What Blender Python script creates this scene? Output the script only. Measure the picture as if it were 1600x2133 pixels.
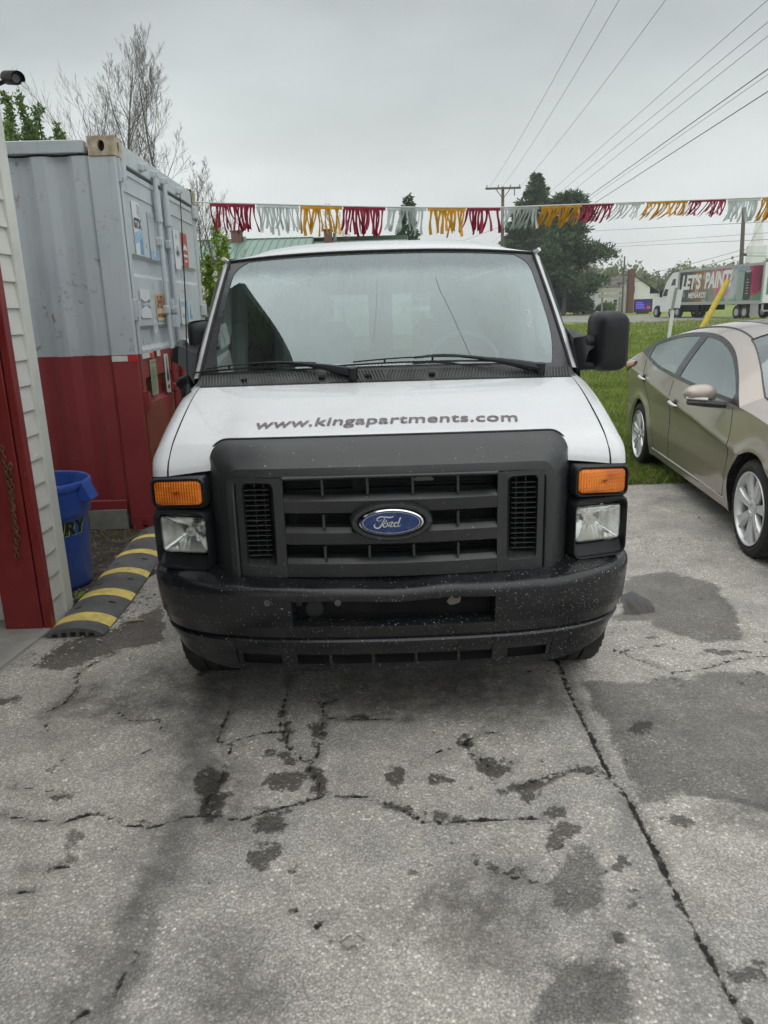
import bpy, math, random
import numpy as np
from mathutils import Vector, Matrix

for o in list(bpy.data.objects):
    bpy.data.objects.remove(o)
SC = bpy.context.scene
COL = SC.collection.objects
PI = math.pi
R_ = math.radians

# ------------------------------------------------------------------ camera, sky, sun, exposure
CAM_H = 1.62; FPX = 1560.0; PITCH = R_(15.2); ROLL = R_(1.7)
_r = np.array([1.0, 0, 0]); _f = np.array([0, math.cos(PITCH), -math.sin(PITCH)]); _u = np.array([0, math.sin(PITCH), math.cos(PITCH)])
_R = math.cos(ROLL) * _r - math.sin(ROLL) * _u
_U = math.sin(ROLL) * _r + math.cos(ROLL) * _u
_C = np.array([0, 0, CAM_H])
cam_data = bpy.data.cameras.new('camera')
cam_data.sensor_fit = 'VERTICAL'
cam_data.sensor_height = 24.0
cam_data.sensor_width = 18.0
cam_data.lens = 24.0 * FPX / 2133.0
cam_data.clip_start = 0.05
cam_data.clip_end = 4000
cam = bpy.data.objects.new('camera', cam_data)
COL.link(cam)
m3 = Matrix((_R, _U, -_f)).transposed()
cam.matrix_world = Matrix.Translation(Vector(_C)) @ m3.to_4x4()
SC.camera = cam

SUN_EL = R_(72); SUN_AZ = R_(165)      # azimuth: clockwise from +Y
world = bpy.data.worlds.new('World')
SC.world = world
world.use_nodes = True
wt = world.node_tree
wt.nodes.clear()
wo = wt.nodes.new('ShaderNodeOutputWorld')
sky = wt.nodes.new('ShaderNodeTexSky'); sky.sky_type = 'NISHITA'; sky.sun_disc = False
sky.sun_elevation = SUN_EL; sky.sun_rotation = SUN_AZ; sky.dust_density = 5.0; sky.air_density = 1.0
b1 = wt.nodes.new('ShaderNodeBackground'); b1.inputs[1].default_value = 0.006
wt.links.new(sky.outputs[0], b1.inputs[0])
tc = wt.nodes.new('ShaderNodeTexCoord')
sx = wt.nodes.new('ShaderNodeSeparateXYZ'); wt.links.new(tc.outputs['Generated'], sx.inputs[0])
mp = wt.nodes.new('ShaderNodeMapping'); mp.inputs['Scale'].default_value = (1.0, 1.0, 2.6)
wt.links.new(tc.outputs['Generated'], mp.inputs[0])
nz = wt.nodes.new('ShaderNodeTexNoise'); nz.inputs['Scale'].default_value = 1.9; nz.inputs['Detail'].default_value = 5; nz.inputs['Roughness'].default_value = 0.5
wt.links.new(mp.outputs[0], nz.inputs['Vector'])
rp = wt.nodes.new('ShaderNodeValToRGB')
els = [(0.0, (.74, .775, .76)), (0.10, (.67, .705, .695)), (0.22, (.52, .556, .55)), (0.34, (.42, .455, .458)), (0.55, (.62, .66, .67)), (1.0, (1.0, 1.04, 1.06))]
while len(rp.color_ramp.elements) < len(els):
    rp.color_ramp.elements.new(0.5)
for e, (p, c) in zip(rp.color_ramp.elements, els):
    e.position = p; e.color = (*c, 1)
wt.links.new(sx.outputs[2], rp.inputs[0])
mr = wt.nodes.new('ShaderNodeMapRange')
mr.inputs[1].default_value = .3; mr.inputs[2].default_value = .7; mr.inputs[3].default_value = .80; mr.inputs[4].default_value = 1.20
wt.links.new(nz.outputs[0], mr.inputs[0])
b2 = wt.nodes.new('ShaderNodeBackground')
wt.links.new(rp.outputs[0], b2.inputs[0]); wt.links.new(mr.outputs[0], b2.inputs[1])
ad = wt.nodes.new('ShaderNodeAddShader')
wt.links.new(b1.outputs[0], ad.inputs[0]); wt.links.new(b2.outputs[0], ad.inputs[1]); wt.links.new(ad.outputs[0], wo.inputs[0])

sun_d = bpy.data.lights.new('sun', 'SUN'); sun_d.energy = 1.4; sun_d.angle = R_(110); sun_d.color = (1, .97, .93)
sun = bpy.data.objects.new('sun', sun_d); COL.link(sun)
sd = Vector((math.sin(SUN_AZ) * math.cos(SUN_EL), math.cos(SUN_AZ) * math.cos(SUN_EL), math.sin(SUN_EL)))
sun.rotation_euler = sd.to_track_quat('Z', 'Y').to_euler()
SC.view_settings.view_transform = 'Standard'
SC.view_settings.look = 'None'
SC.view_settings.exposure = 0.2
SC.view_settings.gamma = 1.0
SC.view_settings.use_curve_mapping = False
SC.cycles.max_bounces = 8
SC.cycles.transparent_max_bounces = 24
SC.cycles.volume_bounces = 0
SC.cycles.caustics_reflective = False
SC.cycles.caustics_refractive = False

# ------------------------------------------------------------------ where things stand: sight lines measured on the site
def _ray(px, py): return (px - 800) / FPX * _R - (py - 1066.5) / FPX * _U + _f
def gnd(px, py, z=0.0):
    d = _ray(px, py); return _C + d * ((z - CAM_H) / d[2])
def at(px, py, Y):
    d = _ray(px, py); return _C + d * (Y / d[1])
def atx(px, py, X):
    d = _ray(px, py); return _C + d * (X / d[0])

# ------------------------------------------------------------------ mesh helpers
def crv(pts, n):
    """n samples along a Catmull-Rom curve through pts."""
    P = np.array(pts, float)
    P = np.vstack([2 * P[0] - P[1], P, 2 * P[-1] - P[-2]])
    seg = len(P) - 3
    out = []
    for i in range(n):
        t = i / (n - 1) * seg
        k = min(int(t), seg - 1); t -= k
        a, b, c, d = P[k:k + 4]
        out.append(.5 * ((2 * b) + (-a + c) * t + (2 * a - 5 * b + 4 * c - d) * t * t + (-a + 3 * b - 3 * c + d) * t ** 3))
    return np.array(out)

def rrect(hx, hy, r, n=5, cx=0, cy=0):
    pts = []
    for qx, qy, a0 in ((1, 1, 0), (-1, 1, 90), (-1, -1, 180), (1, -1, 270)):
        for i in range(n + 1):
            a = R_(a0 + 90 * i / n)
            pts.append((cx + qx * (hx - r) + r * math.cos(a), cy + qy * (hy - r) + r * math.sin(a)))
    return pts

class MB:
    def __init__(s):
        s.v = []; s.f = []; s.m = []
    def add(s, vs, fs, mi=0):
        b = len(s.v)
        s.v.extend([tuple(map(float, p)) for p in vs])
        for f in fs:
            s.f.append(tuple(i + b for i in f)); s.m.append(mi)
        return s
    def box(s, c, sz, mi=0, M=None, ch=0.0):
        hx, hy, hz = sz[0] / 2, sz[1] / 2, sz[2] / 2
        if ch <= 0:
            vs = [(x * hx, y * hy, z * hz) for x in (-1, 1) for y in (-1, 1) for z in (-1, 1)]
            fs = [(0, 1, 3, 2), (4, 6, 7, 5), (0, 4, 5, 1), (2, 3, 7, 6), (0, 2, 6, 4), (1, 5, 7, 3)]
        else:
            ch = min(ch, hx * .9, hy * .9, hz * .9)
            vs = []; idx = {}
            for x in (-1, 1):
                for y in (-1, 1):
                    for z in (-1, 1):
                        for ax in range(3):
                            p = [x * hx, y * hy, z * hz]
                            for k, sg in enumerate((x, y, z)):
                                if k != ax: p[k] -= sg * ch
                            idx[(x, y, z, ax)] = len(vs); vs.append(p)
            fs = []
            for ax in range(3):
                o1, o2 = [k for k in range(3) if k != ax]
                for sg in (-1, 1):
                    q = []
                    for a, b in ((-1, -1), (1, -1), (1, 1), (-1, 1)):
                        k = [0, 0, 0]; k[ax] = sg; k[o1] = a; k[o2] = b
                        q.append(idx[(*k, ax)])
                    fs.append(q)
            for ax in range(3):
                o1, o2 = [k for k in range(3) if k != ax]
                for a in (-1, 1):
                    for b in (-1, 1):
                        k0 = [0, 0, 0]; k1 = [0, 0, 0]
                        k0[ax] = -1; k1[ax] = 1
                        k0[o1] = k1[o1] = a; k0[o2] = k1[o2] = b
                        fs.append((idx[(*k0, o1)], idx[(*k1, o1)], idx[(*k1, o2)], idx[(*k0, o2)]))
            for x in (-1, 1):
                for y in (-1, 1):
                    for z in (-1, 1):
                        fs.append(tuple(idx[(x, y, z, a)] for a in range(3)))
        c = Vector(c)
        vs = [(M @ Vector(p) if M is not None else Vector(p)) + c for p in vs]
        return s.add(vs, fs, mi)
    def grid(s, fn, nu, nv, mi=0, wrapu=False, skip=None):
        vs = [fn(i / (nu if wrapu else nu - 1), j / (nv - 1)) for j in range(nv) for i in range(nu)]
        fs = []
        for j in range(nv - 1):
            for i in range(nu if wrapu else nu - 1):
                if skip and skip(i, j): continue
                k = (i + 1) % nu
                fs.append((j * nu + i, j * nu + k, (j + 1) * nu + k, (j + 1) * nu + i))
        return s.add(vs, fs, mi)
    def rings(s, rs, mi=0, cap0=False, cap1=False, close=True):
        n = len(rs[0]); vs = [p for r in rs for p in r]; fs = []
        for j in range(len(rs) - 1):
            for i in range(n if close else n - 1):
                k = (i + 1) % n
                fs.append((j * n + i, j * n + k, (j + 1) * n + k, (j + 1) * n + i))
        if cap0: fs.append(tuple(range(n))[::-1])
        if cap1: fs.append(tuple((len(rs) - 1) * n + i for i in range(n)))
        return s.add(vs, fs, mi)
    def tube(s, pts, r, n=8, mi=0, cap=True, flat=None):
        P = [Vector(p) for p in pts]
        rr = r if isinstance(r, (list, tuple, np.ndarray)) else [r] * len(P)
        rs = []; N = None
        for i, p in enumerate(P):
            t = (P[min(i + 1, len(P) - 1)] - P[max(i - 1, 0)])
            if t.length < 1e-9: t = Vector((0, 0, 1))
            t.normalize()
            if N is None:
                N = t.orthogonal().normalized()
                if flat is not None:
                    N = (Vector(flat) - t * t.dot(Vector(flat))).normalized()
            else:
                N = (N - t * t.dot(N))
                N = N.normalized() if N.length > 1e-6 else t.orthogonal().normalized()
            B = t.cross(N)
            rs.append([p + (N * math.cos(2 * PI * k / n) + B * math.sin(2 * PI * k / n)) * rr[i] for k in range(n)])
        return s.rings(rs, mi, cap, cap)
    def lathe(s, prof, n=24, M=None, mi=0):
        """prof: (radius, height) pairs turned about local z."""
        M = M or Matrix.Identity(4)
        rs = [[M @ Vector((r * math.cos(2 * PI * k / n), r * math.sin(2 * PI * k / n), h)) for k in range(n)] for r, h in prof]
        return s.rings(rs, mi)
    def prism(s, poly, M, d, mi=0):
        n = len(poly)
        a = [M @ Vector((x, y, 0)) for x, y in poly]; b = [M @ Vector((x, y, d)) for x, y in poly]
        fs = [tuple(range(n))[::-1], tuple(range(n, 2 * n))] + [(i, (i + 1) % n, n + (i + 1) % n, n + i) for i in range(n)]
        return s.add(a + b, fs, mi)
    def mesh(s, name, mats, smooth=35):
        me = bpy.data.meshes.new(name)
        me.from_pydata(s.v, [], s.f)
        for m in (mats if isinstance(mats, (list, tuple)) else [mats]):
            me.materials.append(m)
        if len(me.materials) > 1:
            me.polygons.foreach_set('material_index', s.m)
        me.validate()
        if smooth:
            me.shade_smooth()
            me.set_sharp_from_angle(angle=R_(smooth))
        return me
    def build(s, name, mats, parent=None, smooth=35, fix=True, **props):
        me = s.mesh(name, mats, smooth)
        if fix:
            import bmesh
            bm = bmesh.new(); bm.from_mesh(me)
            bmesh.ops.recalc_face_normals(bm, faces=bm.faces)
            bm.to_mesh(me); bm.free()
        return link(name, me, parent, **props)

def link(name, me, parent=None, **props):
    o = bpy.data.objects.new(name, me)
    COL.link(o)
    if parent is not None: o.parent = parent
    for k, v in props.items(): o[k] = v
    return o

def thing(name, label, cat, loc=(0, 0, 0), rz=0.0, group=None):
    o = bpy.data.objects.new(name, None); COL.link(o)
    o.empty_display_size = .2
    o.location = loc; o.rotation_euler = (0, 0, rz)
    o['label'] = label; o['category'] = cat
    if group: o['group'] = group
    return o

def tag(o, label, cat, group=None):
    o['label'] = label; o['category'] = cat
    if group: o['group'] = group
    return o

def copy_tree(o, parent=None):
    c = o.copy(); COL.link(c)
    if parent is not None: c.parent = parent
    for ch in list(o.children): copy_tree(ch, c)
    return c

def text2d(body, size=1.0, shear=0.0, bold=0.0, sx=1.0, align='CENTER', space=1.0, extrude=0.0):
    cu = bpy.data.curves.new('lettering', 'FONT')
    cu.body = body; cu.size = size; cu.shear = shear; cu.offset = bold; cu.align_x = align
    cu.space_character = space; cu.resolution_u = 3; cu.extrude = extrude
    o = bpy.data.objects.new('lettering', cu); COL.link(o)
    dg = bpy.context.evaluated_depsgraph_get(); dg.update()
    me = bpy.data.meshes.new_from_object(o.evaluated_get(dg))
    vs = [(v.co.x * sx, v.co.y, v.co.z) for v in me.vertices]; fs = [tuple(p.vertices) for p in me.polygons]
    bpy.data.objects.remove(o); bpy.data.curves.remove(cu); bpy.data.meshes.remove(me)
    return vs, fs

def basis(o, x, y):
    x = Vector(x).normalized(); y = Vector(y); y = (y - x * x.dot(y)).normalized(); z = x.cross(y)
    M = Matrix((x, y, z)).transposed().to_4x4(); M.translation = Vector(o)
    return M

# ------------------------------------------------------------------ materials
class G:
    def __init__(s, name):
        s.mat = bpy.data.materials.new(name); s.mat.use_nodes = True
        s.t = s.mat.node_tree; s.t.nodes.clear()
        s.out = s.t.nodes.new('ShaderNodeOutputMaterial')
        s._tc = None
    def n(s, typ, **kw):
        nd = s.t.nodes.new('ShaderNode' + typ)
        for k, v in kw.items(): setattr(nd, k, v)
        return nd
    def set(s, sock, v):
        if hasattr(v, 'is_output') or isinstance(v, bpy.types.NodeSocket): s.t.links.new(v, sock)
        else:
            if isinstance(v, (tuple, list)) and len(v) == 3 and sock.type == 'RGBA': v = (*v, 1)
            sock.default_value = v
    def co(s, which='Object'):
        if s._tc is None: s._tc = s.n('TexCoord')
        return s._tc.outputs[which]
    def xyz(s, v):
        nd = s.n('SeparateXYZ'); s.set(nd.inputs[0], v); return nd.outputs
    def scale(s, v, sc):
        nd = s.n('Mapping'); s.set(nd.inputs['Vector'], v); nd.inputs['Scale'].default_value = sc; return nd.outputs[0]
    def noise(s, sc, det=3, rough=.55, v=None, col=False, dist=0):
        nd = s.n('TexNoise'); s.set(nd.inputs['Vector'], v if v is not None else s.co())
        nd.inputs['Scale'].default_value = sc; nd.inputs['Detail'].default_value = det; nd.inputs['Roughness'].default_value = rough
        nd.inputs['Distortion'].default_value = dist
        return nd.outputs[1 if col else 0]
    def vor(s, sc, feat='F1', v=None, out=0):
        nd = s.n('TexVoronoi', feature=feat); s.set(nd.inputs['Vector'], v if v is not None else s.co())
        nd.inputs['Scale'].default_value = sc; return nd.outputs[out]
    def wave(s, sc, axis='X', dist=0, v=None):
        nd = s.n('TexWave', wave_type='BANDS', bands_direction=axis); s.set(nd.inputs['Vector'], v if v is not None else s.co())
        nd.inputs['Scale'].default_value = sc; nd.inputs['Distortion'].default_value = dist; return nd.outputs[1]
    def attr(s, name):
        nd = s.n('Attribute', attribute_name=name); return nd.outputs[2]
    def m(s, op, a, b=0.0, c=0.0, clamp=False):
        nd = s.n('Math', operation=op, use_clamp=clamp); s.set(nd.inputs[0], a); s.set(nd.inputs[1], b); s.set(nd.inputs[2], c); return nd.outputs[0]
    def mr(s, v, a, b, c=0.0, d=1.0, smooth=False):
        nd = s.n('MapRange'); nd.interpolation_type = 'SMOOTHSTEP' if smooth else 'LINEAR'
        s.set(nd.inputs[0], v)
        for i, x in enumerate((a, b, c, d)): s.set(nd.inputs[i + 1], x)
        return nd.outputs[0]
    def mix(s, f, a, b, bt='MIX'):
        nd = s.n('Mix', data_type='RGBA', blend_type=bt); s.set(nd.inputs[0], f); s.set(nd.inputs[6], a); s.set(nd.inputs[7], b); return nd.outputs[2]
    def ramp(s, v, els):
        nd = s.n('ValToRGB'); s.set(nd.inputs[0], v)
        while len(nd.color_ramp.elements) < len(els): nd.color_ramp.elements.new(.5)
        for e, (p, c) in zip(nd.color_ramp.elements, els):
            e.position = p; e.color = (*c, 1) if isinstance(c, (tuple, list)) else (c, c, c, 1)
        return nd.outputs[0]
    def bump(s, h, st=.3, d=.01, nrm=None):
        nd = s.n('Bump'); nd.inputs['Strength'].default_value = st; nd.inputs['Distance'].default_value = d
        s.set(nd.inputs['Height'], h)
        if nrm is not None: s.set(nd.inputs['Normal'], nrm)
        return nd.outputs[0]
    def bsdf(s, col, rough=.5, metal=0.0, nrm=None, spec=.5, coat=0.0, **kw):
        nd = s.n('BsdfPrincipled'); s.set(nd.inputs['Base Color'], col); s.set(nd.inputs['Roughness'], rough); s.set(nd.inputs['Metallic'], metal)
        s.set(nd.inputs['Specular IOR Level'], spec); s.set(nd.inputs['Coat Weight'], coat); nd.inputs['Coat Roughness'].default_value = .05
        if nrm is not None: s.set(nd.inputs['Normal'], nrm)
        for k, v in kw.items(): s.set(nd.inputs[k], v)
        return nd.outputs[0]
    def end(s, sh, vol=None):
        if sh is not None: s.t.links.new(sh, s.out.inputs[0])
        if vol is not None: s.t.links.new(vol, s.out.inputs[1])
        return s.mat

def pm(name, col, rough=.5, metal=0.0, var=.12, scale=6.0, bump=0.0, bscale=150.0, spec=.5, coat=0.0, dirt=0.0, dcol=(.09, .075, .06), dscale=3.0, rvar=.1):
    g = G(name)
    nz = g.noise(scale, 5, .6)
    lo = tuple(c * (1 - var) for c in col); hi = tuple(min(1, c * (1 + var)) for c in col)
    c = g.mix(g.mr(nz, .3, .7), lo, hi)
    if dirt > 0:
        d = g.mr(g.noise(dscale, 8, .68), .52, .75)
        c = g.mix(g.m('MULTIPLY', d, dirt), c, dcol)
    rr = g.mr(g.noise(scale * 2.3, 3), .3, .7, max(.02, rough - rvar), min(1, rough + rvar))
    nrm = g.bump(g.noise(bscale, 3), bump, .004) if bump > 0 else None
    return g.end(g.bsdf(c, rr, metal, nrm, spec, coat))

M_black = pm('black_plastic', (.012, .0135, .016), .42, bump=.06, bscale=500, dirt=.22, dcol=(.05, .05, .05), dscale=5, spec=.35)
M_dark = pm('dark_void', (.008, .008, .009), .8)
M_rubber = pm('rubber', (.022, .022, .023), .75, bump=.2, bscale=90, dirt=.35, dcol=(.08, .07, .058))
M_chrome = pm('chrome', (.75, .76, .77), .12, 1.0, var=.05)
M_steel = pm('painted_steel_grey', (.28, .29, .30), .5, 0.2)
M_alloy = pm('alloy', (.74, .75, .76), .34, .55, var=.06)
M_greyplas = pm('grey_plastic', (.30, .31, .31), .6, var=.06)
# ------------------------------------------------------------------ ground
def seg_dist(P, segs, wid=None):
    D = np.full(len(P), 9.0)
    for i, (a, b) in enumerate(segs):
        ab = b - a; L = max(ab @ ab, 1e-9)
        t = np.clip(((P - a) @ ab) / L, 0, 1)
        d = np.linalg.norm(P - a - t[:, None] * ab, axis=1)
        if wid is not None: d = d - wid[i]
        D = np.minimum(D, d)
    return D
def poly_sd(P, poly):
    n = len(poly)
    d = seg_dist(P, [(poly[i], poly[(i + 1) % n]) for i in range(n)])
    ins = np.zeros(len(P), bool)
    for i in range(n):
        a, b = poly[i], poly[(i + 1) % n]
        c = ((a[1] > P[:, 1]) != (b[1] > P[:, 1]))
        x = (b[0] - a[0]) * (P[:, 1] - a[1]) / (b[1] - a[1] + 1e-12) + a[0]
        ins ^= c & (P[:, 0] < x)
    return np.where(ins, -d, d)
def G2(pts): return [gnd(*p)[:2] for p in pts]
def ell(px, py, rx, ry, n=10, rot=0):
    c, s_ = math.cos(rot), math.sin(rot)
    return [(px + rx * math.cos(2 * PI * k / n) * c - ry * math.sin(2 * PI * k / n) * s_, py + rx * math.cos(2 * PI * k / n) * s_ + ry * math.sin(2 * PI * k / n) * c) for k in range(n)]

CRACKS = [  # half width (m), sight points on the lot
    (.008, [(1160, 1375), (1180, 1430), (1222, 1515), (1262, 1600), (1322, 1692), (1372, 1790), (1420, 1900), (1482, 2010), (1560, 2140)]),
    (.006, [(0, 1700), (60, 1710), (130, 1715), (200, 1695), (250, 1717), (310, 1727), (380, 1705), (430, 1698), (500, 1711), (560, 1690), (650, 1668), (675, 1658), (760, 1661), (830, 1685), (890, 1716), (960, 1714), (1060, 1705), (1120, 1705)]),
    (.006, [(603, 1410), (590, 1470), (580, 1500), (603, 1560), (640, 1592), (665, 1640), (672, 1660)]),
    (.005, [(705, 1455), (668, 1472), (680, 1496), (735, 1500), (800, 1498), (850, 1502)]),
    (.005, [(675, 1492), (668, 1560), (645, 1600)]),
    (.005, [(488, 1435), (470, 1500), (450, 1545), (482, 1556), (477, 1600), (440, 1655), (415, 1700)]),
    (.004, [(482, 1548), (540, 1530), (580, 1527)]),
    (.004, [(240, 1362), (165, 1400), (160, 1430), (140, 1465), (88, 1490), (98, 1520), (112, 1546)]),
    (.005, [(1270, 1352), (1350, 1382), (1400, 1402), (1480, 1390), (1530, 1373), (1610, 1366)]),
    (.003, [(1290, 1360), (1330, 1350), (1380, 1345)]),
    (.003, [(245, 1485), (270, 1505), (330, 1502), (340, 1530)]),
    (.003, [(320, 1562), (290, 1575)]), (.004, [(50, 1815), (100, 1812), (155, 1805)]),
    (.004, [(310, 1925), (285, 1990), (250, 2050), (230, 2085), (170, 2115), (120, 2140)]),
    (.004, [(615, 1895), (650, 1915), (665, 1940)]), (.004, [(655, 1918), (700, 1912)]),
    (.004, [(985, 1800), (1030, 1815), (1070, 1830), (1130, 1845)]),
    (.004, [(900, 1570), (970, 1550), (1000, 1580), (1020, 1600), (1070, 1590)]),
    (.004, [(970, 1545), (1000, 1530), (1040, 1525)]),
    (.004, [(1270, 1625), (1200, 1600), (1130, 1620), (1080, 1640)]),
    (.003, [(1095, 1400), (1130, 1392), (1170, 1408)]),
    (.003, [(0, 1868), (60, 1858), (75, 1865)]),
    (.003, [(30, 1640), (130, 1655)]), (.003, [(460, 1440), (410, 1432)]),
]
WET = [
    [(1213, 1418), (1290, 1425), (1400, 1415), (1500, 1398), (1620, 1410), (1620, 1690), (1560, 1686), (1480, 1662), (1410, 1655), (1345, 1685), (1305, 1610), (1262, 1520)],
    [(1300, 1205), (1400, 1195), (1490, 1220), (1545, 1290), (1540, 1332), (1480, 1342), (1400, 1320), (1350, 1296), (1285, 1300)],
    [(1180, 1775), (1210, 1752), (1240, 1790), (1268, 1862), (1258, 1892), (1200, 1902), (1150, 1892), (1130, 1850), (1140, 1812)],
    [(1180, 2010), (1240, 1995), (1300, 2010), (1320, 2060), (1315, 2140), (1110, 2140), (1125, 2060)],
    ell(440, 1660, 38, 62), ell(590, 1630, 52, 24, rot=-.1), ell(545, 1787, 44, 27, rot=-.3), ell(825, 1627, 24, 22), ell(912, 1630, 27, 16),
    ell(600, 1570, 18, 38), ell(1020, 1605, 40, 26, rot=.5), ell(970, 1550, 18, 22),
    [(1040, 1640), (1120, 1625), (1180, 1600), (1255, 1592), (1250, 1606), (1180, 1622), (1120, 1650), (1110, 1680), (1075, 1660)],
    ell(1160, 1697, 18, 16), ell(1185, 1735, 30, 16), ell(1155, 1765, 25, 16, rot=-.4), ell(1295, 1805, 24, 14), ell(1410, 1712, 40, 14, rot=.2),
    ell(570, 1690, 45, 12), ell(665, 1640, 20, 40), ell(560, 1722, 28, 22), ell(855, 1690, 60, 12, rot=.4), ell(910, 1702, 25, 14),
    ell(25, 1462, 26, 7), ell(130, 1662, 28, 9, rot=-.2), ell(610, 1810, 10, 8), ell(1000, 1800, 26, 12), ell(1170, 1830, 50, 8, rot=.3),
    [(60, 1392), (140, 1338), (240, 1312), (335, 1262), (352, 1340), (300, 1352), (240, 1360), (130, 1402)],
    ell(1330, 1520, 30, 14), ell(655, 1535, 14, 30), ell(1320, 1862, 14, 12), ell(1290, 1955, 20, 10), ell(1520, 1360, 60, 6), ell(1560, 2030, 40, 30),
]
TAR = [[(1262, 1660), (1300, 1650), (1330, 1720), (1380, 1830), (1430, 1940), (1490, 2050), (1540, 2140), (1420, 2140), (1400, 2060), (1360, 1960), (1320, 1850), (1290, 1770)],
 [(415, 1430), (395, 1540), (375, 1640), (350, 1720), (290, 1830), (240, 1950), (190, 2060), (140, 2140), (225, 2140), (285, 2040), (325, 1930), (385, 1820), (430, 1730), (450, 1640), (455, 1540), (478, 1430)]]
STAIN = [ell(1050, 1480, 60, 25), ell(950, 1450, 260, 45), ell(940, 1460, 30, 15), [(380, 1500), (440, 1440), (480, 1480), (400, 1620), (380, 1760), (280, 1930), (180, 2120), (120, 2140), (210, 1950), (300, 1820), (350, 1700)],
         ell(380, 1420, 90, 30), ell(1010, 1900, 130, 90), ell(480, 2060, 60, 90), ell(450, 1660, 55, 90), ell(1270, 2030, 40, 60), ell(1560, 1700, 80, 30), ell(250, 1470, 140, 30)]
PUD = [[(1292, 1240), (1320, 1236), (1350, 1252), (1362, 1278), (1330, 1284), (1296, 1282)]]

xs = np.concatenate([-np.geomspace(60, 2.5, 26), np.arange(-2.4, 3.2, .021), np.geomspace(3.25, 14, 14)])
ys = np.concatenate([[-30, -15, -7, -3, -1, 0, .6, 1.0], np.arange(1.25, 4.6, .02), np.arange(4.62, 7.0, .06)])
XX, YY = np.meshgrid(xs, ys)
P2 = np.stack([XX.ravel(), YY.ravel()], 1)
segs = []; wid = []
for w_, pl in CRACKS:
    q = G2(pl)
    for a, b in zip(q[:-1], q[1:]): segs.append((a, b)); wid.append(w_)
near = (np.abs(P2[:, 0]) < 3.6) & (P2[:, 1] > 1.1)
def field(fn):
    out = np.full(len(P2), 3.0); out[near] = fn(P2[near]); return out
A_crack = field(lambda P: seg_dist(P, segs, wid))
def multi(polys): return field(lambda P: np.min([poly_sd(P, G2(q)) for q in polys], axis=0))
WETL = [(.016, [(585, 1475), (600, 1535), (598, 1590)]), (.015, [(560, 1572), (640, 1592), (668, 1640), (668, 1662)]), (.017, [(535, 1692), (600, 1690), (662, 1666)]), (.016, [(958, 1545), (1000, 1590), (1065, 1612)]),
 (.013, [(800, 1680), (860, 1702), (905, 1718), (965, 1712)]), (.018, [(1045, 1652), (1120, 1638), (1195, 1604)]), (.010, [(985, 1800), (1050, 1816), (1135, 1842)]), (.009, [(615, 1896), (665, 1936), (702, 1912)]),
 (.009, [(475, 1600), (455, 1650), (430, 1720)]), (.010, [(665, 1470), (672, 1500), (668, 1560)]), (.008, [(155, 1400), (162, 1432), (138, 1465)]), (.010, [(1175, 1695), (1190, 1740), (1150, 1770)]), (.008, [(690, 1498), (760, 1498)]), (.008, [(250, 1716), (330, 1724)]), (.010, [(470, 1500), (452, 1545), (484, 1556)])]
_ws = []; _ww = []
for w_, pl in WETL:
    q = G2(pl)
    for a, b in zip(q[:-1], q[1:]): _ws.append((a, b)); _ww.append(w_)
A_wet = np.minimum(multi(WET[4:]), field(lambda P: seg_dist(P, _ws, _ww))); A_damp = multi(WET[:4]); A_tar = multi(TAR); A_st = multi(STAIN); A_pud = multi(PUD)
edge = 6.72 + .10 * np.sin(P2[:, 0] * 2.1) + .06 * np.sin(P2[:, 0] * 7.3 + 1)
zz = np.where(P2[:, 1] > 6.6, .008 - (P2[:, 1] - 6.6) * .02, .008) + .004 * np.sin(P2[:, 0] * 1.3) * np.sin(P2[:, 1] * 1.7)
groove = np.clip(1 - (A_crack + .006) / .02, 0, 1)
zz = zz - groove * .010
nx, ny = len(xs), len(ys)
ii = np.arange(nx * ny).reshape(ny, nx)
fc = np.stack([ii[:-1, :-1], ii[:-1, 1:], ii[1:, 1:], ii[1:, :-1]], -1).reshape(-1, 4)
me = bpy.data.meshes.new('asphalt_lot')
me.from_pydata(np.column_stack([P2, zz]).tolist(), [], fc.tolist())
for nm, arr in (('crack', A_crack), ('wet', A_wet), ('damp', A_damp), ('tar', A_tar), ('stain', A_st), ('puddle', A_pud)):
    at_ = me.attributes.new(nm, 'FLOAT', 'POINT'); at_.data.foreach_set('value', arr.astype(np.float32))
me.shade_smooth()

g = G('asphalt')
w1 = g.m('SUBTRACT', g.noise(7, 5, .62), .5); w2 = g.m('SUBTRACT', g.noise(45, 3, .6), .5)
warp = g.m('ADD', g.m('MULTIPLY', w1, .16), g.m('MULTIPLY', w2, .06))
w3 = g.m('SUBTRACT', g.noise(21, 5, .68), .5)
wetd = g.m('ADD', g.m('ADD', g.attr('wet'), g.m('MULTIPLY', w1, .13)), g.m('ADD', g.m('MULTIPLY', w3, .13), .008))
wet = g.mr(wetd, .008, -.008, 0, 1, True)
damp = g.mr(g.m('ADD', g.attr('damp'), g.m('ADD', warp, g.m('MULTIPLY', w3, .04))), .018, -.02, 0, 1, True)
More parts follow.
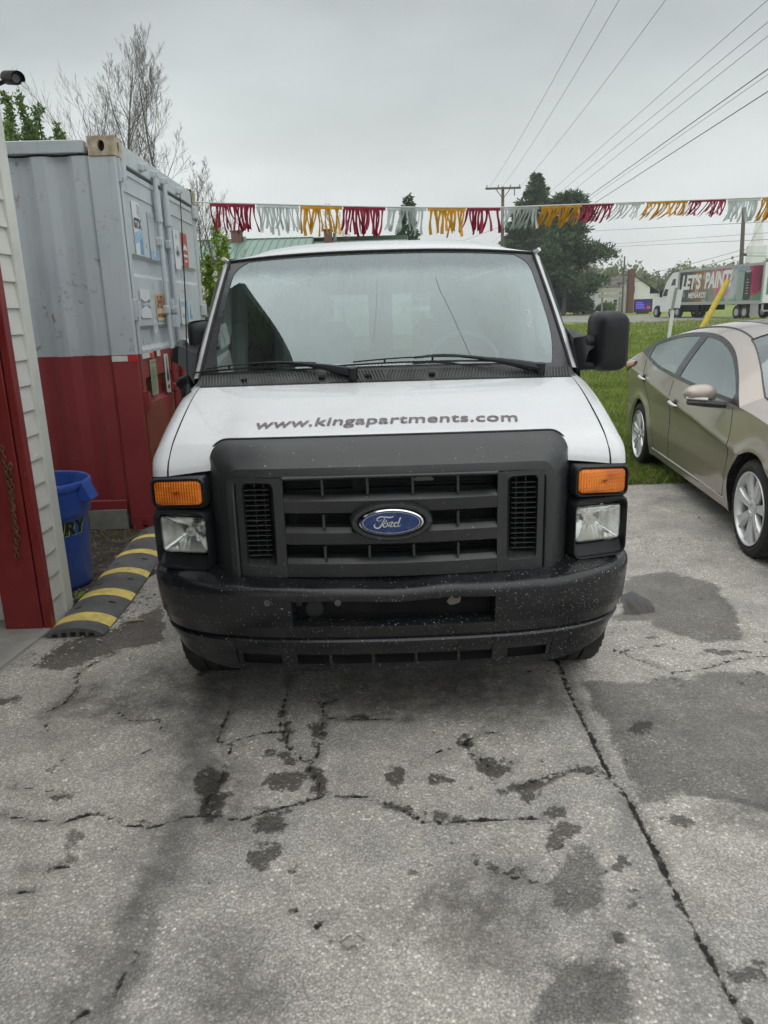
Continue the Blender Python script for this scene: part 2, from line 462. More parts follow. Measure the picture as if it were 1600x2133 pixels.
# scattered small damp holes
hol = g.mr(g.m('ADD', g.noise(4.2, 6, .66), g.m('MULTIPLY', w2, .08)), .635, .675, 0, 1, True)
wet = g.m('MAXIMUM', wet, g.m('MULTIPLY', hol, .85))
cd = g.m('ADD', g.attr('crack'), g.m('ADD', g.m('MULTIPLY', g.m('SUBTRACT', g.noise(26, 4, .65), .5), .036), g.m('MULTIPLY', w2, .012)))
crack = g.mr(cd, .004, -.003, 0, 1, True)
halo = g.m('MULTIPLY', g.mr(cd, .05, 0, 0, .45, True), g.mr(g.noise(5, 3), .42, .6))
tarm = g.m('MULTIPLY', g.mr(g.m('ADD', g.attr('tar'), warp), .035, -.04, 0, 1, True), g.mr(g.noise(7, 5, .7), .30, .55, .25, 1))
stm = g.m('MULTIPLY', g.mr(g.m('ADD', g.attr('stain'), g.m('MULTIPLY', w1, .35)), .14, -.10, 0, .70, True), g.mr(g.noise(12, 5, .7), .2, .6))
pudm = g.mr(g.m('ADD', g.attr('puddle'), g.m('MULTIPLY', w1, .1)), .01, -.01, 0, 1, True)
dv = g.co()
dis = g.n('VectorMath', operation='ADD'); g.set(dis.inputs[0], dv)
nd = g.n('VectorMath', operation='SCALE'); g.set(nd.inputs[0], g.noise(30, 3, .6, col=True)); nd.inputs[3].default_value = .012
g.set(dis.inputs[1], nd.outputs[0])
st1 = g.vor(112, v=dis.outputs[0], out=1); d1 = g.vor(112, v=dis.outputs[0])
st2 = g.vor(210, v=dis.outputs[0], out=1)
sv = g.xyz(st1)[0]; sv2 = g.xyz(st2)[0]
big = g.noise(1.1, 6, .62); mid = g.noise(5, 6, .65); fin = g.noise(140, 3, .7)
# stone colours: mostly mid grey, some pale, some dark binder
c1 = g.ramp(sv, [(0.0, (.13, .126, .12)), (.30, (.205, .198, .186)), (.62, (.26, .251, .236)), (.90, (.335, .325, .305)), (.96, (.52, .51, .48)), (1.0, (.62, .605, .57))])
c2 = g.ramp(sv2, [(0.0, (.145, .14, .132)), (.5, (.235, .226, .212)), (1.0, (.34, .33, .31))])
worn = g.mr(g.noise(2.2, 5, .6), .40, .62)
col = g.mix(g.m('MULTIPLY_ADD', worn, .55, .10), c2, c1)
col = g.mix(g.mr(d1, .25, .6, 0, .42), col, (.085, .082, .078))
col = g.mix(1.0, col, (1.98, 1.965, 1.92), 'MULTIPLY')
col = g.mix(1.0, col, g.ramp(mid, [(.25, .72), (.5, .97), (.75, 1.20)]), 'MULTIPLY')
col = g.mix(1.0, col, g.ramp(big, [(.30, (.78, .80, .82)), (.48, (1.0, .99, .98)), (.66, (1.20, 1.19, 1.14))]), 'MULTIPLY')
col = g.mix(g.m('MULTIPLY', g.mr(g.noise(.9, 4, .6), .56, .72), .35), col, (.16, .125, .10))
col = g.mix(g.m('MULTIPLY', tarm, g.mr(g.noise(2.6, 5, .65), .35, .6, .22, .62)), col, (.128, .134, .138))
col = g.mix(stm, col, (.068, .062, .058))
col = g.mix(halo, col, (.06, .056, .05))
col = g.mix(g.m('MULTIPLY', damp, .9), col, g.mix(1.0, col, (.40, .395, .395), 'MULTIPLY'))
wcol = g.mix(1.0, col, (.25, .24, .225), 'MULTIPLY')
wcol = g.mix(g.mr(sv, .93, .97, 0, .55), wcol, (.30, .29, .27))
col = g.mix(g.m('MULTIPLY', wet, .92), col, wcol)
col = g.mix(pudm, col, (.05, .05, .05))
col = g.mix(g.m('MULTIPLY', crack, g.mr(g.noise(17, 3), .3, .5, .7, 1)), col, (.018, .017, .015))
ro = g.mr(g.m('MAXIMUM', wet, damp), 0, 1, .88, .40)
ro = g.mix(pudm, ro, (.05, .05, .05))
h = g.m('ADD', g.m('MULTIPLY', d1, -.6), g.m('ADD', g.m('MULTIPLY', fin, .5), g.m('MULTIPLY', mid, 1.0)))
h = g.m('SUBTRACT', h, g.m('MULTIPLY', crack, 3.0))
h = g.m('MULTIPLY', h, g.m('SUBTRACT', 1.0, pudm))
M_asph = g.end(g.bsdf(col, ro, 0, g.bump(h, .55, .008), .4))
me.materials.append(M_asph)
link('asphalt_lot', me, kind='structure')

# grass field below everything, to the horizon
g = G('turf')
a = g.noise(.25, 5, .6); b = g.noise(3.0, 5, .65); c = g.noise(60, 3, .7)
col = g.ramp(a, [(.3, (.15, .20, .05)), (.5, (.20, .26, .062)), (.7, (.26, .29, .085))])
col = g.mix(1.0, col, g.ramp(b, [(.25, .62), (.5, 1.0), (.75, 1.35)]), 'MULTIPLY')
col = g.mix(1.0, col, g.ramp(c, [(.3, .7), (.7, 1.25)]), 'MULTIPLY')
M_turf = g.end(g.bsdf(col, .9, 0, g.bump(c, .8, .03), .2))
mb = MB()
gx = np.concatenate([-np.geomspace(420, 12, 24), np.linspace(-10, 40, 60), np.geomspace(45, 420, 24)])
gy = np.concatenate([-np.geomspace(200, 10, 10), np.linspace(-5, 70, 80), np.geomspace(75, 450, 30)])
def tz(x, y):
    z = -.03 + .03 * math.sin(x * .9 + 1) * math.sin(y * .6) + .03 * math.sin(x * .31) * math.sin(y * .23 + 1)
    if y < 7.2 and x < 16: z = -.06
    return z
mb.grid(lambda u, v: (gx[int(round(u * (len(gx) - 1)))], gy[int(round(v * (len(gy) - 1)))], tz(gx[int(round(u * (len(gx) - 1)))], gy[int(round(v * (len(gy) - 1)))])), len(gx), len(gy))
mb.build('ground', M_turf, kind='structure')

# road: a wide strip of pale asphalt with worn edge
g = G('road_asphalt')
col = g.ramp(g.noise(.5, 5, .6), [(.3, (.20, .195, .185)), (.7, (.29, .285, .27))])
col = g.mix(1.0, col, g.ramp(g.noise(8, 4), [(.3, .85), (.7, 1.1)]), 'MULTIPLY')
M_road = g.end(g.bsdf(col, .85, 0, g.bump(g.noise(60, 3), .3, .01), .3))
rn = [gnd(*p) for p in ((900, 672), (1110, 668), (1210, 670.5), (1310, 674), (1420, 680), (1600, 688), (1800, 696))]
rf = [gnd(*p) for p in ((900, 659), (1110, 657), (1210, 657.5), (1310, 658), (1420, 660), (1600, 664), (1800, 668))]
rn = crv(rn, 40); rf = crv(rf, 40)
mb = MB(); mb.grid(lambda u, v: (lambda a, b: (*(a + (b - a) * v)[:2], .02))(rn[int(round(u * 39))], rf[int(round(u * 39))]), 40, 4)
mb.build('road', M_road, kind='structure')
M_mark = pm('road_paint_yellow', (.45, .30, .05), .7, var=.3, scale=3)
M_markw = pm('road_paint_white', (.60, .60, .58), .7, var=.3, scale=3)
mb = MB(); mb.grid(lambda u, v: (lambda a, b: (*(a + (b - a) * (.46 + v * .012))[:2], .027))(rn[int(round(u * 39))], rf[int(round(u * 39))]), 40, 2)
mb.grid(lambda u, v: (lambda a, b: (*(a + (b - a) * (.48 + v * .012))[:2], .027))(rn[int(round(u * 39))], rf[int(round(u * 39))]), 40, 2)
mb.build('road_centre_lines', M_mark, kind='structure')
mb = MB(); mb.grid(lambda u, v: (lambda a, b: (*(a + (b - a) * (.10 + v * .012))[:2], .027))(rn[int(round(u * 39))], rf[int(round(u * 39))]), 40, 2)
mb.build('road_edge_line', M_markw, kind='structure')
mb = MB(); mb.grid(lambda u, v: (lambda a, b: (*(a + (b - a) * (-.07 + v * .085))[:2], .012))(rn[int(round(u * 39))], rf[int(round(u * 39))]), 40, 2)
mb.build('road_shoulder', pm('gravel_shoulder', (.34, .33, .30), .95, var=.25, scale=5, bump=.5, bscale=40), kind='structure')

# dirt strip before the container, concrete slab of the garage
g = G('dirt')
col = g.ramp(g.noise(6, 7, .68), [(.28, (.028, .023, .019)), (.5, (.065, .053, .042)), (.72, (.12, .10, .08))])
peb = g.vor(60, out=1); pv = g.xyz(peb)[0]
col = g.mix(g.mr(pv, .9, .94, 0, .7), col, (.26, .25, .23))
col = g.mix(g.mr(g.noise(9, 4), .58, .68, 0, .5), col, (.05, .075, .02))
M_dirt = g.end(g.bsdf(col, .9, 0, g.bump(g.m('ADD', g.noise(18, 6, .7), g.m('MULTIPLY', g.vor(60), .4)), .9, .03), .3))
mb = MB()
def dirt(u, v):
    y = 4.02 + v * 5.2; x0 = -6.5
    x1 = -1.52 - .03 * math.sin(y * 9) - .02 * math.sin(y * 23)
    x = x0 + (x1 - x0) * u ** .6
    return (x, y, .022 + .012 * math.sin(x * 7) * math.sin(y * 6) - (.02 if u > .98 else 0))
mb.grid(dirt, 70, 90)
mb.build('dirt_strip', M_dirt, kind='structure')
g = G('concrete')
col = g.ramp(g.noise(3, 7, .65), [(.3, (.24, .23, .21)), (.6, (.38, .37, .345)), (.8, (.45, .44, .41))])
crk = g.mr(g.vor(2.2, 'DISTANCE_TO_EDGE'), 0, .012, 1, 0)
col = g.mix(g.m('MULTIPLY', crk, .7), col, (.05, .045, .04))
M_conc = g.end(g.bsdf(col, .85, 0, g.bump(g.m('ADD', g.noise(70, 4, .7), g.m('MULTIPLY', crk, -2)), .35, .006), .3))
sl = [gnd(108, 1318)[:2], gnd(60, 1355)[:2], gnd(0, 1402)[:2], (-1.86, 2.6), (-1.86, .2), (-6, .2), (-6, 3.74), (-1.84, 3.74)]
mb = MB(); mb.prism([(float(x), float(y)) for x, y in sl], Matrix.Translation((0, 0, -.05)), .075)
mb.build('concrete_slab', M_conc, smooth=None, kind='structure')

# grass blades: dense near the lot edge, larger and sparser farther off
g = G('grass_blades')
oi = g.n('NewGeometry').outputs['Random Per Island']
col = g.ramp(oi, [(0, (.115, .18, .03)), (.4, (.20, .285, .055)), (.75, (.29, .365, .09)), (.93, (.38, .38, .14)), (1, (.46, .41, .22))])
col = g.mix(1.0, col, g.ramp(g.noise(.8, 4, .6), [(.3, .72), (.7, 1.2)]), 'MULTIPLY')
dif = g.bsdf(col, .6, 0, None, .25)
tr = g.n('BsdfTranslucent'); g.set(tr.inputs[0], col)
mx = g.n('MixShader'); mx.inputs[0].default_value = .3; g.set(mx.inputs[1], dif); g.set(mx.inputs[2], tr.outputs[0])
M_blade = g.end(mx.outputs[0])
rng = np.random.default_rng(4)
def blades(n, x0, x1, y0, y1, h0, h1, w, keep=None):
    x = rng.uniform(x0, x1, n); y = y0 + (y1 - y0) * rng.uniform(0, 1, n) ** 1.25
    if keep is not None:
        k = keep(x, y); x, y = x[k], y[k]
    n = len(x)
    h = rng.uniform(h0, h1, n) * (.6 + .8 * (np.sin(x * 3.1 + 2 * np.sin(y * 1.7)) * np.sin(y * 2.3) * .5 + .5))
    a = rng.uniform(0, 2 * PI, n); lean = rng.uniform(.1, .8, n) * h; la = rng.uniform(0, 2 * PI, n)
    z = -.04
    b0 = np.stack([x - np.cos(a) * w, y - np.sin(a) * w, np.full(n, z)], 1); b1_ = np.stack([x + np.cos(a) * w, y + np.sin(a) * w, np.full(n, z)], 1)
    t = np.stack([x + np.cos(la) * lean, y + np.sin(la) * lean, z + .04 + h], 1)
    m = np.stack([x + np.cos(la) * lean * .35 + np.cos(a) * w * .7, y + np.sin(la) * lean * .35 + np.sin(a) * w * .7, z + .04 + h * .6], 1)
    return np.stack([b0, b1_, m, t], 1)
vanish = lambda x, y: (x > .17 * (y - 2)) | (y < 0)
parts = [blades(90000, .9, 5.5, 6.62, 10.5, .04, .10, .0035, lambda x, y: (y > 6.68 + .10 * np.sin(x * 2.1) + .06 * np.sin(x * 7.3 + 1) + rng.normal(0, .05, len(x))) & (x > .8)),
         blades(70000, 1.2, 9, 10, 18, .05, .11, .006), blades(50000, 2, 17, 17, 34, .06, .13, .012), blades(26000, 5, 28, 32, 58, .08, .2, .028),
         blades(700, -2.6, -1.6, 4.1, 5.6, .02, .07, .003, lambda x, y: np.hypot(x + 2.02, y - 5.35) + rng.normal(0, .05, len(x)) < .22),
         blades(160, -2.3, -1.85, 4.6, 5.5, .02, .05, .003)]
B = np.concatenate(parts); n = len(B)
me = bpy.data.meshes.new('grass')
vv = B.reshape(-1, 3)
fi = np.arange(n)[:, None] * 4
fa = (fi + np.array([[0, 1, 2]])).tolist() + (fi + np.array([[0, 2, 3]])).tolist()
me.from_pydata(vv.tolist(), [], fa)
me.materials.append(M_blade)
link('grass', me, kind='stuff')
# ------------------------------------------------------------------ van
g = G('van_white_paint')
col = g.mix(g.mr(g.noise(2.5, 6, .65), .5, .75, 0, .45), (.66, .675, .69), (.52, .52, .50))
spk = g.m('MULTIPLY', g.mr(g.noise(150, 2, .5), .66, .74, 0, .60), g.mr(g.noise(3, 3), .40, .6))
col = g.mix(spk, col, (.30, .28, .25))
M_white = g.end(g.bsdf(col, g.mr(g.noise(5, 4), .3, .7, .22, .38), 0, g.bump(g.noise(220, 2), .03, .002), .5, .6))
M_seam = pm('panel_gap', (.02, .02, .02), .8)

def speckled(name, base, rough, amount, fade, rare=0.0, spec=.5, grime=.2):
    g = G(name)
    x, y, z = g.xyz(g.co())
    nz = g.noise(4, 6, .65)
    col = g.mix(g.mr(nz, .4, .75, 0, .5), base, tuple(c * 2.1 for c in base))
    col = g.mix(g.mr(g.noise(1.7, 6, .7), .46, .70, 0, grime), col, (.062, .064, .062))
    warpv = g.n('VectorMath', operation='ADD'); g.set(warpv.inputs[0], g.co())
    sc_ = g.n('VectorMath', operation='SCALE'); g.set(sc_.inputs[0], g.noise(40, 2, .5, col=True)); sc_.inputs[3].default_value = .02
    g.set(warpv.inputs[1], sc_.outputs[0])
    wv = warpv.outputs[0]
    tot = None
    for sc, th, r0 in ((120, .90, .24), (190, .92, .28), (62, .965, .16)):
        d = g.vor(sc, v=wv); c = g.xyz(g.vor(sc, v=wv, out=1))
        dens = g.m('MULTIPLY_ADD', g.mr(x, fade[0], fade[1], 0, 1), .13 * amount, th - .02)
        on = g.m('GREATER_THAN', c[0], g.m('SUBTRACT', 1.92, dens)) if False else g.m('GREATER_THAN', g.m('ADD', c[0], g.m('MULTIPLY', g.mr(x, fade[0], fade[1], 0, 1), .10 * amount)), th + .045 + rare)
        dot = g.m('MULTIPLY', on, g.mr(g.m('SUBTRACT', d, g.m('MULTIPLY', c[1], .12)), r0, r0 * .45, 0, 1))
        tot = dot if tot is None else g.m('MAXIMUM', tot, dot)
    col = g.mix(g.m('MULTIPLY', tot, g.mr(g.noise(14, 3), .3, .6, .25, .9)), col, (.30, .31, .305))
    return g.end(g.bsdf(col, g.mr(nz, .3, .7, rough - .06, rough + .10), 0, g.bump(g.noise(260, 3), .12, .002), spec))
M_bump = speckled('bumper_black', (.008, .009, .011), .20, 1.0, (-.6, .75), 0, .5, .12)
M_grille = speckled('grille_grey', (.020, .023, .0245), .34, .0, (-.6, .9), .028, .55, .35)

van = thing('white_van', 'white cargo van with black grille and bumper and a web address across its hood', 'van', (.025, 2.57, 0))
V = dict(parent=van)

# hood: profile (y, z) at the centre line and at the outer edge
PC = crv([(.775, 1.306), (.62, 1.262), (.48, 1.212), (.34, 1.168), (.26, 1.138), (.222, 1.118), (.204, 1.098), (.198, 1.078)], 60)
PS = crv([(.835, 1.298), (.68, 1.262), (.53, 1.216), (.39, 1.165), (.31, 1.128), (.255, 1.088), (.228, 1.055), (.218, 1.028)], 60)
HW = .84
def hood(u, v):
    x = (u * 2 - 1) * HW
    w = abs(x / HW) ** 2.2
    k = int(round(v * 59))
    p = PC[k] * (1 - w) + PS[k] * w
    z = p[1]
    fade = min(1, v * 3) * max(0, min(1, (.75 - v) / .25))
    c = .66 - .10 * v
    z += fade * (.016 * (1 / (1 + math.exp((abs(x) - c) * 42))) - .006)
    return (x, p[0], z)
mb = MB(); mb.grid(hood, 81, 60)
mb.build('hood', M_white, smooth=60, **V)
hxs = np.linspace(-HW, HW, 81)
HG = np.array([[hood((x / HW + 1) / 2, k / 59) for k in range(60)] for x in hxs])
def hood_z(x, y):
    i = (x / HW + 1) / 2 * 80; i0 = int(max(0, min(79, math.floor(i)))); t = i - i0
    f = lambda r: np.interp(y, HG[r][::-1, 1], HG[r][::-1, 2])
    return float(f(i0) * (1 - t) + f(i0 + 1) * t)
# web address lettering on the hood
M_vinyl = pm('faded_maroon_vinyl', (.145, .115, .12), .5, var=.5, scale=40)
vs, fs = text2d('www.kingapartments.com', 1.0, .12, .012, 1.45, space=1.04)
wv = max(p[0] for p in vs) - min(p[0] for p in vs); cx_ = (max(p[0] for p in vs) + min(p[0] for p in vs)) / 2
W_TXT = 1.035
def sub_tris(vs, fs, lim):
    out = []
    st = [tuple(vs[i] for i in f) for f in fs]
    tri = []
    for f in st:
        for k in range(1, len(f) - 1): tri.append((f[0], f[k], f[k + 1]))
    while tri:
        a, b, c = tri.pop()
        L = [math.dist(a[:2], b[:2]), math.dist(b[:2], c[:2]), math.dist(c[:2], a[:2])]
        k = L.index(max(L))
        if L[k] < lim: out.append((a, b, c)); continue
        if k == 1: a, b, c = b, c, a
        if k == 2: a, b, c = c, a, b
        m_ = tuple((p + q) / 2 for p, q in zip(a, b))
        tri.append((a, m_, c)); tri.append((m_, b, c))
    return out
mb = MB()
for tri in sub_tris(vs, fs, .10):
    q = []
    for p in tri:
        x = (p[0] - cx_) / wv * W_TXT - .004; y = .355 + p[1] * .098
        q.append((x, y, hood_z(x, y) + .0040))
    mb.add(q, [(0, 1, 2)])
mb.build('hood_lettering', M_vinyl, smooth=None, **V)

# fenders
for sx_ in (-1, 1):
    mb = MB()
    EX = [(1.00, 1.318), (.92, 1.308)]
    PF = EX + [tuple(q) for q in PS]
    def fedge(v):
        k = v * (len(PF) - 1); i = min(len(PF) - 2, int(k)); f = k - i
        return PF[i][0] * (1 - f) + PF[i + 1][0] * f, PF[i][1] * (1 - f) + PF[i + 1][1] * f
    def fend(u, v, sx_=sx_):
        y, z = fedge(v)
        ns = max(0.0, min(1.0, (.36 - y) / .14))
        x = .8425 + (.084 - .012 * ns) * math.sin(u * PI / 2)
        dr = .085 * (1 - ns) + .004
        return (sx_ * x, y + .062 * ns * u * u, z - dr * (1 - math.cos(u * PI / 2)) - (.006 * ns * u if v > .99 else 0))
    mb.grid(fend, 10, 62)
    def fside(u, v, sx_=sx_):
        y0_, _z = fedge(v * .86); q = fend(1, v * .86); y = q[1]; zl = .42
        if abs(y - .745) < .42: zl = max(zl, .37 + math.sqrt(max(0, .42 ** 2 - (y - .745) ** 2)))
        zl = min(zl, q[2] - .02)
        z = q[2] + (zl - q[2]) * u
        return (q[0] + sx_ * .010 * math.sin(min(1, u * 1.5) * PI / 2), y, z)
    mb.grid(fside, 12, 56)
    mb.build('fender', M_white, smooth=50, **V)
    mb = MB(); pts = [hood(.5 + sx_ * .5, k / 59) for k in range(0, 60)]
    mb.tube([(p[0] + sx_ * .0012, p[1], p[2] - .0035) for p in pts], .0042, 6)
    mb.build('hood_gap', M_seam, **V)

# windshield and cowl
def ws_b(u): return Vector((.868 * u, .845 + .15 * u * u, 1.352 - .022 * u * u))
def ws_t(u): return Vector((.785 * u, 1.41 + .12 * u * u, 1.897 - .024 * abs(u) ** 2.5))
def ws(u, v):
    u = u * 2 - 1
    p = ws_b(u).lerp(ws_t(u), v)
    return p + Vector((0, -.637, .771)) * (.022 * math.sin(PI * v) * (1 - .4 * u * u))
g = G('windshield_glass')
gl = g.n('BsdfGlossy'); g.set(gl.inputs[0], (.76, .88, .88)); gl.inputs['Roughness'].default_value = .02
tp = g.n('BsdfTransparent'); g.set(tp.inputs[0], (.62, .72, .70))
fr = g.n('LayerWeight'); fr.inputs[0].default_value = .5
mx = g.n('MixShader'); g.set(mx.inputs[0], g.mr(fr.outputs[1], 0, 1, .02, .72)); g.set(mx.inputs[1], tp.outputs[0]); g.set(mx.inputs[2], gl.outputs[0])
df = g.n('BsdfDiffuse'); g.set(df.inputs[0], (.17, .19, .21))
x, y, z = g.xyz(g.co())
band = g.mr(g.m('ADD', z, g.m('MULTIPLY', g.m('SUBTRACT', g.noise(7, 5, .65), .5), .06)), 1.765, 1.835, .03, .55, True)
streak = g.m('MULTIPLY', g.mr(g.noise(1, 4, .7, v=g.scale(g.co(), (26, 4, 3))), .52, .76, 0, .16), g.mr(z, 1.45, 1.85, .1, 1))
spots = g.mr(g.noise(85, 2, .5), .70, .76, 0, .25)
mx2 = g.n('MixShader'); g.set(mx2.inputs[0], g.m('MAXIMUM', g.m('ADD', band, streak), spots, clamp=True)); g.set(mx2.inputs[1], mx.outputs[0]); g.set(mx2.inputs[2], df.outputs[0])
M_ws = g.end(mx2.outputs[0])
mb = MB(); mb.grid(ws, 41, 21)
wsob = mb.build('windshield', M_ws, smooth=60, **V)
# black printed border of the glass
M_frit = pm('black_glass_border', (.035, .038, .042), .25)
mb = MB()
def off(p): return p + Vector((0, -.637, .771)) * .0025
for a, b in ((0, .024), (.976, 1)):
    mb.grid(lambda u, v: off(ws(a + (b - a) * u, v)), 4, 21)
mb.grid(lambda u, v: off(ws(u, .975 + .025 * v)), 41, 3)
mb.grid(lambda u, v: off(ws(u, .03 * v)), 41, 3)
for su in (0, 1):   # rounded corner fillets and wide lower corner
    cn = lambda u: (u if su == 0 else 1 - u)
    mb.grid(lambda u, v: off(ws(cn(.034 + u * .05 * (1 - v) ** 2), .83 + .145 * (1 - v))) if False else off(ws(cn(.024 + .045 * u * (v ** 3)), .80 + .175 * v)), 4, 12)
    mb.grid(lambda u, v: off(ws(cn(.024 + .026 * u * ((1 - v) ** 2)), .03 + .35 * v)), 4, 12)
mb.build('glass_border', M_frit, smooth=60, parent=wsob)
# crack lines on the glass
mb = MB()
def crackline(pts):
    mb.tube([off(ws(u + random.uniform(-.002, .002), v)) for u, v in pts], .0008, 4)
random.seed(2)
M_gcr = pm('glass_crack', (.16, .20, .20), .4)
crackline([(.665, .78), (.66, .72), (.672, .6), (.69, .45), (.70, .33), (.715, .2), (.73, .06)])
mb.build('glass_crack', M_gcr, parent=wsob); mb = MB()
crackline([(.485, .72), (.482, .55), (.478, .4), (.470, .2)])
mb.build('glass_crack', M_gcr, parent=wsob)
vs, fs = text2d('M63354', .040, .15, -.0012, .9)
mb = MB(); q = []
for p in vs:
    u = .925 - p[1] * .62 + (p[0]) * .09; v = .37 + p[0] * 1.25
    q.append(off(ws(u, v)) + Vector((0, -.001, .001)))
mb.add(q, fs); mb.build('glass_writing', pm('white_marker', (.8, .82, .8), .6), smooth=None, parent=wsob)

M_cowl = pm('cowl_plastic', (.04, .043, .044), .5, dirt=.35, dcol=(.09, .09, .085), dscale=9)
def cow(u, v):
    u2 = u * 2 - 1
    a = Vector((.862 * u2, .780 + .062 * u2 * u2, 1.300 - .010 * u2 * u2)); b = ws_b(u2 * .995) + Vector((0, -.004, .004))
    p = a.lerp(b, v); p.z += .006 * math.sin(PI * v)
    return p
mb = MB(); mb.grid(cow, 60, 6)
mb.build('cowl', M_cowl, smooth=60, **V)
mb = MB()
for k in range(118):
    u = .012 + k * .976 / 117
    if abs(u - .335) < .012 or abs(u - .62) < .012: continue
    pts = [cow(min(1, max(0, u + .012 * (v - .5) * (1 if u > .5 else -1))), .08 + .84 * v) + Vector((0, -.001, .006)) for v in (0, .35, .7, 1)]
    mb.tube(pts, .0036, 4)
rb = mb.build('cowl_rib', M_cowl, **V); rb['kind'] = 'stuff'
for u in (.335, .62, .455, .87, .13):
    mb = MB(); mb.box(cow(u, .45) + Vector((0, -.002, .004)), (.03, .03, .012), ch=.003); mb.build('cowl_clip', M_dark, **V)

# wipers
def wiper(u0, v0, u1, v1, up):
    pv = cow(u0, .45) + Vector((0, -.012, .020))
    e = off(ws(u1, v1)) + Vector((0, -.012, .014))
    m_ = off(ws(u0 + (u1 - u0) * .52, up)) + Vector((0, -.016, .02))
    mb = MB()
    pth = crv([pv, pv.lerp(m_, .45) + Vector((0, -.004, .008)), m_, m_.lerp(e, .4) + Vector((0, 0, .003))], 14)
    mb.tube(pth, [.021, .021, .019, .016, .013, .010, .008, .007, .0065, .006, .006, .006, .0055, .005], 8)
    mb.tube([pv + Vector((0, .005, -.03)), pv + Vector((0, -.002, .022))], .024, 12)
    o = mb.build('wiper', M_black, **V)
    mb = MB()
    a = off(ws(u0 + (u1 - u0) * .20, v1 * .6 + .01)); a = off(ws(u0 + (u1 - u0) * .16, .035))
    bl = [off(ws(u0 + (u1 - u0) * (.16 + .98 * t), .035 + (v1 - .035) * t)) + Vector((0, -.006, .006 + .006 * math.sin(PI * t))) for t in np.linspace(0, 1, 12)]
    mb.tube(bl, .0055, 4)
    hi = [p + Vector((0, -.008, .009 + .012 * math.sin(PI * i / 11))) for i, p in enumerate(bl)]
    mb.tube(hi[1:-1], .0035, 5)
    for i in (2, 5, 8):
        mb.tube([bl[i], hi[i]], .005, 5)
    mb.build('wiper_blade', M_rubber, parent=o)
wiper(.415, 0, .035, .03, .050)
wiper(.905, 0, .44, .03, .062)

# A pillars, roof, sides
def pil(u, v, sx_):
    bi = ws_b(sx_ * 1.0); ti = ws_t(sx_ * 1.0)
    i_ = bi.lerp(ti, v) + Vector((0, -.637, .771)) * (.022 * math.sin(PI * v) * .6)
    o_ = Vector((sx_ * .920, 1.03, 1.312)).lerp(Vector((sx_ * .830, 1.575, 1.858)), v)
    md = i_.lerp(o_, .5) + Vector((sx_ * .006, -.008, .005))
    return i_.lerp(md, u * 2) if u < .5 else md.lerp(o_, u * 2 - 1)
RP = crv([(1.408, 1.899), (1.425, 1.918), (1.48, 1.940), (1.60, 1.962), (1.9, 1.98), (2.8, 1.99), (4.6, 1.985), (5.25, 1.96), (5.35, 1.90)], 60)
def roof(u, v):
    u2 = u * 2 - 1; k = int(round(v * 59)); y, z = RP[k]
    w = float(np.interp(y, [1.40, 1.55, 1.8, 2.2], [.792, .81, .828, .838]))
    sw = .12 * abs(u2) ** 2 * max(0, 1 - (y - 1.4) / 1.5)
    dz = .024 * abs(u2) ** 2.5 + (z - 1.899) * .0 + .085 * abs(u2) ** 5 * min(1, max(0, (y - 1.41) / .10))
    return (w * u2, y + sw, z - dz)
for sx_ in (-1, 1):
    mb = MB(); mb.grid(lambda u, v: pil(u, v, sx_), 7, 16); mb.build('a_pillar', M_white, smooth=60, **V)
    mb = MB()
    mb.tube([ws_b(sx_ * 1.003).lerp(ws_t(sx_ * 1.003), t) + Vector((0, -.637, .771)) * (.006 + .022 * math.sin(PI * t) * .6) for t in np.linspace(-.02, 1, 14)], .0065, 6)
    mb.build('glass_seal', M_rubber, **V)
mb = MB(); mb.grid(roof, 41, 60); mb.build('roof', M_white, smooth=60, **V)
mb = MB(); mb.tube([ws_t(u) + Vector((0, -.006, .004)) for u in np.linspace(-1, 1, 31)], .0055, 6); mb.build('header_seal', M_rubber, **V)
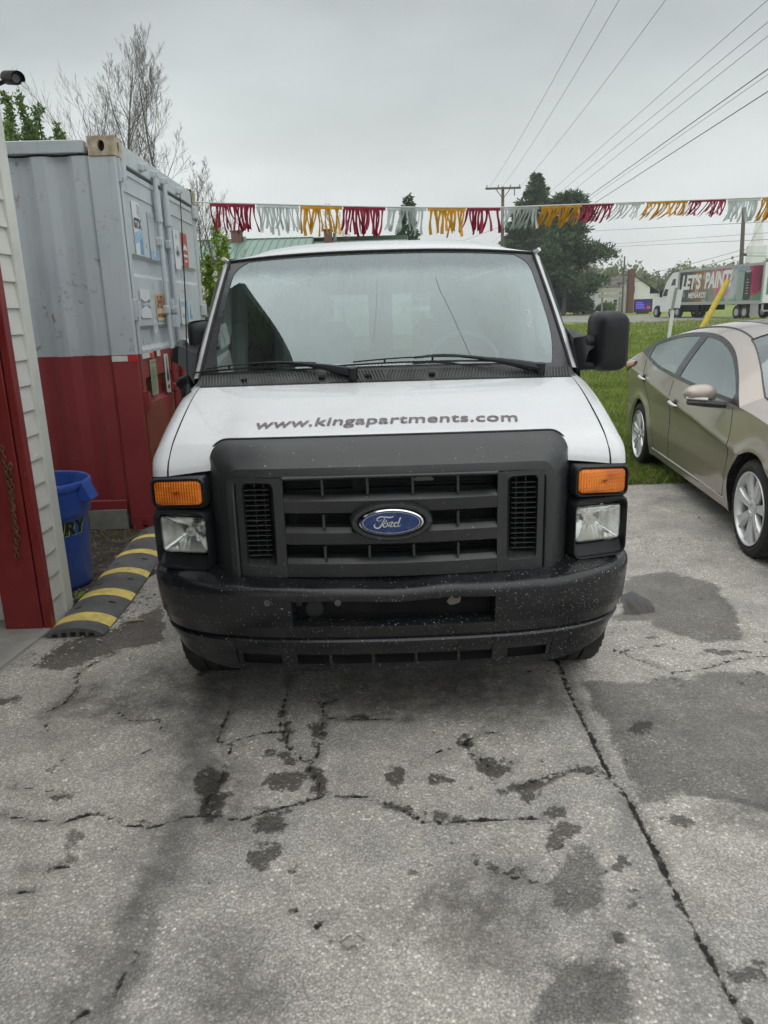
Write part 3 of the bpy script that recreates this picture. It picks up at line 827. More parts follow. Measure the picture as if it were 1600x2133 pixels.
for sx_ in (-1, 1):
    mb = MB()
    gp = [roof(.5 + sx_ * .5, k / 59) for k in range(4, 58)]
    gp = [(p[0] + sx_ * .006, p[1], p[2] - .002) for p in gp]
    gp = [(gp[0][0] + sx_ * .016, gp[0][1] - .03, gp[0][2] + .012)] + gp
    mb.tube(gp, .011, 6); mb.build('drip_rail', M_white, **V)
    # body side: rows from gutter to sill; the front door window is an opening
    rows = [(.835, 1.865), (.868, 1.76), (.905, 1.40), (.925, 1.30), (.936, 1.05), (.938, .80), (.93, .55), (.90, .36)]
    cols = [1.02, 1.12, 1.78, 1.86, 2.6, 3.75, 3.8, 4.2, 4.62, 5.2, 5.34]
    def side(i, j):
        x, z = rows[j]; y = cols[i]
        if i == 0: y = [1.60, 1.50, 1.12, 1.02, 1.0, 1.0, 1.0, 1.0][j]
        if i == 1: y = [1.66, 1.57, 1.20, 1.10, 1.1, 1.1, 1.1, 1.1][j]
        if i >= 9: x -= .03 * (i - 8)
        return (sx_ * x, y, z)
    mb = MB()
    vs = [side(i, j) for j in range(8) for i in range(11)]
    fs = [(j * 11 + i, j * 11 + i + 1, (j + 1) * 11 + i + 1, (j + 1) * 11 + i) for j in range(7) for i in range(10) if not (j == 1 and i == 1) and not (j >= 6 and i in (6, 7))]
    mb.add(vs, fs); mb.build('side_panel', M_white, smooth=30, **V)
    mb = MB(); mb.add([side(1, 1), side(2, 1), side(2, 2), side(1, 2)], [(0, 1, 2, 3)])
    g = G('side_glass'); gl = g.n('BsdfGlossy'); gl.inputs['Roughness'].default_value = .02; tp = g.n('BsdfTransparent'); g.set(tp.inputs[0], (.38, .44, .42)); fr = g.n('LayerWeight'); fr.inputs[0].default_value = .5
    mx = g.n('MixShader'); g.set(mx.inputs[0], g.mr(fr.outputs[1], 0, 1, .08, .9)); g.set(mx.inputs[1], tp.outputs[0]); g.set(mx.inputs[2], gl.outputs[0]); M_sglass = g.end(mx.outputs[0])
    mb.build('door_window', M_sglass, smooth=None, **V)
# rear wall with two windows
mb = MB()
for cx, cz, sx2, sz2 in ((0, 1.845, 1.69, .17), (0, .78, 1.80, .86), (-.785, 1.48, .21, .56), (.785, 1.48, .21, .56), (0, 1.48, .24, .56)):
    mb.box((cx, 5.31, cz), (sx2, .04, sz2))
mb.build('rear_door', M_white, smooth=None, **V)
mb = MB()
for sx_ in (-1, 1): mb.box((sx_ * .4, 5.31, 1.48), (.56, .008, .56))
mb.build('rear_window', M_sglass, smooth=None, **V)
# cabin
M_cab = pm('cabin_grey', (.42, .45, .44), .8, var=.1)
M_cab2 = pm('cabin_dark_grey', (.17, .18, .18), .85)
mb = MB()
mb.grid(lambda u, v: ((u * 2 - 1) * .84, .86 + .12 * abs(u * 2 - 1) ** 2 + v * .48, 1.300 + .045 * math.sin(v * 2.6) - .22 * max(0, v - .8) / .2 - .03 * abs(u * 2 - 1) ** 4), 31, 14)
mb.box((0, 1.35, .95), (1.66, .10, .5))
mb.build('dashboard', M_cab, smooth=50, **V)
mb = MB()
wc = Vector((.42, 1.46, 1.30)); wx = Vector((1, 0, 0)); wy = Vector((0, .42, .91))
rg = [wc + (wx * math.cos(a) + wy * math.sin(a)) * .195 for a in np.linspace(0, 2 * PI, 33)]
mb.tube(rg, .016, 8, cap=False)
for a in (-.3, PI + .3, -PI / 2): mb.tube([wc, wc + (wx * math.cos(a) + wy * math.sin(a)) * .19], .018, 6)
mb.tube([wc + Vector((0, -.01, 0)), wc + Vector((0, -.25, -.12))], .05, 10)
mb.build('steering_wheel', M_cab2, **V)
for sx_ in (-1, 1):
    mb = MB()
    mb.box((sx_ * .44, 2.02, .88), (.52, .55, .16), ch=.05)
    mb.box((sx_ * .44, 2.32, 1.22), (.50, .16, .66), ch=.06, M=Matrix.Rotation(-.16, 3, 'X'))
    mb.box((sx_ * .44, 2.40, 1.63), (.26, .11, .18), ch=.04)
    mb.build('seat', M_cab, smooth=40, **V)
    mb = MB()
    dx = sx_ * .855
    mb.tube([(dx, 1.14, 1.36), (dx - sx_ * .02, 1.35, 1.42), (dx - sx_ * .03, 1.44, 1.52), (dx - sx_ * .02, 1.60, 1.72), (dx - sx_ * .03, 1.68, 1.80)], [.03, .035, .035, .03, .03], 8)
    mb.box((sx_ * .86, 1.45, 1.12), (.05, .9, .42), ch=.02)
    mb.tube([(sx_ * .85, 1.85, 1.2), (sx_ * .80, 1.85, 1.85)], .05, 8)
    mb.build('door_trim', M_cab, **V)
mb = MB(); mb.box((0, 3.2, .50), (1.8, 4.2, .10)); mb.box((0, .62, .66), (1.5, .5, .5)); mb.box((0, 2.8, .38), (1.3, 4.6, .12))
mb.build('floor_pan', M_dark, smooth=None, **V)
p = off(ws(.5, .86)) + Vector((0, .012, -.016))
mb = MB(); mb.box(p, (.03, .008, .032), ch=.003, M=Matrix.Rotation(R_(-50), 3, 'X')); mb.build('mirror_mount', M_black, **V)

# grille surround: rings from the outer edge inwards
def sweep(x): return .085 * (abs(x) / .67) ** 2.2
def arch(hx, zt, zb, r, y0, n=7, ytop=0.0, drop=0.0):
    """open-bottom ring of a portal: up the left, across the top, down the right."""
    pts = []
    for t in np.linspace(0, 1, 7)[:-1]: pts.append((-hx, zb + (zt - r - zb) * t))
    for k in range(n): a = PI - (PI / 2) * k / n; pts.append((-hx + r + r * math.cos(a), zt - r + r * math.sin(a)))
    for t in np.linspace(0, 1, 13)[:-1]: pts.append((-(hx - r) + 2 * (hx - r) * t, zt))
    for k in range(n): a = PI / 2 - (PI / 2) * k / n; pts.append((hx - r + r * math.cos(a), zt - r + r * math.sin(a)))
    for t in np.linspace(0, 1, 7): pts.append((hx, zt - r - (zt - r - zb) * t))
    out = []
    for x, z in pts:
        f = max(0, min(1, (z - (zt - .09)) / .09))
        out.append((x, y0 + sweep(x) + ytop * f, z - drop * f * 0 - .012 * (x / .67) ** 2 * f))
    return out
ZB = .655
rs = [arch(.685, 1.158, ZB, .066, .135, ytop=.085), arch(.680, 1.160, ZB, .064, .120, ytop=.085), arch(.668, 1.152, ZB, .060, .098, ytop=.085), arch(.655, 1.140, ZB, .058, .080, ytop=.078), arch(.632, 1.112, ZB, .054, .062, ytop=.050),
      arch(.608, 1.082, ZB, .050, .046, ytop=.022), arch(.602, 1.076, ZB, .048, .042, ytop=.016), arch(.580, 1.052, ZB, .045, .040, ytop=.010), arch(.574, 1.046, ZB, .04, .043, ytop=.006), arch(.565, 1.040, ZB, .03, .062)]
mb = MB(); mb.rings(rs, close=False)
mb.build('grille_surround', M_grille, smooth=22, **V)
mb = MB(); mb.tube([(p[0] * 1.003, p[1] + .010, p[2] + .001) for p in rs[0]], .006, 6); mb.build('surround_gasket', M_rubber, **V)
# upright frames with the side vents
GZT, GZB = 1.040, ZB
for sx_ in (-1, 1):
    def X(x): return sx_ * x
    mb = MB()
    def ringf(hx, hz, r, cx, cz, y): return [(X(cx + a), y + sweep(cx + a), cz + b) for a, b in rrect(hx, hz, r, 4)]
    cx, cz = .478, (GZT + GZB) / 2 + .001
    mb.rings([ringf(.088, .190, .004, cx, cz, .066), ringf(.088, .190, .004, cx, cz, .046), ringf(.058, .160, .02, cx + .006, cz + .012, .044), ringf(.052, .150, .018, cx + .01, cz + .014, .062), ringf(.046, .140, .012, cx + .018, cz + .016, .125)])
    o = mb.build('grille_upright', M_grille, smooth=40, **V)
    mb = MB()
    for k in range(14):
        z = cz - .115 + k * .0195
        mb.box((X(cx + .018), .105 + sweep(cx), z), (.092, .05, .0035))
    for dx in (-.008, .026): mb.box((X(cx + dx + .0), .118 + sweep(cx), cz + .016), (.004, .03, .28))
    mb.build('vent_louvre', M_grille, smooth=None, parent=o)
    mb = MB(); mb.box((X(cx), .20, cz), (.17, .02, .37)); mb.build('vent_back', M_dark, smooth=None, parent=o)
# horizontal bars
def bar(z0, z1, name='grille_bar'):
    prof = [(.098, z1 + .002), (.060, z1), (.044, z1 - .013), (.040, z1 - .018), (.047, z0 + .004), (.056, z0), (.10, z0 + .003)]
    mb = MB()
    xs_ = np.linspace(-.389, .389, 25)
    mb.rings([[(x, y + sweep(x), z) for y, z in prof] for x in xs_], cap0=True, cap1=True)
    return mb.build(name, M_grille, smooth=35, **V)
bar(.905, .972); bar(.785, .852); bar(.658, .733)
mb = MB()
for z0, z1 in ((.972, 1.040), (.852, .905), (.733, .785)):
    for k in range(4):
        x = -.245 + k * .163
        mb.box((x, .085, (z0 + z1) / 2), (.009, .07, z1 - z0 - .004))
mb.box((0, .062, 1.043), (.78, .05, .012), ch=.004)
mb.build('grille_divider', M_grille, smooth=None, **V)
M_fin = pm('radiator_fins', (.022, .024, .026), .6)
mb = MB(); mb.box((0, .235, .87), (1.2, .02, .50)); mb.box((0, .19, 1.062), (1.15, .12, .012))  # thin top plate added to block sky showing through the grille
for k in range(34): mb.box((0, .222, .665 + k * .0115), (.72, .012, .003))
mb.build('radiator_and_baffle', M_fin, smooth=None, **V)
mb = MB(); mb.box((-.115, .19, 1.00), (.05, .03, .07)); mb.box((.10, .20, .96), (1.0, .02, .012)); mb.tube([(-.4, .2, .76), (-.2, .2, .75), (.2, .2, .745), (.42, .2, .77)], .012, 8)
mb.build('hood_latch', M_fin, **V)
mb = MB(); mb.prism([(0, 0), (.02, .012), (.065, .014), (.07, .004), (.078, .003), (.074, -.006), (.01, -.006)], basis((.088, .17, 1.0), (1, 0, 0), (0, 0, 1)), .003); mb.build('torn_label', pm('torn_label', (.42, .42, .38), .7), smooth=None, **V)
# oval badge
def oval(a, b, y, n=48): return [(a * math.cos(2 * PI * k / n), y, .878 + b * math.sin(2 * PI * k / n)) for k in range(n)]
mb = MB(); mb.rings([oval(.152, .074, .07), oval(.148, .071, .020), oval(.140, .066, .012), oval(.128, .057, .012), oval(.121, .053, .020), oval(.118, .051, .028)], cap1=True)
em = mb.build('badge_bezel', M_grille, smooth=40, **V)
mb = MB(); mb.rings([oval(.1175, .0505, .026), oval(.116, .049, .016), oval(.110, .0445, .013), oval(.108, .043, .016)]); 
mb.rings([oval(.1035, .040, .0125), oval(.1035, .040, .0115), oval(.1015, .0385, .0115), oval(.1015, .0385, .0125)])
mb.build('badge_ring', M_chrome, smooth=40, parent=em)
M_blue = pm('badge_blue', (.018, .045, .17), .3, var=.35, scale=40, dirt=.5, dcol=(.10, .13, .2), dscale=60)
mb = MB(); mb.rings([oval(.109, .0438, .0135), oval(.05, .02, .0125), oval(.001, .0005, .0125)], cap1=True); mb.build('badge_plate', M_blue, parent=em)
# script lettering as tapered ribbons
mb = MB()
def stroke(pts, w):
    P = crv(pts, 26); n = len(P)
    wl = np.interp(np.linspace(0, 1, n), np.linspace(0, 1, len(w)), w)
    vs = []; fs = []
    for i in range(n):
        t = P[min(i + 1, n - 1)] - P[max(i - 1, 0)]; L = np.hypot(*t) + 1e-9; nn = np.array([-t[1], t[0]]) / L
        for sgn in (1, -1):
            q = P[i] + nn * wl[i] * sgn
            vs.append((q[0], .0105, .878 + q[1]))
    for i in range(n - 1): fs.append((2 * i, 2 * i + 1, 2 * i + 3, 2 * i + 2))
    mb.add(vs, fs)
u_ = .001
def S(l): return [(x * u_, y * u_) for x, y in l]
stroke(S([(-46, 8), (-51, 11), (-49, 18), (-38, 23), (-22, 22), (-6, 20), (4, 22), (7, 25)]), [.0008, .0016, .002, .0022, .0022, .0024, .002, .001])
stroke(S([(-21, 22), (-26, 10), (-33, -4), (-42, -16), (-52, -19), (-60, -14), (-61, -7), (-57, -3)]), [.0012, .0018, .0022, .0026, .0026, .0024, .002, .0006])
stroke(S([(-46, 7), (-39, 8), (-34, 13)]), [.0006, .001, .0006]); stroke(S([(-34, 3), (-26, 3), (-18, 6), (-16, 10), (-20, 11)]), [.001, .0016, .0014, .001, .0006])
stroke(S([(-20, -1), (-28, -5), (-29, -13), (-22, -15), (-15, -9), (-14, -2), (-19, 0), (-12, 1), (-4, 2)]), [.0012, .0022, .0022, .0018, .002, .002, .0012, .0009, .0008])
stroke(S([(-4, 2), (-7, -6), (-10, -14)]), [.0018, .0024, .002]); stroke(S([(-8, -7), (-3, 0), (3, 3), (6, 0), (4, -3)]), [.0008, .0012, .002, .0022, .001])
stroke(S([(4, 2), (-1, -8), (-3, -14), (3, -14), (10, -9)]), [.001, .0018, .0022, .0014, .0006])
stroke(S([(24, 0), (15, 0), (10, -7), (12, -14), (19, -13), (25, -5)]), [.0016, .0022, .0024, .0022, .0016, .001])
stroke(S([(34, 19), (29, 7), (24, -6), (22, -13), (27, -14), (34, -9)]), [.0022, .0024, .0024, .0022, .0014, .0006])
mb.build('badge_script', pm('brushed_silver', (.62, .63, .62), .3, .3), smooth=None, parent=em)

# lamp clusters
g = G('lamp_lens')
gl = g.n('BsdfGlossy'); gl.inputs['Roughness'].default_value = .04; tp = g.n('BsdfTransparent'); g.set(tp.inputs[0], (.93, .95, .94))
wvx = g.bump(g.wave(24, 'X'), .16, .003)
g.set(gl.inputs['Normal'], wvx)
fr = g.n('LayerWeight'); fr.inputs[0].default_value = .5
mx = g.n('MixShader'); g.set(mx.inputs[0], g.mr(fr.outputs[1], 0, 1, .10, .9)); g.set(mx.inputs[1], tp.outputs[0]); g.set(mx.inputs[2], gl.outputs[0])
M_lens = g.end(mx.outputs[0])
g = G('lamp_reflector')
M_refl = g.end(g.bsdf((.92, .93, .92), .14, 1.0, g.bump(g.wave(13, 'X'), .08, .003)))
g = G('amber_lens')
st = g.wave(30, 'X'); sh = g.wave(22, 'Z')
col = g.mix(g.mr(g.noise(9, 2), .35, .65), (.55, .11, .002), (.92, .235, .007))
M_amber = g.end(g.bsdf(col, .12, 0, g.bump(g.m('ADD', st, g.m('MULTIPLY', sh, .35)), .65, .004), .5, .6))
PHI = R_(17)
def lampmap(sx_):
    def f(a, b, c):   # a outwards from the cluster centre, b height, c forwards
        return Vector((sx_ * (.795 + a * math.cos(PHI) + c * math.sin(PHI) * .5), .232 + a * math.sin(PHI) - c + .9 * max(0, a - .05) ** 2 / .06 * .06, b))
    return f
for sx_ in (-1, 1):
    L = lampmap(sx_)
    def rr(hx, hz, r, cx, cz, c, skew=0.0): return [L(cx + a, cz + b + skew * a, c) for a, b in rrect(hx, hz, r, 6)]
    mb = MB()
    # turn signal cell
    mb.rings([rr(.118, .060, .026, 0, .968, -.06, -.06), rr(.118, .060, .026, 0, .968, .046, -.06), rr(.113, .056, .026, 0, .968, .054, -.06), rr(.109, .052, .025, .001, .967, .053, -.06), rr(.107, .050, .024, .001, .967, .046, -.06), rr(.104, .048, .022, .001, .967, .036, -.06)], cap1=True)
    # headlamp cell
    mb.rings([rr(.118, .124, .036, 0, .785, -.06, 0), rr(.118, .120, .036, 0, .785, .050, 0), rr(.114, .115, .036, 0, .785, .060, 0), rr(.109, .108, .030, .0, .783, .058, 0), rr(.107, .104, .026, -.001, .783, .046, 0), rr(.103, .076, .014, -.002, .796, .024, 0)])
    mb.box(L(0, .917, .0), (.20, .06, .012), ch=.004)
    o = mb.build('lamp_bezel', M_black, smooth=40, **V)
    mb = MB()
    def dome(hx, hz, r, cx, cz, c0, h, sk=0.0): return [rr(hx * k, hz * k, r * max(k, .3), cx, cz, c0 + h * q, sk) for k, q in ((1, 0), (1, .45), (.97, .72), (.9, .86), (.6, .96), (.25, 1.0), (.02, 1.0))]
    mb.rings(dome(.103, .047, .020, .001, .968, .034, .022, -.06), cap1=True)
    mb.build('turn_signal', M_amber, smooth=50, **V)
    mb = MB(); mb.rings(dome(.099, .070, .015, -.002, .800, .026, .024), cap1=True)
    hl = mb.build('headlight', M_lens, smooth=50, **V)
    mb = MB()
    rsb = []
    base_ = rrect(.098, .069, .013, 6)
    for k in np.linspace(0, 1, 14):
        q = math.sqrt(max(0, 1 - .997 * k)); rsb.append([L(-.002 + (a * q * (1 - k) + .083 * q * math.cos(math.atan2(b / .069, a / .098)) * k), .800 + (b * q * (1 - k) + .066 * q * math.sin(math.atan2(b / .069, a / .098)) * k), .024 - .085 * k) for a, b in base_])
    mb.rings(rsb, cap1=True); mb.build('reflector', M_refl, smooth=50, parent=hl)
    mb = MB(); c0 = L(-.006, .796, -.03); mb.tube([c0 + Vector((0, .02, 0)), c0 + Vector((sx_ * .003, -.012, 0))], [.011, .009], 10); mb.tube([c0 + Vector((0, -.006, 0)), c0 + Vector((0, -.008, 0))], .02, 12)
    mb.build('bulb', M_chrome, parent=hl)

# bumper and lower valance
BP = crv([(0, 0), (.2, .004), (.4, .016), (.56, .036), (.69, .066), (.79, .110), (.865, .165), (.915, .235), (.938, .31), (.945, .42), (.94, .56)], 60)
def bx(t):  # t in -1..1
    k = abs(t) * 59; i = min(58, int(k)); f = k - i
    p = BP[i] * (1 - f) + BP[i + 1] * f
    return (math.copysign(p[0], t), p[1])
def nrm2(t):
    e = 1e-3; a = bx(max(-1, t - e)); b = bx(min(1, t + e)); d = Vector((b[0] - a[0], b[1] - a[1])).normalized()
    return Vector((d.y, -d.x))
BZ = [(.120, .670), (.095, .667), (.055, .655), (.014, .640), (-.004, .632), (-.013, .622), (-.016, .608), (-.014, .590), (-.011, .545), (-.005, .483), (.002, .474), (.012, .44), (.020, .428), (.030, .424)]
def bump_pt(t, d, z):
    x, y = bx(t); n = nrm2(t)
    # dents along the ridge
    dz = 0; dd = 0
    if z > .56:
        dd += .006 * math.exp(-((x - .02) / .07) ** 2) * math.exp(-((z - .622) / .026) ** 2) + .005 * math.exp(-((x - .36) / .05) ** 2) * math.exp(-((z - .61) / .03) ** 2)
        dz -= .006 * math.exp(-((x + .0) / .10) ** 2) * (z < .66) - .006 * math.exp(-((x - .22) / .08) ** 2) * (z < .66)
        if .52 < x < .72: dz -= .006 * math.sin((x - .52) / .2 * PI) * (z < .66)
    up = .018 * max(0, abs(x) - .5) / .45 * (1 if z > .6 else .3)
    return (x - n.x * 0 + n.x * (-d), y + n.y * (-d), z + dz + up)
tt = sorted(set([round(k / 59 * s_, 5) for k in range(60) for s_ in (-1, 1)]))
tx = np.array([bx(t)[0] for t in tt])
iL = int(np.argmin(abs(tx + .389))); iR = int(np.argmin(abs(tx - .389)))
mb = MB()
nt = len(tt)
mb.grid(lambda u, v: bump_pt(tt[int(round(u * (nt - 1)))], *BZ[int(round(v * (len(BZ) - 1)))]), nt, len(BZ), skip=lambda i, j: iL <= i < iR and j in (7, 8))
# return lips of the plate opening
zt_, zb_ = BZ[7][1], BZ[9][1]
lip = []
for k in range(iL, iR + 1): lip.append(bump_pt(tt[k], BZ[7][0], zt_))
for k in range(iR, iL - 1, -1): lip.append(bump_pt(tt[k], BZ[9][0], zb_))
mb.rings([lip, [(x * .985, y + .018, z + (-.007 if z > .53 else .012)) for x, y, z in lip], [(x * .975, y + .07, z + (-.007 if z > .53 else .012)) for x, y, z in lip]])
bo = mb.build('bumper', M_bump, smooth=40, **V)
mb = MB(); mb.box((0, .13, .54), (.9, .02, .16)); mb.build('bumper_void', M_dark, smooth=None, parent=bo)
mb = MB(); mb.tube([(-.30, .085, .525), (-.30, .12, .525)], .035, 16); mb.box((-.36, .09, .56), (.03, .04, .03)); mb.build('tow_hole', M_fin, parent=bo)
mb = MB(); mb.box((-.31, .075, .572), (.09, .03, .016)); mb.prism([(0, 0), (.015, .018), (.04, .012), (.055, .022), (.05, -.004), (.03, -.012), (.012, -.014)], basis((.20, .06, .552), (1, 0, 0), (0, 0, 1)), .006); mb.build('torn_bracket', pm('old_metal', (.20, .19, .15), .6, .4), smooth=None, parent=bo)
mb = MB()
for x in (-.475, -.215):
    t = tt[int(np.argmin(abs(tx - x)))]; p = Vector(bump_pt(t, -.014, .585)); mb.lathe([(.012, 0), (.012, .004), (.008, .0045), (.006, .001), (0.0005, .001)], 14, basis(p + Vector((0, .001, 0)), (1, 0, 0), (0, 0, 1)))
mb.build('bumper_bolt', pm('bolt', (.12, .12, .12), .4, .6), parent=bo)
# valance
def val_low(x): return .272 + (0 if abs(x) < .60 else .066 * min(1, (abs(x) - .60) / .33) ** 1.5)
VR = [(.028, 1.0), (.022, .97), (.016, .92), (.020, .80), (.026, .66), (.034, .54), (.044, .26), (.048, .12), (.052, .03), (.060, 0.0), (.10, .0)]
def val_pt(t, d, q):
    x, y = bx(t); n = nrm2(t); lo = val_low(x); hi = .425 + .006 * max(0, abs(x) - .5)
    return (x - n.x * d, y - n.y * d, lo + (hi - lo) * q)
tv = [t for t in tt if abs(bx(t)[0]) < .9395]; nv_ = len(tv); vx = np.array([bx(t)[0] for t in tv])
def inh(i, j):
    x = (vx[i] + vx[i + 1]) / 2
    return j in (5,) and (abs(x) < .385 or .44 < abs(x) < .585)
mb = MB(); mb.grid(lambda u, v: val_pt(tv[int(round(u * (nv_ - 1)))], *VR[int(round(v * (len(VR) - 1)))]), nv_, len(VR), skip=inh)
vo = mb.build('valance', M_bump, smooth=40, **V)
mb = MB()
for k in range(4): 
    x = -.245 + k * .163; mb.box((x, .055 + .1 * x * x, .334), (.011, .03, .045))
for s_ in (-1, 1):
    for xx in (.612, .388):
        t = tv[int(np.argmin(abs(vx - s_ * xx)))]; p0 = val_pt(t, VR[2][0] - .001, .95); p1 = val_pt(t, VR[6][0] - .001, .22); mb.tube([p0, val_pt(t, VR[4][0] - .001, .66), p1], .0022, 4)
mb.build('valance_divider', M_bump, smooth=None, parent=vo)
mb = MB(); mb.box((0, .14, .335), (1.0, .02, .16)); 
for s_ in (-1, 1): mb.box((s_ * .51, .125, .335), (.2, .01, .10), M=Matrix.Rotation(s_ * .2, 3, 'Z'))
mb.build('valance_void', M_dark, smooth=None, parent=vo)
# wheels
M_tyre = pm('tyre', (.020, .020, .020), .8, bump=.35, bscale=60, dirt=.6, dcol=(.085, .072, .055), dscale=9)
def tyre_mesh(R, rr_, w, tread=36):
    mb = MB(); n = 72
    prof = [(rr_, -w * .42), (rr_ + .02, -w * .5), (R - .05, -w * .53), (R - .015, -w * .48), (R, -w * .38), (R, -w * .14), (R - .010, -w * .13), (R - .010, -w * .10), (R, -w * .09), (R, w * .09), (R - .010, w * .10), (R - .010, w * .13), (R, w * .14), (R, w * .38), (R - .015, w * .48), (R - .05, w * .53), (rr_ + .02, w * .5), (rr_, w * .42)]
    rs = []
    for r, h in prof:
        ring = []
        for k in range(n):
            q = r - (.010 if (k % 2 == 0 and r > R - .03 and abs(h) > w * .2) else 0)
            ring.append((h, q * math.cos(2 * PI * k / n), q * math.sin(2 * PI * k / n)))
        rs.append(ring)
    mb.rings(rs); return mb
def steel_rim(rr_, w):
    mb = MB(); MX = Matrix.Rotation(PI / 2, 4, 'Y')
    mb.lathe([(rr_, -w * .42), (rr_ - .012, -w * .40), (rr_ - .02, w * .1), (.12, w * .22), (.08, w * .35), (.0005, w * .35)], 32, MX); return mb
tm = tyre_mesh(.362, .215, .235).mesh('tyre', M_tyre); rm = steel_rim(.215, .235).mesh('rim', M_steel)
for x, y in ((-.805, .745), (.805, .745), (-.80, 4.2), (.80, 4.2)):
    w = bpy.data.objects.new('wheel', tm); COL.link(w); w.parent = van; w.location = (x, y, .352)
    link('rim', rm, w)
for s_ in (-1, 1):
    mb = MB(); mb.grid(lambda u, v: (s_ * (.62 + .29 * v), .745 + .44 * math.cos(u * PI), .38 + .44 * math.sin(u * PI)), 20, 3); mb.add([(s_ * .62, .3, .3), (s_ * .62, 1.2, .3), (s_ * .62, 1.2, .9), (s_ * .62, .3, .9)], [(0, 1, 2, 3)]); mb.build('wheel_liner', M_dark, **V)

# door mirrors
def mirror_arm(mb, pts, rad): mb.tube(crv(pts, 12), list(np.interp(np.linspace(0, 1, 12), np.linspace(0, 1, len(rad)), rad)), 10)
mb = MB()   # base on the door corner, right of the photograph
mb.rings([[(x, y, z) for x, y, z in ring] for ring in (
    [(.900, 1.00, 1.30), (.895, 1.06, 1.46), (.915, 1.30, 1.50), (.925, 1.32, 1.30)],
    [(.925, .98, 1.32), (.920, 1.03, 1.465), (.94, 1.24, 1.49), (.95, 1.26, 1.33)],
    [(.955, 1.00, 1.40), (.955, 1.03, 1.47), (.965, 1.16, 1.475), (.968, 1.16, 1.41)],
    [(1.00, 1.02, 1.425), (1.00, 1.04, 1.465), (1.00, 1.10, 1.465), (1.0, 1.10, 1.43)])], cap0=True, cap1=True)
mirror_arm(mb, [(.955, 1.04, 1.44), (1.01, 1.03, 1.450), (1.06, 1.02, 1.455), (1.10, 1.02, 1.46)], [.034, .019, .017, .020])
mirror_arm(mb, [(.93, 1.06, 1.335), (.98, 1.04, 1.330), (1.05, 1.02, 1.332), (1.10, 1.02, 1.335)], [.030, .019, .016, .019])
arm = mb.build('mirror_arm', M_black, smooth=50, **V)
def mhead(cx, cy, cz, hx, hz, dep, yaw, name='mirror_housing', parent=None):
    mb = MB(); Rz = Matrix.Rotation(yaw, 3, 'Z')
    def ring(kx, kz, y, r, ox=0): return [Vector((cx, cy, cz)) + Rz @ Vector((a + ox, y, b)) for a, b in rrect(hx * kx, hz * kz, r, 6)]
    mb.rings([ring(.9, .93, dep, .04), ring(1, 1, dep * .85, .045), ring(1, 1, dep * .3, .05), ring(.96, .97, dep * .08, .05), ring(.86, .91, -dep * .12, .045), ring(.6, .75, -dep * .2, .03), ring(.1, .3, -dep * .22, .004)], cap1=True)
    h = mb.build(name, M_black, smooth=50, parent=parent)
    mb = MB(); mb.tube([Vector((cx, cy, cz)) + Rz @ Vector((a * .93, -dep * .09 - .003 * (b > 0), b)) for a, b in [(-hx * .95, .055), (-hx * .3, .066), (hx * .4, .062), (hx * .75, .03), (hx * .86, -.02), (hx * .86, -hz * .8)]], .0025, 5); mb.build('housing_seam', M_seam, parent=h)
    mb = MB(); mb.add([Vector((cx, cy, cz)) + Rz @ Vector((a, dep * .93, b)) for a, b in rrect(hx * .88, hz * .92, .035, 5)], [tuple(range(24))]); mb.build('mirror_glass', M_chrome, smooth=None, parent=h)
    return h
mhead(1.064, .985, 1.440, .076, .138, .15, .12, parent=van)
mb = MB()   # folded mirror on the other side
mb.rings([[(-.900, 1.00, 1.30), (-.895, 1.06, 1.44), (-.915, 1.30, 1.48), (-.925, 1.32, 1.30)], [(-.93, 1.00, 1.36), (-.925, 1.05, 1.455), (-.94, 1.22, 1.47), (-.95, 1.24, 1.36)], [(-.965, .99, 1.395), (-.965, 1.03, 1.480), (-.975, 1.14, 1.48), (-.975, 1.14, 1.40)], [(-.998, 1.01, 1.41), (-.998, 1.04, 1.465), (-.998, 1.09, 1.465), (-.998, 1.09, 1.415)]], cap0=True, cap1=True)
mirror_arm(mb, [(-.96, 1.06, 1.42), (-.985, 1.12, 1.45), (-.985, 1.2, 1.48)], [.035, .03, .025])
mirror_arm(mb, [(-.915, 1.02, 1.315), (-.965, 1.04, 1.305), (-.985, 1.13, 1.30)], [.034, .032, .026])
mb.build('mirror_arm', M_black, smooth=50, **V)
mhead(-.955, 1.31, 1.500, .038, .090, .125, -1.15, parent=van)
# antenna
ab = Vector((-.885, .80, 1.285))
mb = MB(); mb.tube([ab + Vector((-.002, 0, -.02)), ab + Vector((0, 0, .012)), ab + Vector((.004, .0, .035))], [.022, .018, .007], 12)
o = mb.build('antenna_base', M_black, **V)
mb = MB(); tipv = Vector(at(375, 404, 3.39)) - Vector((.025, 2.57, 0)); mb.tube([ab + Vector((.004, 0, .03)), (ab + tipv) / 2 + Vector((.006, 0, 0)), tipv], [.0035, .003, .002], 6); mb.build('antenna_mast', M_black, parent=o)

# perforated strip lying on the dashboard
strip = MB()
for k in range(24):
    x = -.33 + k * .0155; strip.box((x, 0, .0), (.0085, .002, .022)); strip.box((x + .0078, 0, .008), (.0072, .002, .006)); strip.box((x + .0078, 0, -.008), (.0072, .002, .006))
o = strip.build('dash_strip', pm('white_strip', (.75, .78, .77), .6), smooth=None)
tag(o, 'white perforated strip lying behind the windshield above the left wiper', 'strip'); o.location = (.025 + .06, 2.57 + .905, 1.372); o.rotation_euler = (-.6, 0, .0)
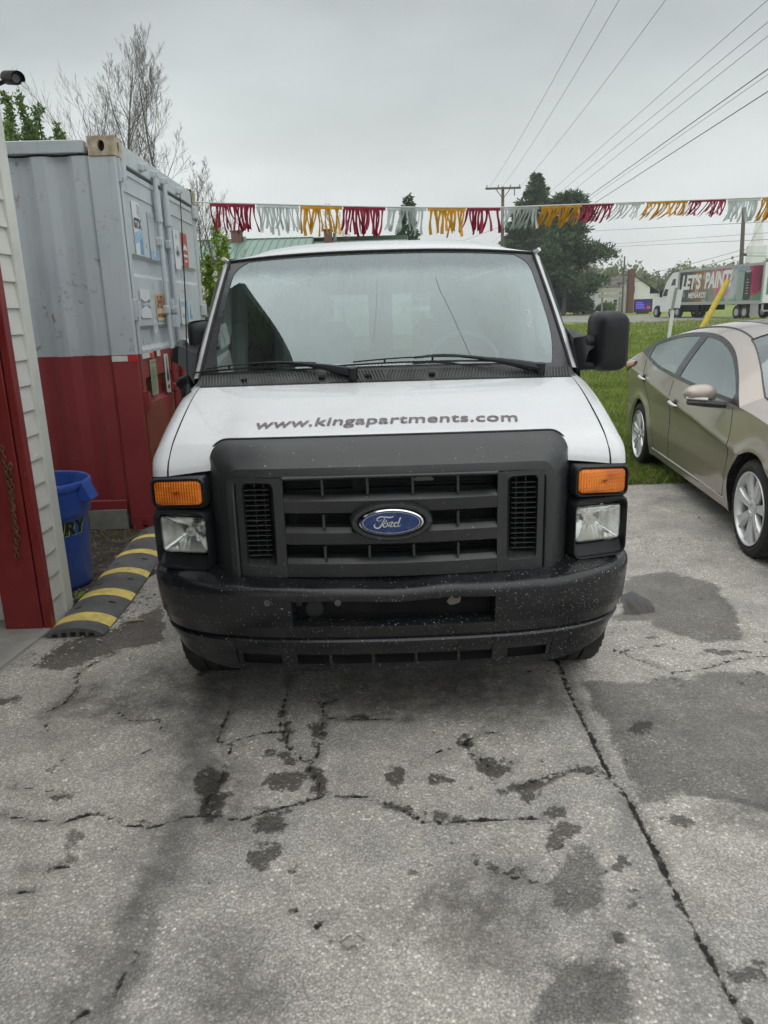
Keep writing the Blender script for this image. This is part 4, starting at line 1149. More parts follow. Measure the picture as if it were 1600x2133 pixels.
# ------------------------------------------------------------------ garage
M_vinylw = pm('white_siding', (.66, .66, .63), .5, var=.06, scale=3, bump=.12, bscale=70, dirt=.35, dcol=(.36, .34, .30), dscale=1.6)
M_trimw = pm('white_trim', (.62, .63, .59), .45, var=.08, scale=2, dirt=.45, dcol=(.33, .33, .27), dscale=2.2)
g = G('red_paint')
col = g.mix(g.mr(g.noise(3, 6, .65), .3, .7), (.165, .013, .014), (.23, .024, .023))
x, y, z = g.xyz(g.co())
chip = g.m('MULTIPLY', g.mr(g.noise(34, 5, .65), .66, .69), g.mr(g.noise(3.0, 3), .5, .6))
col = g.mix(g.m('MULTIPLY', g.mr(g.noise(1.0, 5, .7, v=g.scale(g.co(), (9, 9, 1.2))), .52, .72), .6), col, (.07, .008, .008))
col = g.mix(chip, col, (.33, .27, .24))
M_red = g.end(g.bsdf(col, g.mr(g.noise(8, 4), .3, .7, .35, .55), 0, g.bump(g.noise(40, 4, .6), .15, .004), .5))
GX = -1.83
gar = thing('garage', 'white clapboard garage with red door jamb at the left edge', 'garage', (GX, 0, 0))
Gp = dict(parent=gar)
y0, y1 = 3.765, 3.955
bm_ = MB()
prof = [(-.012, 0), (.013, 0), (.012, .012), (-.001, .128), (-.012, .128)]
bm_.rings([[(x, y, z) for x, z in prof] for y in (y0, y1)], cap0=True, cap1=True)
sid = bm_.mesh('siding_board', M_vinylw, None)
for k in range(26):
    o = link('siding_board', sid, gar); o.location = (random.uniform(-.0008, .0008), 0, .01 + k * .128)
prof2 = [(.012, 0), (-.013, 0), (-.012, .012), (.001, .128), (.012, .128)]
mb = MB(); mb.box((-.06, 3.86, 1.66), (.09, .20, 3.3)); mb.box((-2.3, 3.93, 1.66), (4.5, .10, 3.3)); mb.box((-2.3, -4, 1.66), (4.5, .12, 3.3)); mb.box((-4.55, 0, 1.66), (.1, 7.9, 3.3)); mb.box((-.06, -1.9, 1.66), (.10, 4.2, 3.3)); mb.box((-.06, 1.9, 2.95), (.10, 3.6, .70))
mb.build('wall', M_vinylw, smooth=None, **Gp)
mb = MB(); mb.box((.006, 4.002, 1.66), (.034, .095, 3.3), ch=.003); mb.box((-.05, 4.036, 1.66), (.10, .028, 3.3), ch=.003)
mb.build('corner_board', M_trimw, smooth=None, **Gp)
mb = MB(); mb.lathe([(.0005, .004), (.010, .004), (.014, 0)], 12, basis((.010, 3.90, .92), (0, 1, 0), (0, 0, 1))); mb.build('vent_cap', M_trimw, **Gp)
# red jamb facing the lot
xl, xr = float(at(15, 1315, 3.72)[0]) - GX, float(at(110, 1305, 3.72)[0]) - GX
mb = MB(); mb.box(((xl + xr) / 2 - .025, 3.735, 1.30), (xr - xl - .05, .05, 2.56), ch=.004); mb.box((xr - .022, 3.74, 1.31), (.042, .055, 2.58), ch=.004)
jamb = mb.build('door_jamb', M_red, smooth=None, **Gp)
M_rust = pm('rusty_iron', (.17, .085, .05), .8, .3, var=.5, scale=60, bump=.4, bscale=200)
for (px, y_t, y_b, px2) in ((22, 968, 1165, 36), (4, 930, 1130, 40)):
    mb = MB(); a = at(px, y_t, 3.695); b = at(px2, y_b, 3.695)
    L = float(np.linalg.norm(b - a)); nl = int(L / .026); d = Vector((b - a)) / L
    for k in range(nl):
        c = Vector(a) + d * (k * .026 + .01) + Vector((0, -.002, 0)) - Vector((GX, 0, 0))
        s_ = Vector((1, 0, 0)) if k % 2 == 0 else Vector((.35, -.94, 0))
        s_ = (s_ - d * d.dot(s_)).normalized()
        mb.tube([c + d * .0175 * math.cos(t) + s_ * .0095 * math.sin(t) for t in np.linspace(0, 2 * PI, 11)], .0034, 5, cap=False)
    mb.build('chain', M_rust, **Gp)
mb = MB(); p = Vector(at(22, 966, 3.70)) - Vector((GX, 0, 0)); mb.lathe([(.010, 0), (.010, .006), (.0005, .008)], 10, basis(p, (1, 0, 0), (0, 0, 1))); mb.build('chain_bolt', M_rust, **Gp)
mb = MB(); mb.box((-.9, 3.2, .55), (.5, .5, 1.0), ch=.05); mb.build('workbench', pm('bench_green', (.05, .07, .06), .8), smooth=None, **Gp)
M_roofg = pm('shingle_grey', (.09, .09, .09), .9, var=.3, scale=20)
mb = MB(); mb.prism([(4.48, 3.62), (0, 7.12), (-4.48, 3.62), (-4.48, 3.48), (0, 6.96), (4.48, 3.48)], basis((.26, 0, 0), (0, 1, 0), (0, 0, 1)), -5.2); mb.build('roof', M_roofg, smooth=None, **Gp)
mb = MB(); mb.prism([(4.0, 3.30), (4.0, 3.84), (0, 6.94), (-4.0, 3.84), (-4.0, 3.30)], basis((-.004, 0, 0), (0, 1, 0), (0, 0, 1)), -.10); mb.prism([(4.0, 3.30), (4.0, 3.84), (0, 6.94), (-4.0, 3.84), (-4.0, 3.30)], basis((-4.5, 0, 0), (0, 1, 0), (0, 0, 1)), -.10); mb.build('gable', pm('shaded_gable_boards', (.035, .028, .024), .8), smooth=None, **Gp)  # gable's shading is put into this dark board colour
# security camera on an arm from the garage wall
pc = Vector(at(26, 163, 3.78)); pe = Vector(at(44, 167, 3.66))
cam_t = thing('security_camera', 'small black bullet security camera on an arm above the garage corner', 'security camera', tuple(pc))
ax = Vector((.62, -.66, -.20)).normalized()
Mc = basis((0, 0, 0), ax.orthogonal(), ax.cross(ax.orthogonal()))
mb = MB(); mb.lathe([(.0005, -.075), (.024, -.072), (.027, -.06), (.027, .045), (.024, .05), (.020, .05), (.019, .040), (.0005, .040)], 20, Mc); mb.build('camera_body', M_black, parent=cam_t)
mb = MB()
upv = (Vector((0, 0, 1)) - ax * ax.z).normalized(); sd_ = ax.cross(upv)
mb.grid(lambda u, v: ax * (-.065 + .135 * v) + (upv * math.sin(u * PI * 1.2 - .1 * PI) + sd_ * math.cos(u * PI * 1.2 - .1 * PI)) * .031, 14, 4); mb.build('sun_shield', M_black, parent=cam_t)
mb = MB(); mb.lathe([(.0005, .041), (.012, .0412), (.017, .043)], 16, Mc); mb.build('camera_lens', pm('lens', (.12, .12, .13), .1), parent=cam_t)
mb = MB(); mb.tube([ax * -.05 + Vector((0, 0, -.005)), ax * -.06 + Vector((-.06, .02, -.02)), Vector((GX + .012 - pc.x, .05, -.02))], .010, 8); mb.build('camera_arm', M_black, parent=cam_t)

# ------------------------------------------------------------------ blue bin
g = G('blue_plastic')
col = g.mix(g.mr(g.noise(5, 6, .65), .35, .75), (.012, .055, .30), (.035, .10, .38))
x, y, z = g.xyz(g.co())
col = g.mix(g.m('MULTIPLY', g.mr(z, .30, 0, 0, .5), g.mr(g.noise(9, 5, .7), .35, .6)), col, (.06, .09, .16))
M_bin = g.end(g.bsdf(col, .42, 0, g.bump(g.noise(90, 3), .08, .003), .5))
bn = thing('trash_bin', 'blue round plastic trash bin without lid beside the garage corner', 'bin', (-2.055, 4.42, .02))
mb = MB()
mb.lathe([(.0005, 0), (.200, 0), (.212, .012), (.214, .03), (.232, .44), (.236, .452), (.252, .462), (.256, .475), (.262, .612), (.272, .618), (.276, .632), (.275, .655), (.268, .664), (.258, .660), (.254, .648), (.246, .47), (.224, .43), (.202, .03), (.0005, .02)], 56)
mb.build('bin_body', M_bin, smooth=45, parent=bn)
for a in (R_(-8), R_(172)):
    mb = MB(); c, s_ = math.cos(a), math.sin(a)
    Mh = basis((c * .272, s_ * .272, .60), (c, s_, 0), (0, 0, 1))
    Mh = Mh @ Matrix.Translation((0, 0, -.05))
    mb.prism([(-.018, .055), (.008, .055), (.052, -.045), (.045, -.055), (-.02, -.055)], Mh, .10)
    mb.build('bin_handle', M_bin, smooth=30, parent=bn)
vs, fs = text2d('MERCURY', .105, .18, .006, 1.15, align='RIGHT')
for nm, mt, dr, do in (('bin_lettering', pm('black_print', (.01, .012, .01), .5), .0016, 0), ('bin_lettering_outline', pm('lime_print', (.42, .62, .10), .5), .0012, .0035)):
    mb = MB(); q = []
    for tri in sub_tris(vs, fs, .05):
        w = []
        for p in tri:
            th = R_(-10) + (p[0] + do) / .228; zz_ = .355 + p[1] - do; r = .2145 + (zz_ / .44) * .0175 + dr
            w.append((r * math.cos(th), r * math.sin(th), zz_))
        mb.add(w, [(0, 1, 2)])
    mb.build(nm, mt, smooth=None, parent=bn)

# ------------------------------------------------------------------ rubber speed bump in sections
g = G('bump_rubber')
dm = g.n('TexChecker'); g.set(dm.inputs[0], g.co()); dm.inputs[3].default_value = 90
col = g.mix(g.mr(g.noise(6, 6, .65), .35, .75), (.085, .088, .090), (.16, .16, .158))
M_sb = g.end(g.bsdf(col, .65, 0, g.bump(g.m('ADD', dm.outputs[1], g.m('MULTIPLY', g.noise(50, 3), .6)), .5, .004), .4))
g = G('bump_yellow')
col = g.mix(g.mr(g.noise(12, 6, .7), .42, .72), (.84, .66, .17), (.45, .36, .14))
M_sy = g.end(g.bsdf(col, .6, 0, g.bump(g.noise(60, 3), .2, .003), .4))
pA, pB = Vector((-1.640, 3.615, .012)), Vector((-1.715, 5.56, .012))
dirb = (pB - pA).normalized(); perp = Vector((dirb.y, -dirb.x, 0))
sb = thing('speed_bump', 'black rubber speed bump with yellow bands laid out beside the garage', 'speed bump', tuple(pA))
HWB = .158
def arcp(u): return HWB * (2 * u - 1), .046 * (1 - (2 * u - 1) ** 2) ** .8 + .004
Lb = (pB - pA).length
bands = [(.10, .215), (.47, .58), (.86, .955), (1.25, 1.34), (1.62, 1.70)]
cuts = [0.0]
for a, b in bands: cuts += [a, b]
cuts.append(Lb)
for k in range(len(cuts) - 1):
    a, b = cuts[k] + .0015, cuts[k + 1] - .0015
    yel = k % 2 == 1
    mb = MB()
    def pt(u, v):
        s_, z = arcp(u); w = a + (b - a) * v
        s_ += .010 * math.sin(w * 3.2)
        return perp * s_ + dirb * w + Vector((0, 0, z + (.001 if yel else 0)))
    mb.grid(pt, 17, max(2, int((b - a) / .06)))
    for v in (0, 1):
        bot = [perp * (HWB * .96 * (2 * u - 1)) + dirb * (a + (b - a) * v) for u in np.linspace(0, 1, 17)]
        top = [pt(u, v) for u in np.linspace(0, 1, 17)]
        mb.rings([bot, top], close=False)
    o = mb.build('reflector_band' if yel else 'rubber_section', M_sy if yel else M_sb, smooth=50, parent=sb)
    if not yel and b - a > .15:
        for u, dv_ in ((.24, .35), (.76, .62)):
            m2 = MB()
            c = pt(u, dv_); t_ = (pt(u + .05, dv_) - pt(u - .05, dv_)).normalized()
            nn = t_.cross(dirb).normalized(); nn = nn if nn.z > 0 else -nn
            Mh = basis(c + nn * .0012, t_, dirb)
            m2.add([Mh @ Vector((.022 * math.cos(q), .011 * math.sin(q), 0)) for q in np.linspace(0, 2 * PI, 15)[:-1]], [tuple(range(14))])
            m2.build('bolt_hole', M_dark, smooth=None, parent=o)
m2 = MB()
for u in np.linspace(.2, .8, 5):
    s_, z = arcp(u); m2.box(perp * s_ + dirb * (-.001) + Vector((0, 0, z * .32)), (.028, .006, z * .45), ch=.002)
m2.build('cable_channel', M_dark, parent=sb)

# ------------------------------------------------------------------ container
CH = 2.81; CO = Vector((-1.775, 5.617, 0))
PB = 1.345
g = G('container_paint')
x, y, z = g.xyz(g.co())
zb_n = g.m('ADD', z, g.m('MULTIPLY', g.m('SUBTRACT', g.noise(9, 3), .5), .012))
gr = g.mix(g.mr(g.noise(2, 6, .65), .3, .75), (.42, .465, .50), (.51, .55, .575))
rd = g.mix(g.mr(g.noise(2, 6, .65), .3, .75), (.215, .022, .026), (.29, .042, .045))
col = g.mix(g.m('GREATER_THAN', zb_n, PB), rd, gr)
strk = g.mr(g.noise(1, 5, .7, v=g.scale(g.co(), (14, 14, .8))), .55, .78, 0, .35)
col = g.mix(g.m('MULTIPLY', strk, g.m('GREATER_THAN', z, 1.35)), col, (.16, .15, .14))
rust = g.m('MULTIPLY', g.mr(g.noise(16, 6, .7), .56, .66), g.mr(g.noise(2.5, 3), .50, .62))
col = g.mix(g.m('MULTIPLY', rust, .8), col, (.16, .075, .035))
M_cont = g.end(g.bsdf(col, g.mr(g.noise(4, 4), .3, .7, .42, .62), 0, g.bump(g.m('ADD', g.noise(5, 4), g.m('MULTIPLY', g.noise(60, 3), .15)), .12, .02), .45))
M_cast = pm('rusty_casting', (.40, .34, .25), .7, .1, var=.35, scale=22, dirt=.7, dcol=(.20, .09, .035), dscale=9)
ct = thing('shipping_container', 'shipping container painted grey over dark red with corrugated side and double doors', 'container', tuple(CO), R_(1.2))
Cp = dict(parent=ct)
LEN = 6.1; DW = 2.55
BZ0 = .15
# local axes: +x is towards the van (door face at x=0), -x along the side; +y along the door end
def corr(xc):
    p = .278; f = (xc % p) / p
    return .036 * (0 if f < .22 else (f - .22) / .22 if f < .44 else 1 if f < .70 else (1 - (f - .70) / .22) if f < .92 else 0)
xsC = sorted(set([-.19] + [-.19 - k * .0139 for k in range(int((LEN - .4) / .0139))]), reverse=True)
mb = MB()
mb.grid(lambda u, v: (lambda x: (x, .022 + corr(-x - .19 - .05) + .006 * math.exp(-((x + .75) / .15) ** 2 - ((v * 2.4 - 1.0) / .12) ** 2), BZ0 + .06 + v * (CH - .175 - BZ0)))(xsC[int(round(u * (len(xsC) - 1)))]), len(xsC), 24)
mb.build('corrugated_side', M_cont, smooth=25, **Cp)
mb = MB(); mb.box((-.095, .035, (CH - .12) / 2 + .02), (.19, .07, CH - .16), ch=.008); mb.box((-.035, .075, CH / 2), (.07, .10, CH - .2), ch=.006)
mb.build('corner_post', M_cont, smooth=None, **Cp)
mb = MB(); mb.box((-.035, DW - .05, CH / 2), (.07, .10, CH - .16), ch=.006); mb.box((-.09, DW - .02, CH / 2), (.16, .04, CH - .2), ch=.006); mb.build('corner_post', M_cont, smooth=None, **Cp)
mb = MB(); mb.box((-LEN / 2 - .06, .045, CH - .058), (LEN - .3, .075, .085), ch=.006); mb.build('top_rail', M_cont, smooth=None, **Cp)
mb = MB(); mb.box((-LEN / 2 - .06, .05, BZ0 + .045), (LEN - .3, .07, .11), ch=.006); mb.build('bottom_rail', M_cont, smooth=None, **Cp)
mb = MB(); mb.box((-.05, DW / 2, CH - .08), (.10, DW - .3, .13), ch=.006); mb.build('door_header', M_cont, smooth=None, **Cp)
mb = MB(); mb.box((-LEN / 2, DW / 2 + .03, CH - .06), (LEN - .12, DW - .1, .03)); mb.box((-LEN / 2, DW - .02, CH / 2), (LEN - .3, .03, CH - .3)); mb.box((-LEN, DW / 2, CH / 2), (.04, DW - .1, CH - .3)); mb.box((-LEN / 2, DW / 2, .25), (LEN - .2, DW - .12, .10)); mb.build('shell', M_cont, smooth=None, **Cp)
for (yy) in (.075, DW - .075):
    for zz_ in (CH - .06, .06):
        mb = MB()
        c = Vector((-.085, yy, zz_))
        hx, hy, hz = .092, .082, .062
        sgn = -1 if yy < 1 else 1
        # faces with oval holes on the outer side and the door end
        def holed(o, ux, uy, a, b, ra, rb):
            n = 24
            hole = [o + ux * (ra * math.cos(2 * PI * k / n)) + uy * (rb * math.sin(2 * PI * k / n)) for k in range(n)]
            out_ = []
            for k in range(n):
                q = (math.cos(2 * PI * k / n), math.sin(2 * PI * k / n)); sc_ = 1 / max(abs(q[0]), abs(q[1]))
                out_.append(o + ux * a * q[0] * sc_ + uy * b * q[1] * sc_)
            inn = ux.cross(uy).normalized(); inn = -inn if inn.dot(o - c) > 0 else inn
            mb.rings([out_, hole, [p + inn * .03 for p in hole]])
        holed(c + Vector((0, sgn * hy, 0)), Vector((1, 0, 0)), Vector((0, 0, 1)), hx, hz, .024, .036)
        holed(c + Vector((hx, 0, 0)), Vector((0, 1, 0)), Vector((0, 0, 1)), hy, hz, .024, .036)
        mb.add([c + Vector((sx2 * hx, sy2 * hy, hz)) for sx2, sy2 in ((-1, -1), (1, -1), (1, 1), (-1, 1))], [(0, 1, 2, 3)])
        mb.add([c + Vector((sx2 * hx, sy2 * hy, -hz)) for sx2, sy2 in ((-1, -1), (1, -1), (1, 1), (-1, 1))], [(0, 1, 2, 3)])
        mb.add([c + Vector((-hx, sy2 * hy, sz2 * hz)) for sy2, sz2 in ((-1, -1), (1, -1), (1, 1), (-1, 1))], [(0, 1, 2, 3)])
        ch_ = mb.build('corner_casting', M_cast if zz_ > 1 else M_cont, smooth=None, **Cp)
        m2 = MB(); m2.box(c, (.09, .08, .09)); m2.build('casting_hollow', M_dark, smooth=None, parent=ch_)
# door leaves: flat face with recessed horizontal troughs
def leaf(ya, yb):
    zA, zB = BZ0 + .12, CH - .17
    edges = []
    troughs = [(.335, .215), (.95, .215), (1.58, .215), (2.20, .0)]
    tro = [(.42, .60), (.96, 1.16), (1.365, 1.545) , (1.90, 2.06)]
    pr = [(zA, 0)]
    for a, b in tro:
        pr += [(a, 0), (a + .030, -.034), (b - .030, -.034), (b, 0)]
    pr.append((zB, 0))
    mb = MB()
    ym = [ya, ya + .07, ya + .095, yb - .095, yb - .07, yb]
    def pt(u, v):
        i = int(round(u * 5)); z, d = pr[int(round(v * (len(pr) - 1)))]
        return (-.012 + (d if i in (2, 3) else 0), ym[i], z)
    mb.grid(pt, 6, len(pr))
    mb.box((-.06, (ya + yb) / 2, (zA + zB) / 2), (.02, yb - ya - .01, zB - zA))
    mb.box((-.008, (ya + yb) / 2, 2.48), (.012, yb - ya - .06, .004)); mb.box((-.008, (ya + yb) / 2, 2.60), (.012, yb - ya - .06, .004))
    for yg in (ya, yb): mb.box((-.03, yg, (zA + zB) / 2), (.05, .008, zB - zA))
    return mb.build('door', M_cont, smooth=30, **Cp)
dA = leaf(.112, DW / 2 - .006); dB = leaf(DW / 2 + .006, DW - .112)
# lock rods with brackets and cam keepers
def rod(y, parent, full=True):
    mb = MB()
    if full:
        mb.tube([(.026, y, .22), (.026, y, CH - .12)], .020, 12)
        mb.tube([(.026, y, 2.36), (.026, y, 2.58)], .031, 12); mb.tube([(.026, y, 2.352), (.026, y, 2.37)], .034, 12)
        for z in (.5, 1.02, 1.66, 2.2): mb.box((.016, y, z), (.055, .085, .075), ch=.012)
        o = mb.build('lock_rod', M_cont, smooth=40, parent=parent)
    else: o = parent
    mb = MB(); mb.box((.012, y, CH - .10), (.05, .07, .06), ch=.01); mb.box((.04, y + .02, CH - .095), (.03, .03, .05), ch=.008)
    mb.build('cam_keeper', M_cont, smooth=40, parent=o)
    mb = MB(); mb.box((.012, y, .2), (.05, .07, .06), ch=.01); mb.build('cam_keeper', M_cont, smooth=40, parent=o)
YR = [float(atx(292, 347, -1.78)[1]) - CO.y, float(atx(329, 420, -1.76)[1]) - CO.y, float(atx(351, 440, -1.76)[1]) - CO.y, float(atx(375, 405, -1.78)[1]) - CO.y]
rod(YR[0], dA, False); rod(YR[1], dA); rod(YR[2], dB); rod(YR[3], dB, False)
mb = MB(); mb.box((.03, YR[1] + .10, 1.70), (.05, .10, .09), ch=.01); mb.tube([(.04, YR[1] + .10, 1.52), (.04, YR[1] + .10, 1.62)], .045, 12); mb.box((.045, YR[1] + .08, 1.73), (.03, .05, .05)); mb.build('padlock_box', M_cont, smooth=40, parent=dA)
for k, z in enumerate((2.60, 1.66, 1.0, .45)):
    for y, pr_ in ((.085, dA), (DW - .085, dB)):
        mb = MB(); mb.box((.010, y, z), (.05, .09, .12), ch=.012); mb.box((.005, y - .045 if y < 1 else y + .045, z), (.03, .02, .15), ch=.004)
        mb.tube([(.03, y - .03 if y < 1 else y + .03, z - .07), (.03, y - .03 if y < 1 else y + .03, z + .07)], .012, 8)
        mb.build('hinge', M_cont, smooth=30, parent=pr_)
# conspicuity tape
M_tw = pm('tape_white', (.62, .62, .60), .4, var=.15, scale=20); M_tr = pm('tape_red', (.50, .02, .02), .35, var=.2, scale=20)
mb = MB(); mb.box((-.13, -.0015, PB - .026), (.115, .003, .040)); mb.box((.002, .27, PB - .020), (.003, .30, .040)); mb.box((.002, .58, PB - .022), (.003, .10, .045)); mb.build('tape_strip', M_tw, smooth=None, **Cp)
mb = MB(); mb.box((-.035, -.0015, PB - .026), (.068, .003, .040)); mb.box((.003, .36, PB - .024), (.003, .10, .040)); mb.box((.003, 1.2, PB - .02), (.003, .2, .045)); mb.build('tape_strip', M_tr, smooth=None, **Cp)
# support blocks
M_blk = pm('concrete_block', (.21, .21, .19), .9, var=.2, scale=8, bump=.5, bscale=50)
tag(None, '', '') if False else None
for (x0, w) in ((-2.66, .36), (-2.30, .31)):
    mb = MB(); mb.box((x0 + w / 2, 5.72, .095), (w - .006, .20, .16), ch=.004)
    o = mb.build('support_block', M_blk, smooth=None)
    tag(o, 'long grey concrete block under the container, left of the joint by the blue bin' if w > .33 else 'short grey concrete block under the container, next to its corner post', 'block', 'blocks under the container')

# signs on the container doors
M_pl = pm('sign_white', (.64, .66, .68), .35, var=.05); 
def sign(name, label, ya, za, yb, zb, base, prints, th=.004, shear=.0, cat='sign'):
    """sheet on the door face: prints = list of (material, kind, data) laid flat on it, in 0..1 sign coordinates."""
    x0 = CO.x - .0055 - .021 * ((ya + yb) / 2 - CO.y)
    w, h = yb - ya, za - zb
    t = thing(name, label, cat, (x0, ya, zb), 0, 'signs on the container doors')
    t.rotation_euler = (0, 0, R_(1.2))
    mb = MB(); M_ = basis((0, 0, 0), (0, 1, 0), (0, 0, 1))
    mb.prism([(a + w / 2, b + h / 2) for a, b in rrect(w / 2, h / 2, .012, 3)], M_, th); mb.build('plate', base, smooth=None, parent=t)
    lay = 0
    for m_, kind, d in prints:
        lay += 1; z_ = th + .0006 * lay
        mb = MB()
        if kind == 'rect': mb.prism([(a * w, b * h) for a, b in ((d[0], d[1]), (d[2], d[1]), (d[2], d[3]), (d[0], d[3]))], M_ @ Matrix.Translation((0, 0, z_ - .0004)), .0004)
        elif kind == 'poly': mb.prism([(a * w, b * h) for a, b in d], M_ @ Matrix.Translation((0, 0, z_ - .0004)), .0004)
        else:
            vs, fs = text2d(d[0], 1, d[5] if len(d) > 5 else 0, .045)
            ww = max(p[0] for p in vs) - min(p[0] for p in vs); hh = max(p[1] for p in vs) - min(p[1] for p in vs)
            xm = min(p[0] for p in vs); ym = min(p[1] for p in vs)
            mb.add([M_ @ Vector(((d[1] + (p[0] - xm) / ww * (d[3] - d[1])) * w, (d[2] + (p[1] - ym) / hh * (d[4] - d[2])) * h, z_)) for p in vs], fs)
        mb.build('lettering' if kind == 'text' else 'print', m_, smooth=None, parent=t, fix=kind != 'text')
    return t
K = pm('print_dark', (.035, .042, .065), .5); BL = pm('print_blue', (.12, .30, .52), .5, var=.2, scale=30); LB = pm('print_pale_blue', (.28, .45, .62), .5, var=.3, scale=40); GY = pm('print_grey', (.36, .40, .45), .5, var=.3, scale=40)
RD = pm('print_red', (.42, .06, .05), .5, var=.3, scale=30); OR = pm('print_rust_red', (.24, .035, .015), .5, var=.2, scale=30); CR = pm('sign_cream', (.55, .44, .27), .5, var=.15, scale=15); GN = pm('sign_green', (.30, .36, .26), .6, var=.15, scale=9); PW = pm('sign_paper', (.55, .57, .52), .6, var=.15, scale=9)
GY2 = pm('sign_pale', (.44, .48, .51), .45, var=.1)
sign('tin_sign', 'tall white tin sign reading GTX high on the left container door', 5.905, 2.44, 6.11, 2.06, M_pl, [(GY, 'poly', [(.55, .78), (.95, .70), (.95, .95), (.6, .98)]), (LB, 'poly', [(0.02, .40), (.98, .52), (.98, .30), (.02, .20)]), (BL, 'poly', [(.55, .02), (.98, .02), (.98, .34), (.6, .30)]), (K, 'text', ('GTX', .03, .50, .99, .70))])
sign('tin_sign', 'tall pale sign with a light blue foot beside the lock rod', 6.315, 2.41, 6.53, 2.05, GY2, [(LB, 'rect', (.03, .02, .97, .20)), (GY, 'text', ('Mobiloil', .06, .86, .92, .95)), (GY, 'rect', (.05, .80, .95, .815)), (M_pl, 'text', ('OIL', .3, .07, .7, .15))])
sign('tin_sign', 'white sign with a dark winged emblem on the left container door', 5.875, 1.815, 6.14, 1.60, M_pl, [(pm('print_slate', (.16, .20, .26), .5), 'poly', [(.04, .68), (.35, .58), (.65, .58), (.97, .68), (.97, .30), (.65, .42), (.35, .42), (.04, .30)]), (K, 'poly', [(.06, .645), (.35, .56), (.65, .56), (.95, .645), (.95, .62), (.65, .54), (.35, .54), (.06, .62)]), (M_pl, 'text', ('CHAMPION', .08, .42, .94, .55))])
sign('tin_sign', 'cream sign reading SHELL in rusty red letters on the container', 6.315, 1.795, 6.60, 1.575, CR, [(OR, 'text', ('SHELL', .08, .44, .94, .92)), (OR, 'text', ('MOTOR OIL', .08, .12, .94, .26))])
sign('tin_sign', 'narrow white sign with a black motorcycle picture on the right container door', 7.125, 2.36, 7.33, 2.02, M_pl, [(GY, 'poly', [(.2, .50), (.5, .62), (.85, .55), (.95, .42), (.8, .32), (.4, .30), (.15, .38)]), (K, 'poly', [(.3, .42), (.55, .50), (.8, .44), (.75, .36), (.4, .35)]), (GY, 'poly', [(.3, .80), (.5, .92), (.7, .82), (.5, .76)])])
sign('tin_sign', 'tall red sign high on the right container door', 7.44, 2.36, 7.66, 2.06, RD, [(M_pl, 'poly', [(.2, .55), (.5, .68), (.85, .58), (.85, .48), (.5, .52), (.2, .46)]), (M_pl, 'rect', (.15, .29, .85, .36)), (M_pl, 'rect', (.3, .13, .7, .19))])
sign('tin_sign', 'small white poster lowest on the right container door near the rod', 7.15, 1.76, 7.33, 1.53, M_pl, [(GY, 'poly', [(.2, .3), (.4, .45), (.8, .4), (.7, .2)]), (LB, 'rect', (.1, .7, .9, .9))])
sign('tin_sign', 'small pale blue poster lowest on the right container door near its hinges', 7.43, 1.75, 7.66, 1.53, pm('sign_ice', (.45, .55, .62), .5, var=.15, scale=20), [(BL, 'poly', [(.3, .2), (.45, .8), (.55, .85), (.6, .4), (.85, .35), (.8, .2)])])
sign('notice_sheet', 'green printed notice on the red lower half of the container door', 5.935, 1.285, 6.105, 1.01, GN, [(pm('print_olive', (.16, .20, .14), .6), 'rect', (.1, .9, .9, .94))] + [(pm('print_olive_pale', (.21, .26, .18), .6), 'rect', (.1, .1 + k * .06, .6 + .3 * ((k * 7) % 5) / 5, .125 + k * .06)) for k in range(12)], cat='notice')
sign('notice_sheet', 'white poster with a black bottle on the red container door', 6.375, 1.305, 6.50, .985, PW, [(K, 'poly', [(.38, .62), (.42, .84), (.46, .95), (.54, .95), (.58, .84), (.62, .62)]), (K, 'poly', [(.2, .40), (.35, .62), (.65, .62), (.8, .40), (.72, .30), (.28, .30)]), (K, 'rect', (.25, .10, .75, .20))], cat='notice')
mb = MB(); Ms = basis((CO.x - .022, 6.235, 1.53), (0, 1, 0), (0, 0, 1))
mb.lathe([(.034, 0), (.034, .0015), (.052, .0015), (.052, 0)], 24, Ms); 
for k in range(4): mb.box((CO.x - .0205, 6.235, 1.51 + k * .012), (.003, .036, .007))
mb.box((CO.x - .0205, 6.235, 1.462), (.003, .05, .008))
o = mb.build('round_sticker', pm('sticker_white', (.72, .74, .74), .5), smooth=None); tag(o, 'round white sticker below the SHELL sign', 'sticker')

# small litter and weeds
rnd = random.Random(5)
mb = MB(); a = gnd(250, 1302); b = gnd(302, 1296)
mb.tube([Vector(a) + Vector((0, 0, .016)), Vector((a + b) / 2) + Vector((0, .004, .018)), Vector(b) + Vector((0, 0, .015))], [.004, .009, .004], 5)
tag(mb.build('wood_splinter', pm('pale_wood', (.40, .34, .26), .8)), 'pale wood splinter on the dark asphalt beside the speed bump', 'stick')
mb = MB()
for k in range(16):
    a = rnd.uniform(0, 2 * PI); r = rnd.uniform(.02, .06); c = Vector((-1.83, 4.13, .02)) + Vector((math.cos(a) * r, math.sin(a) * r * .7, 0))
    t_ = Vector((math.cos(a), math.sin(a), rnd.uniform(.2, .7))).normalized(); s_ = t_.cross(Vector((0, 0, 1))).normalized(); L_ = rnd.uniform(.03, .06)
    mb.add([c, c + t_ * L_ * .5 + s_ * .012, c + t_ * L_, c + t_ * L_ * .5 - s_ * .012], [(0, 1, 2, 3)])
tag(mb.build('weed', M_blade, smooth=None), 'small broad-leaved green weed at the foot of the garage corner board', 'weed')
mb = MB()
rg = np.random.default_rng(8)
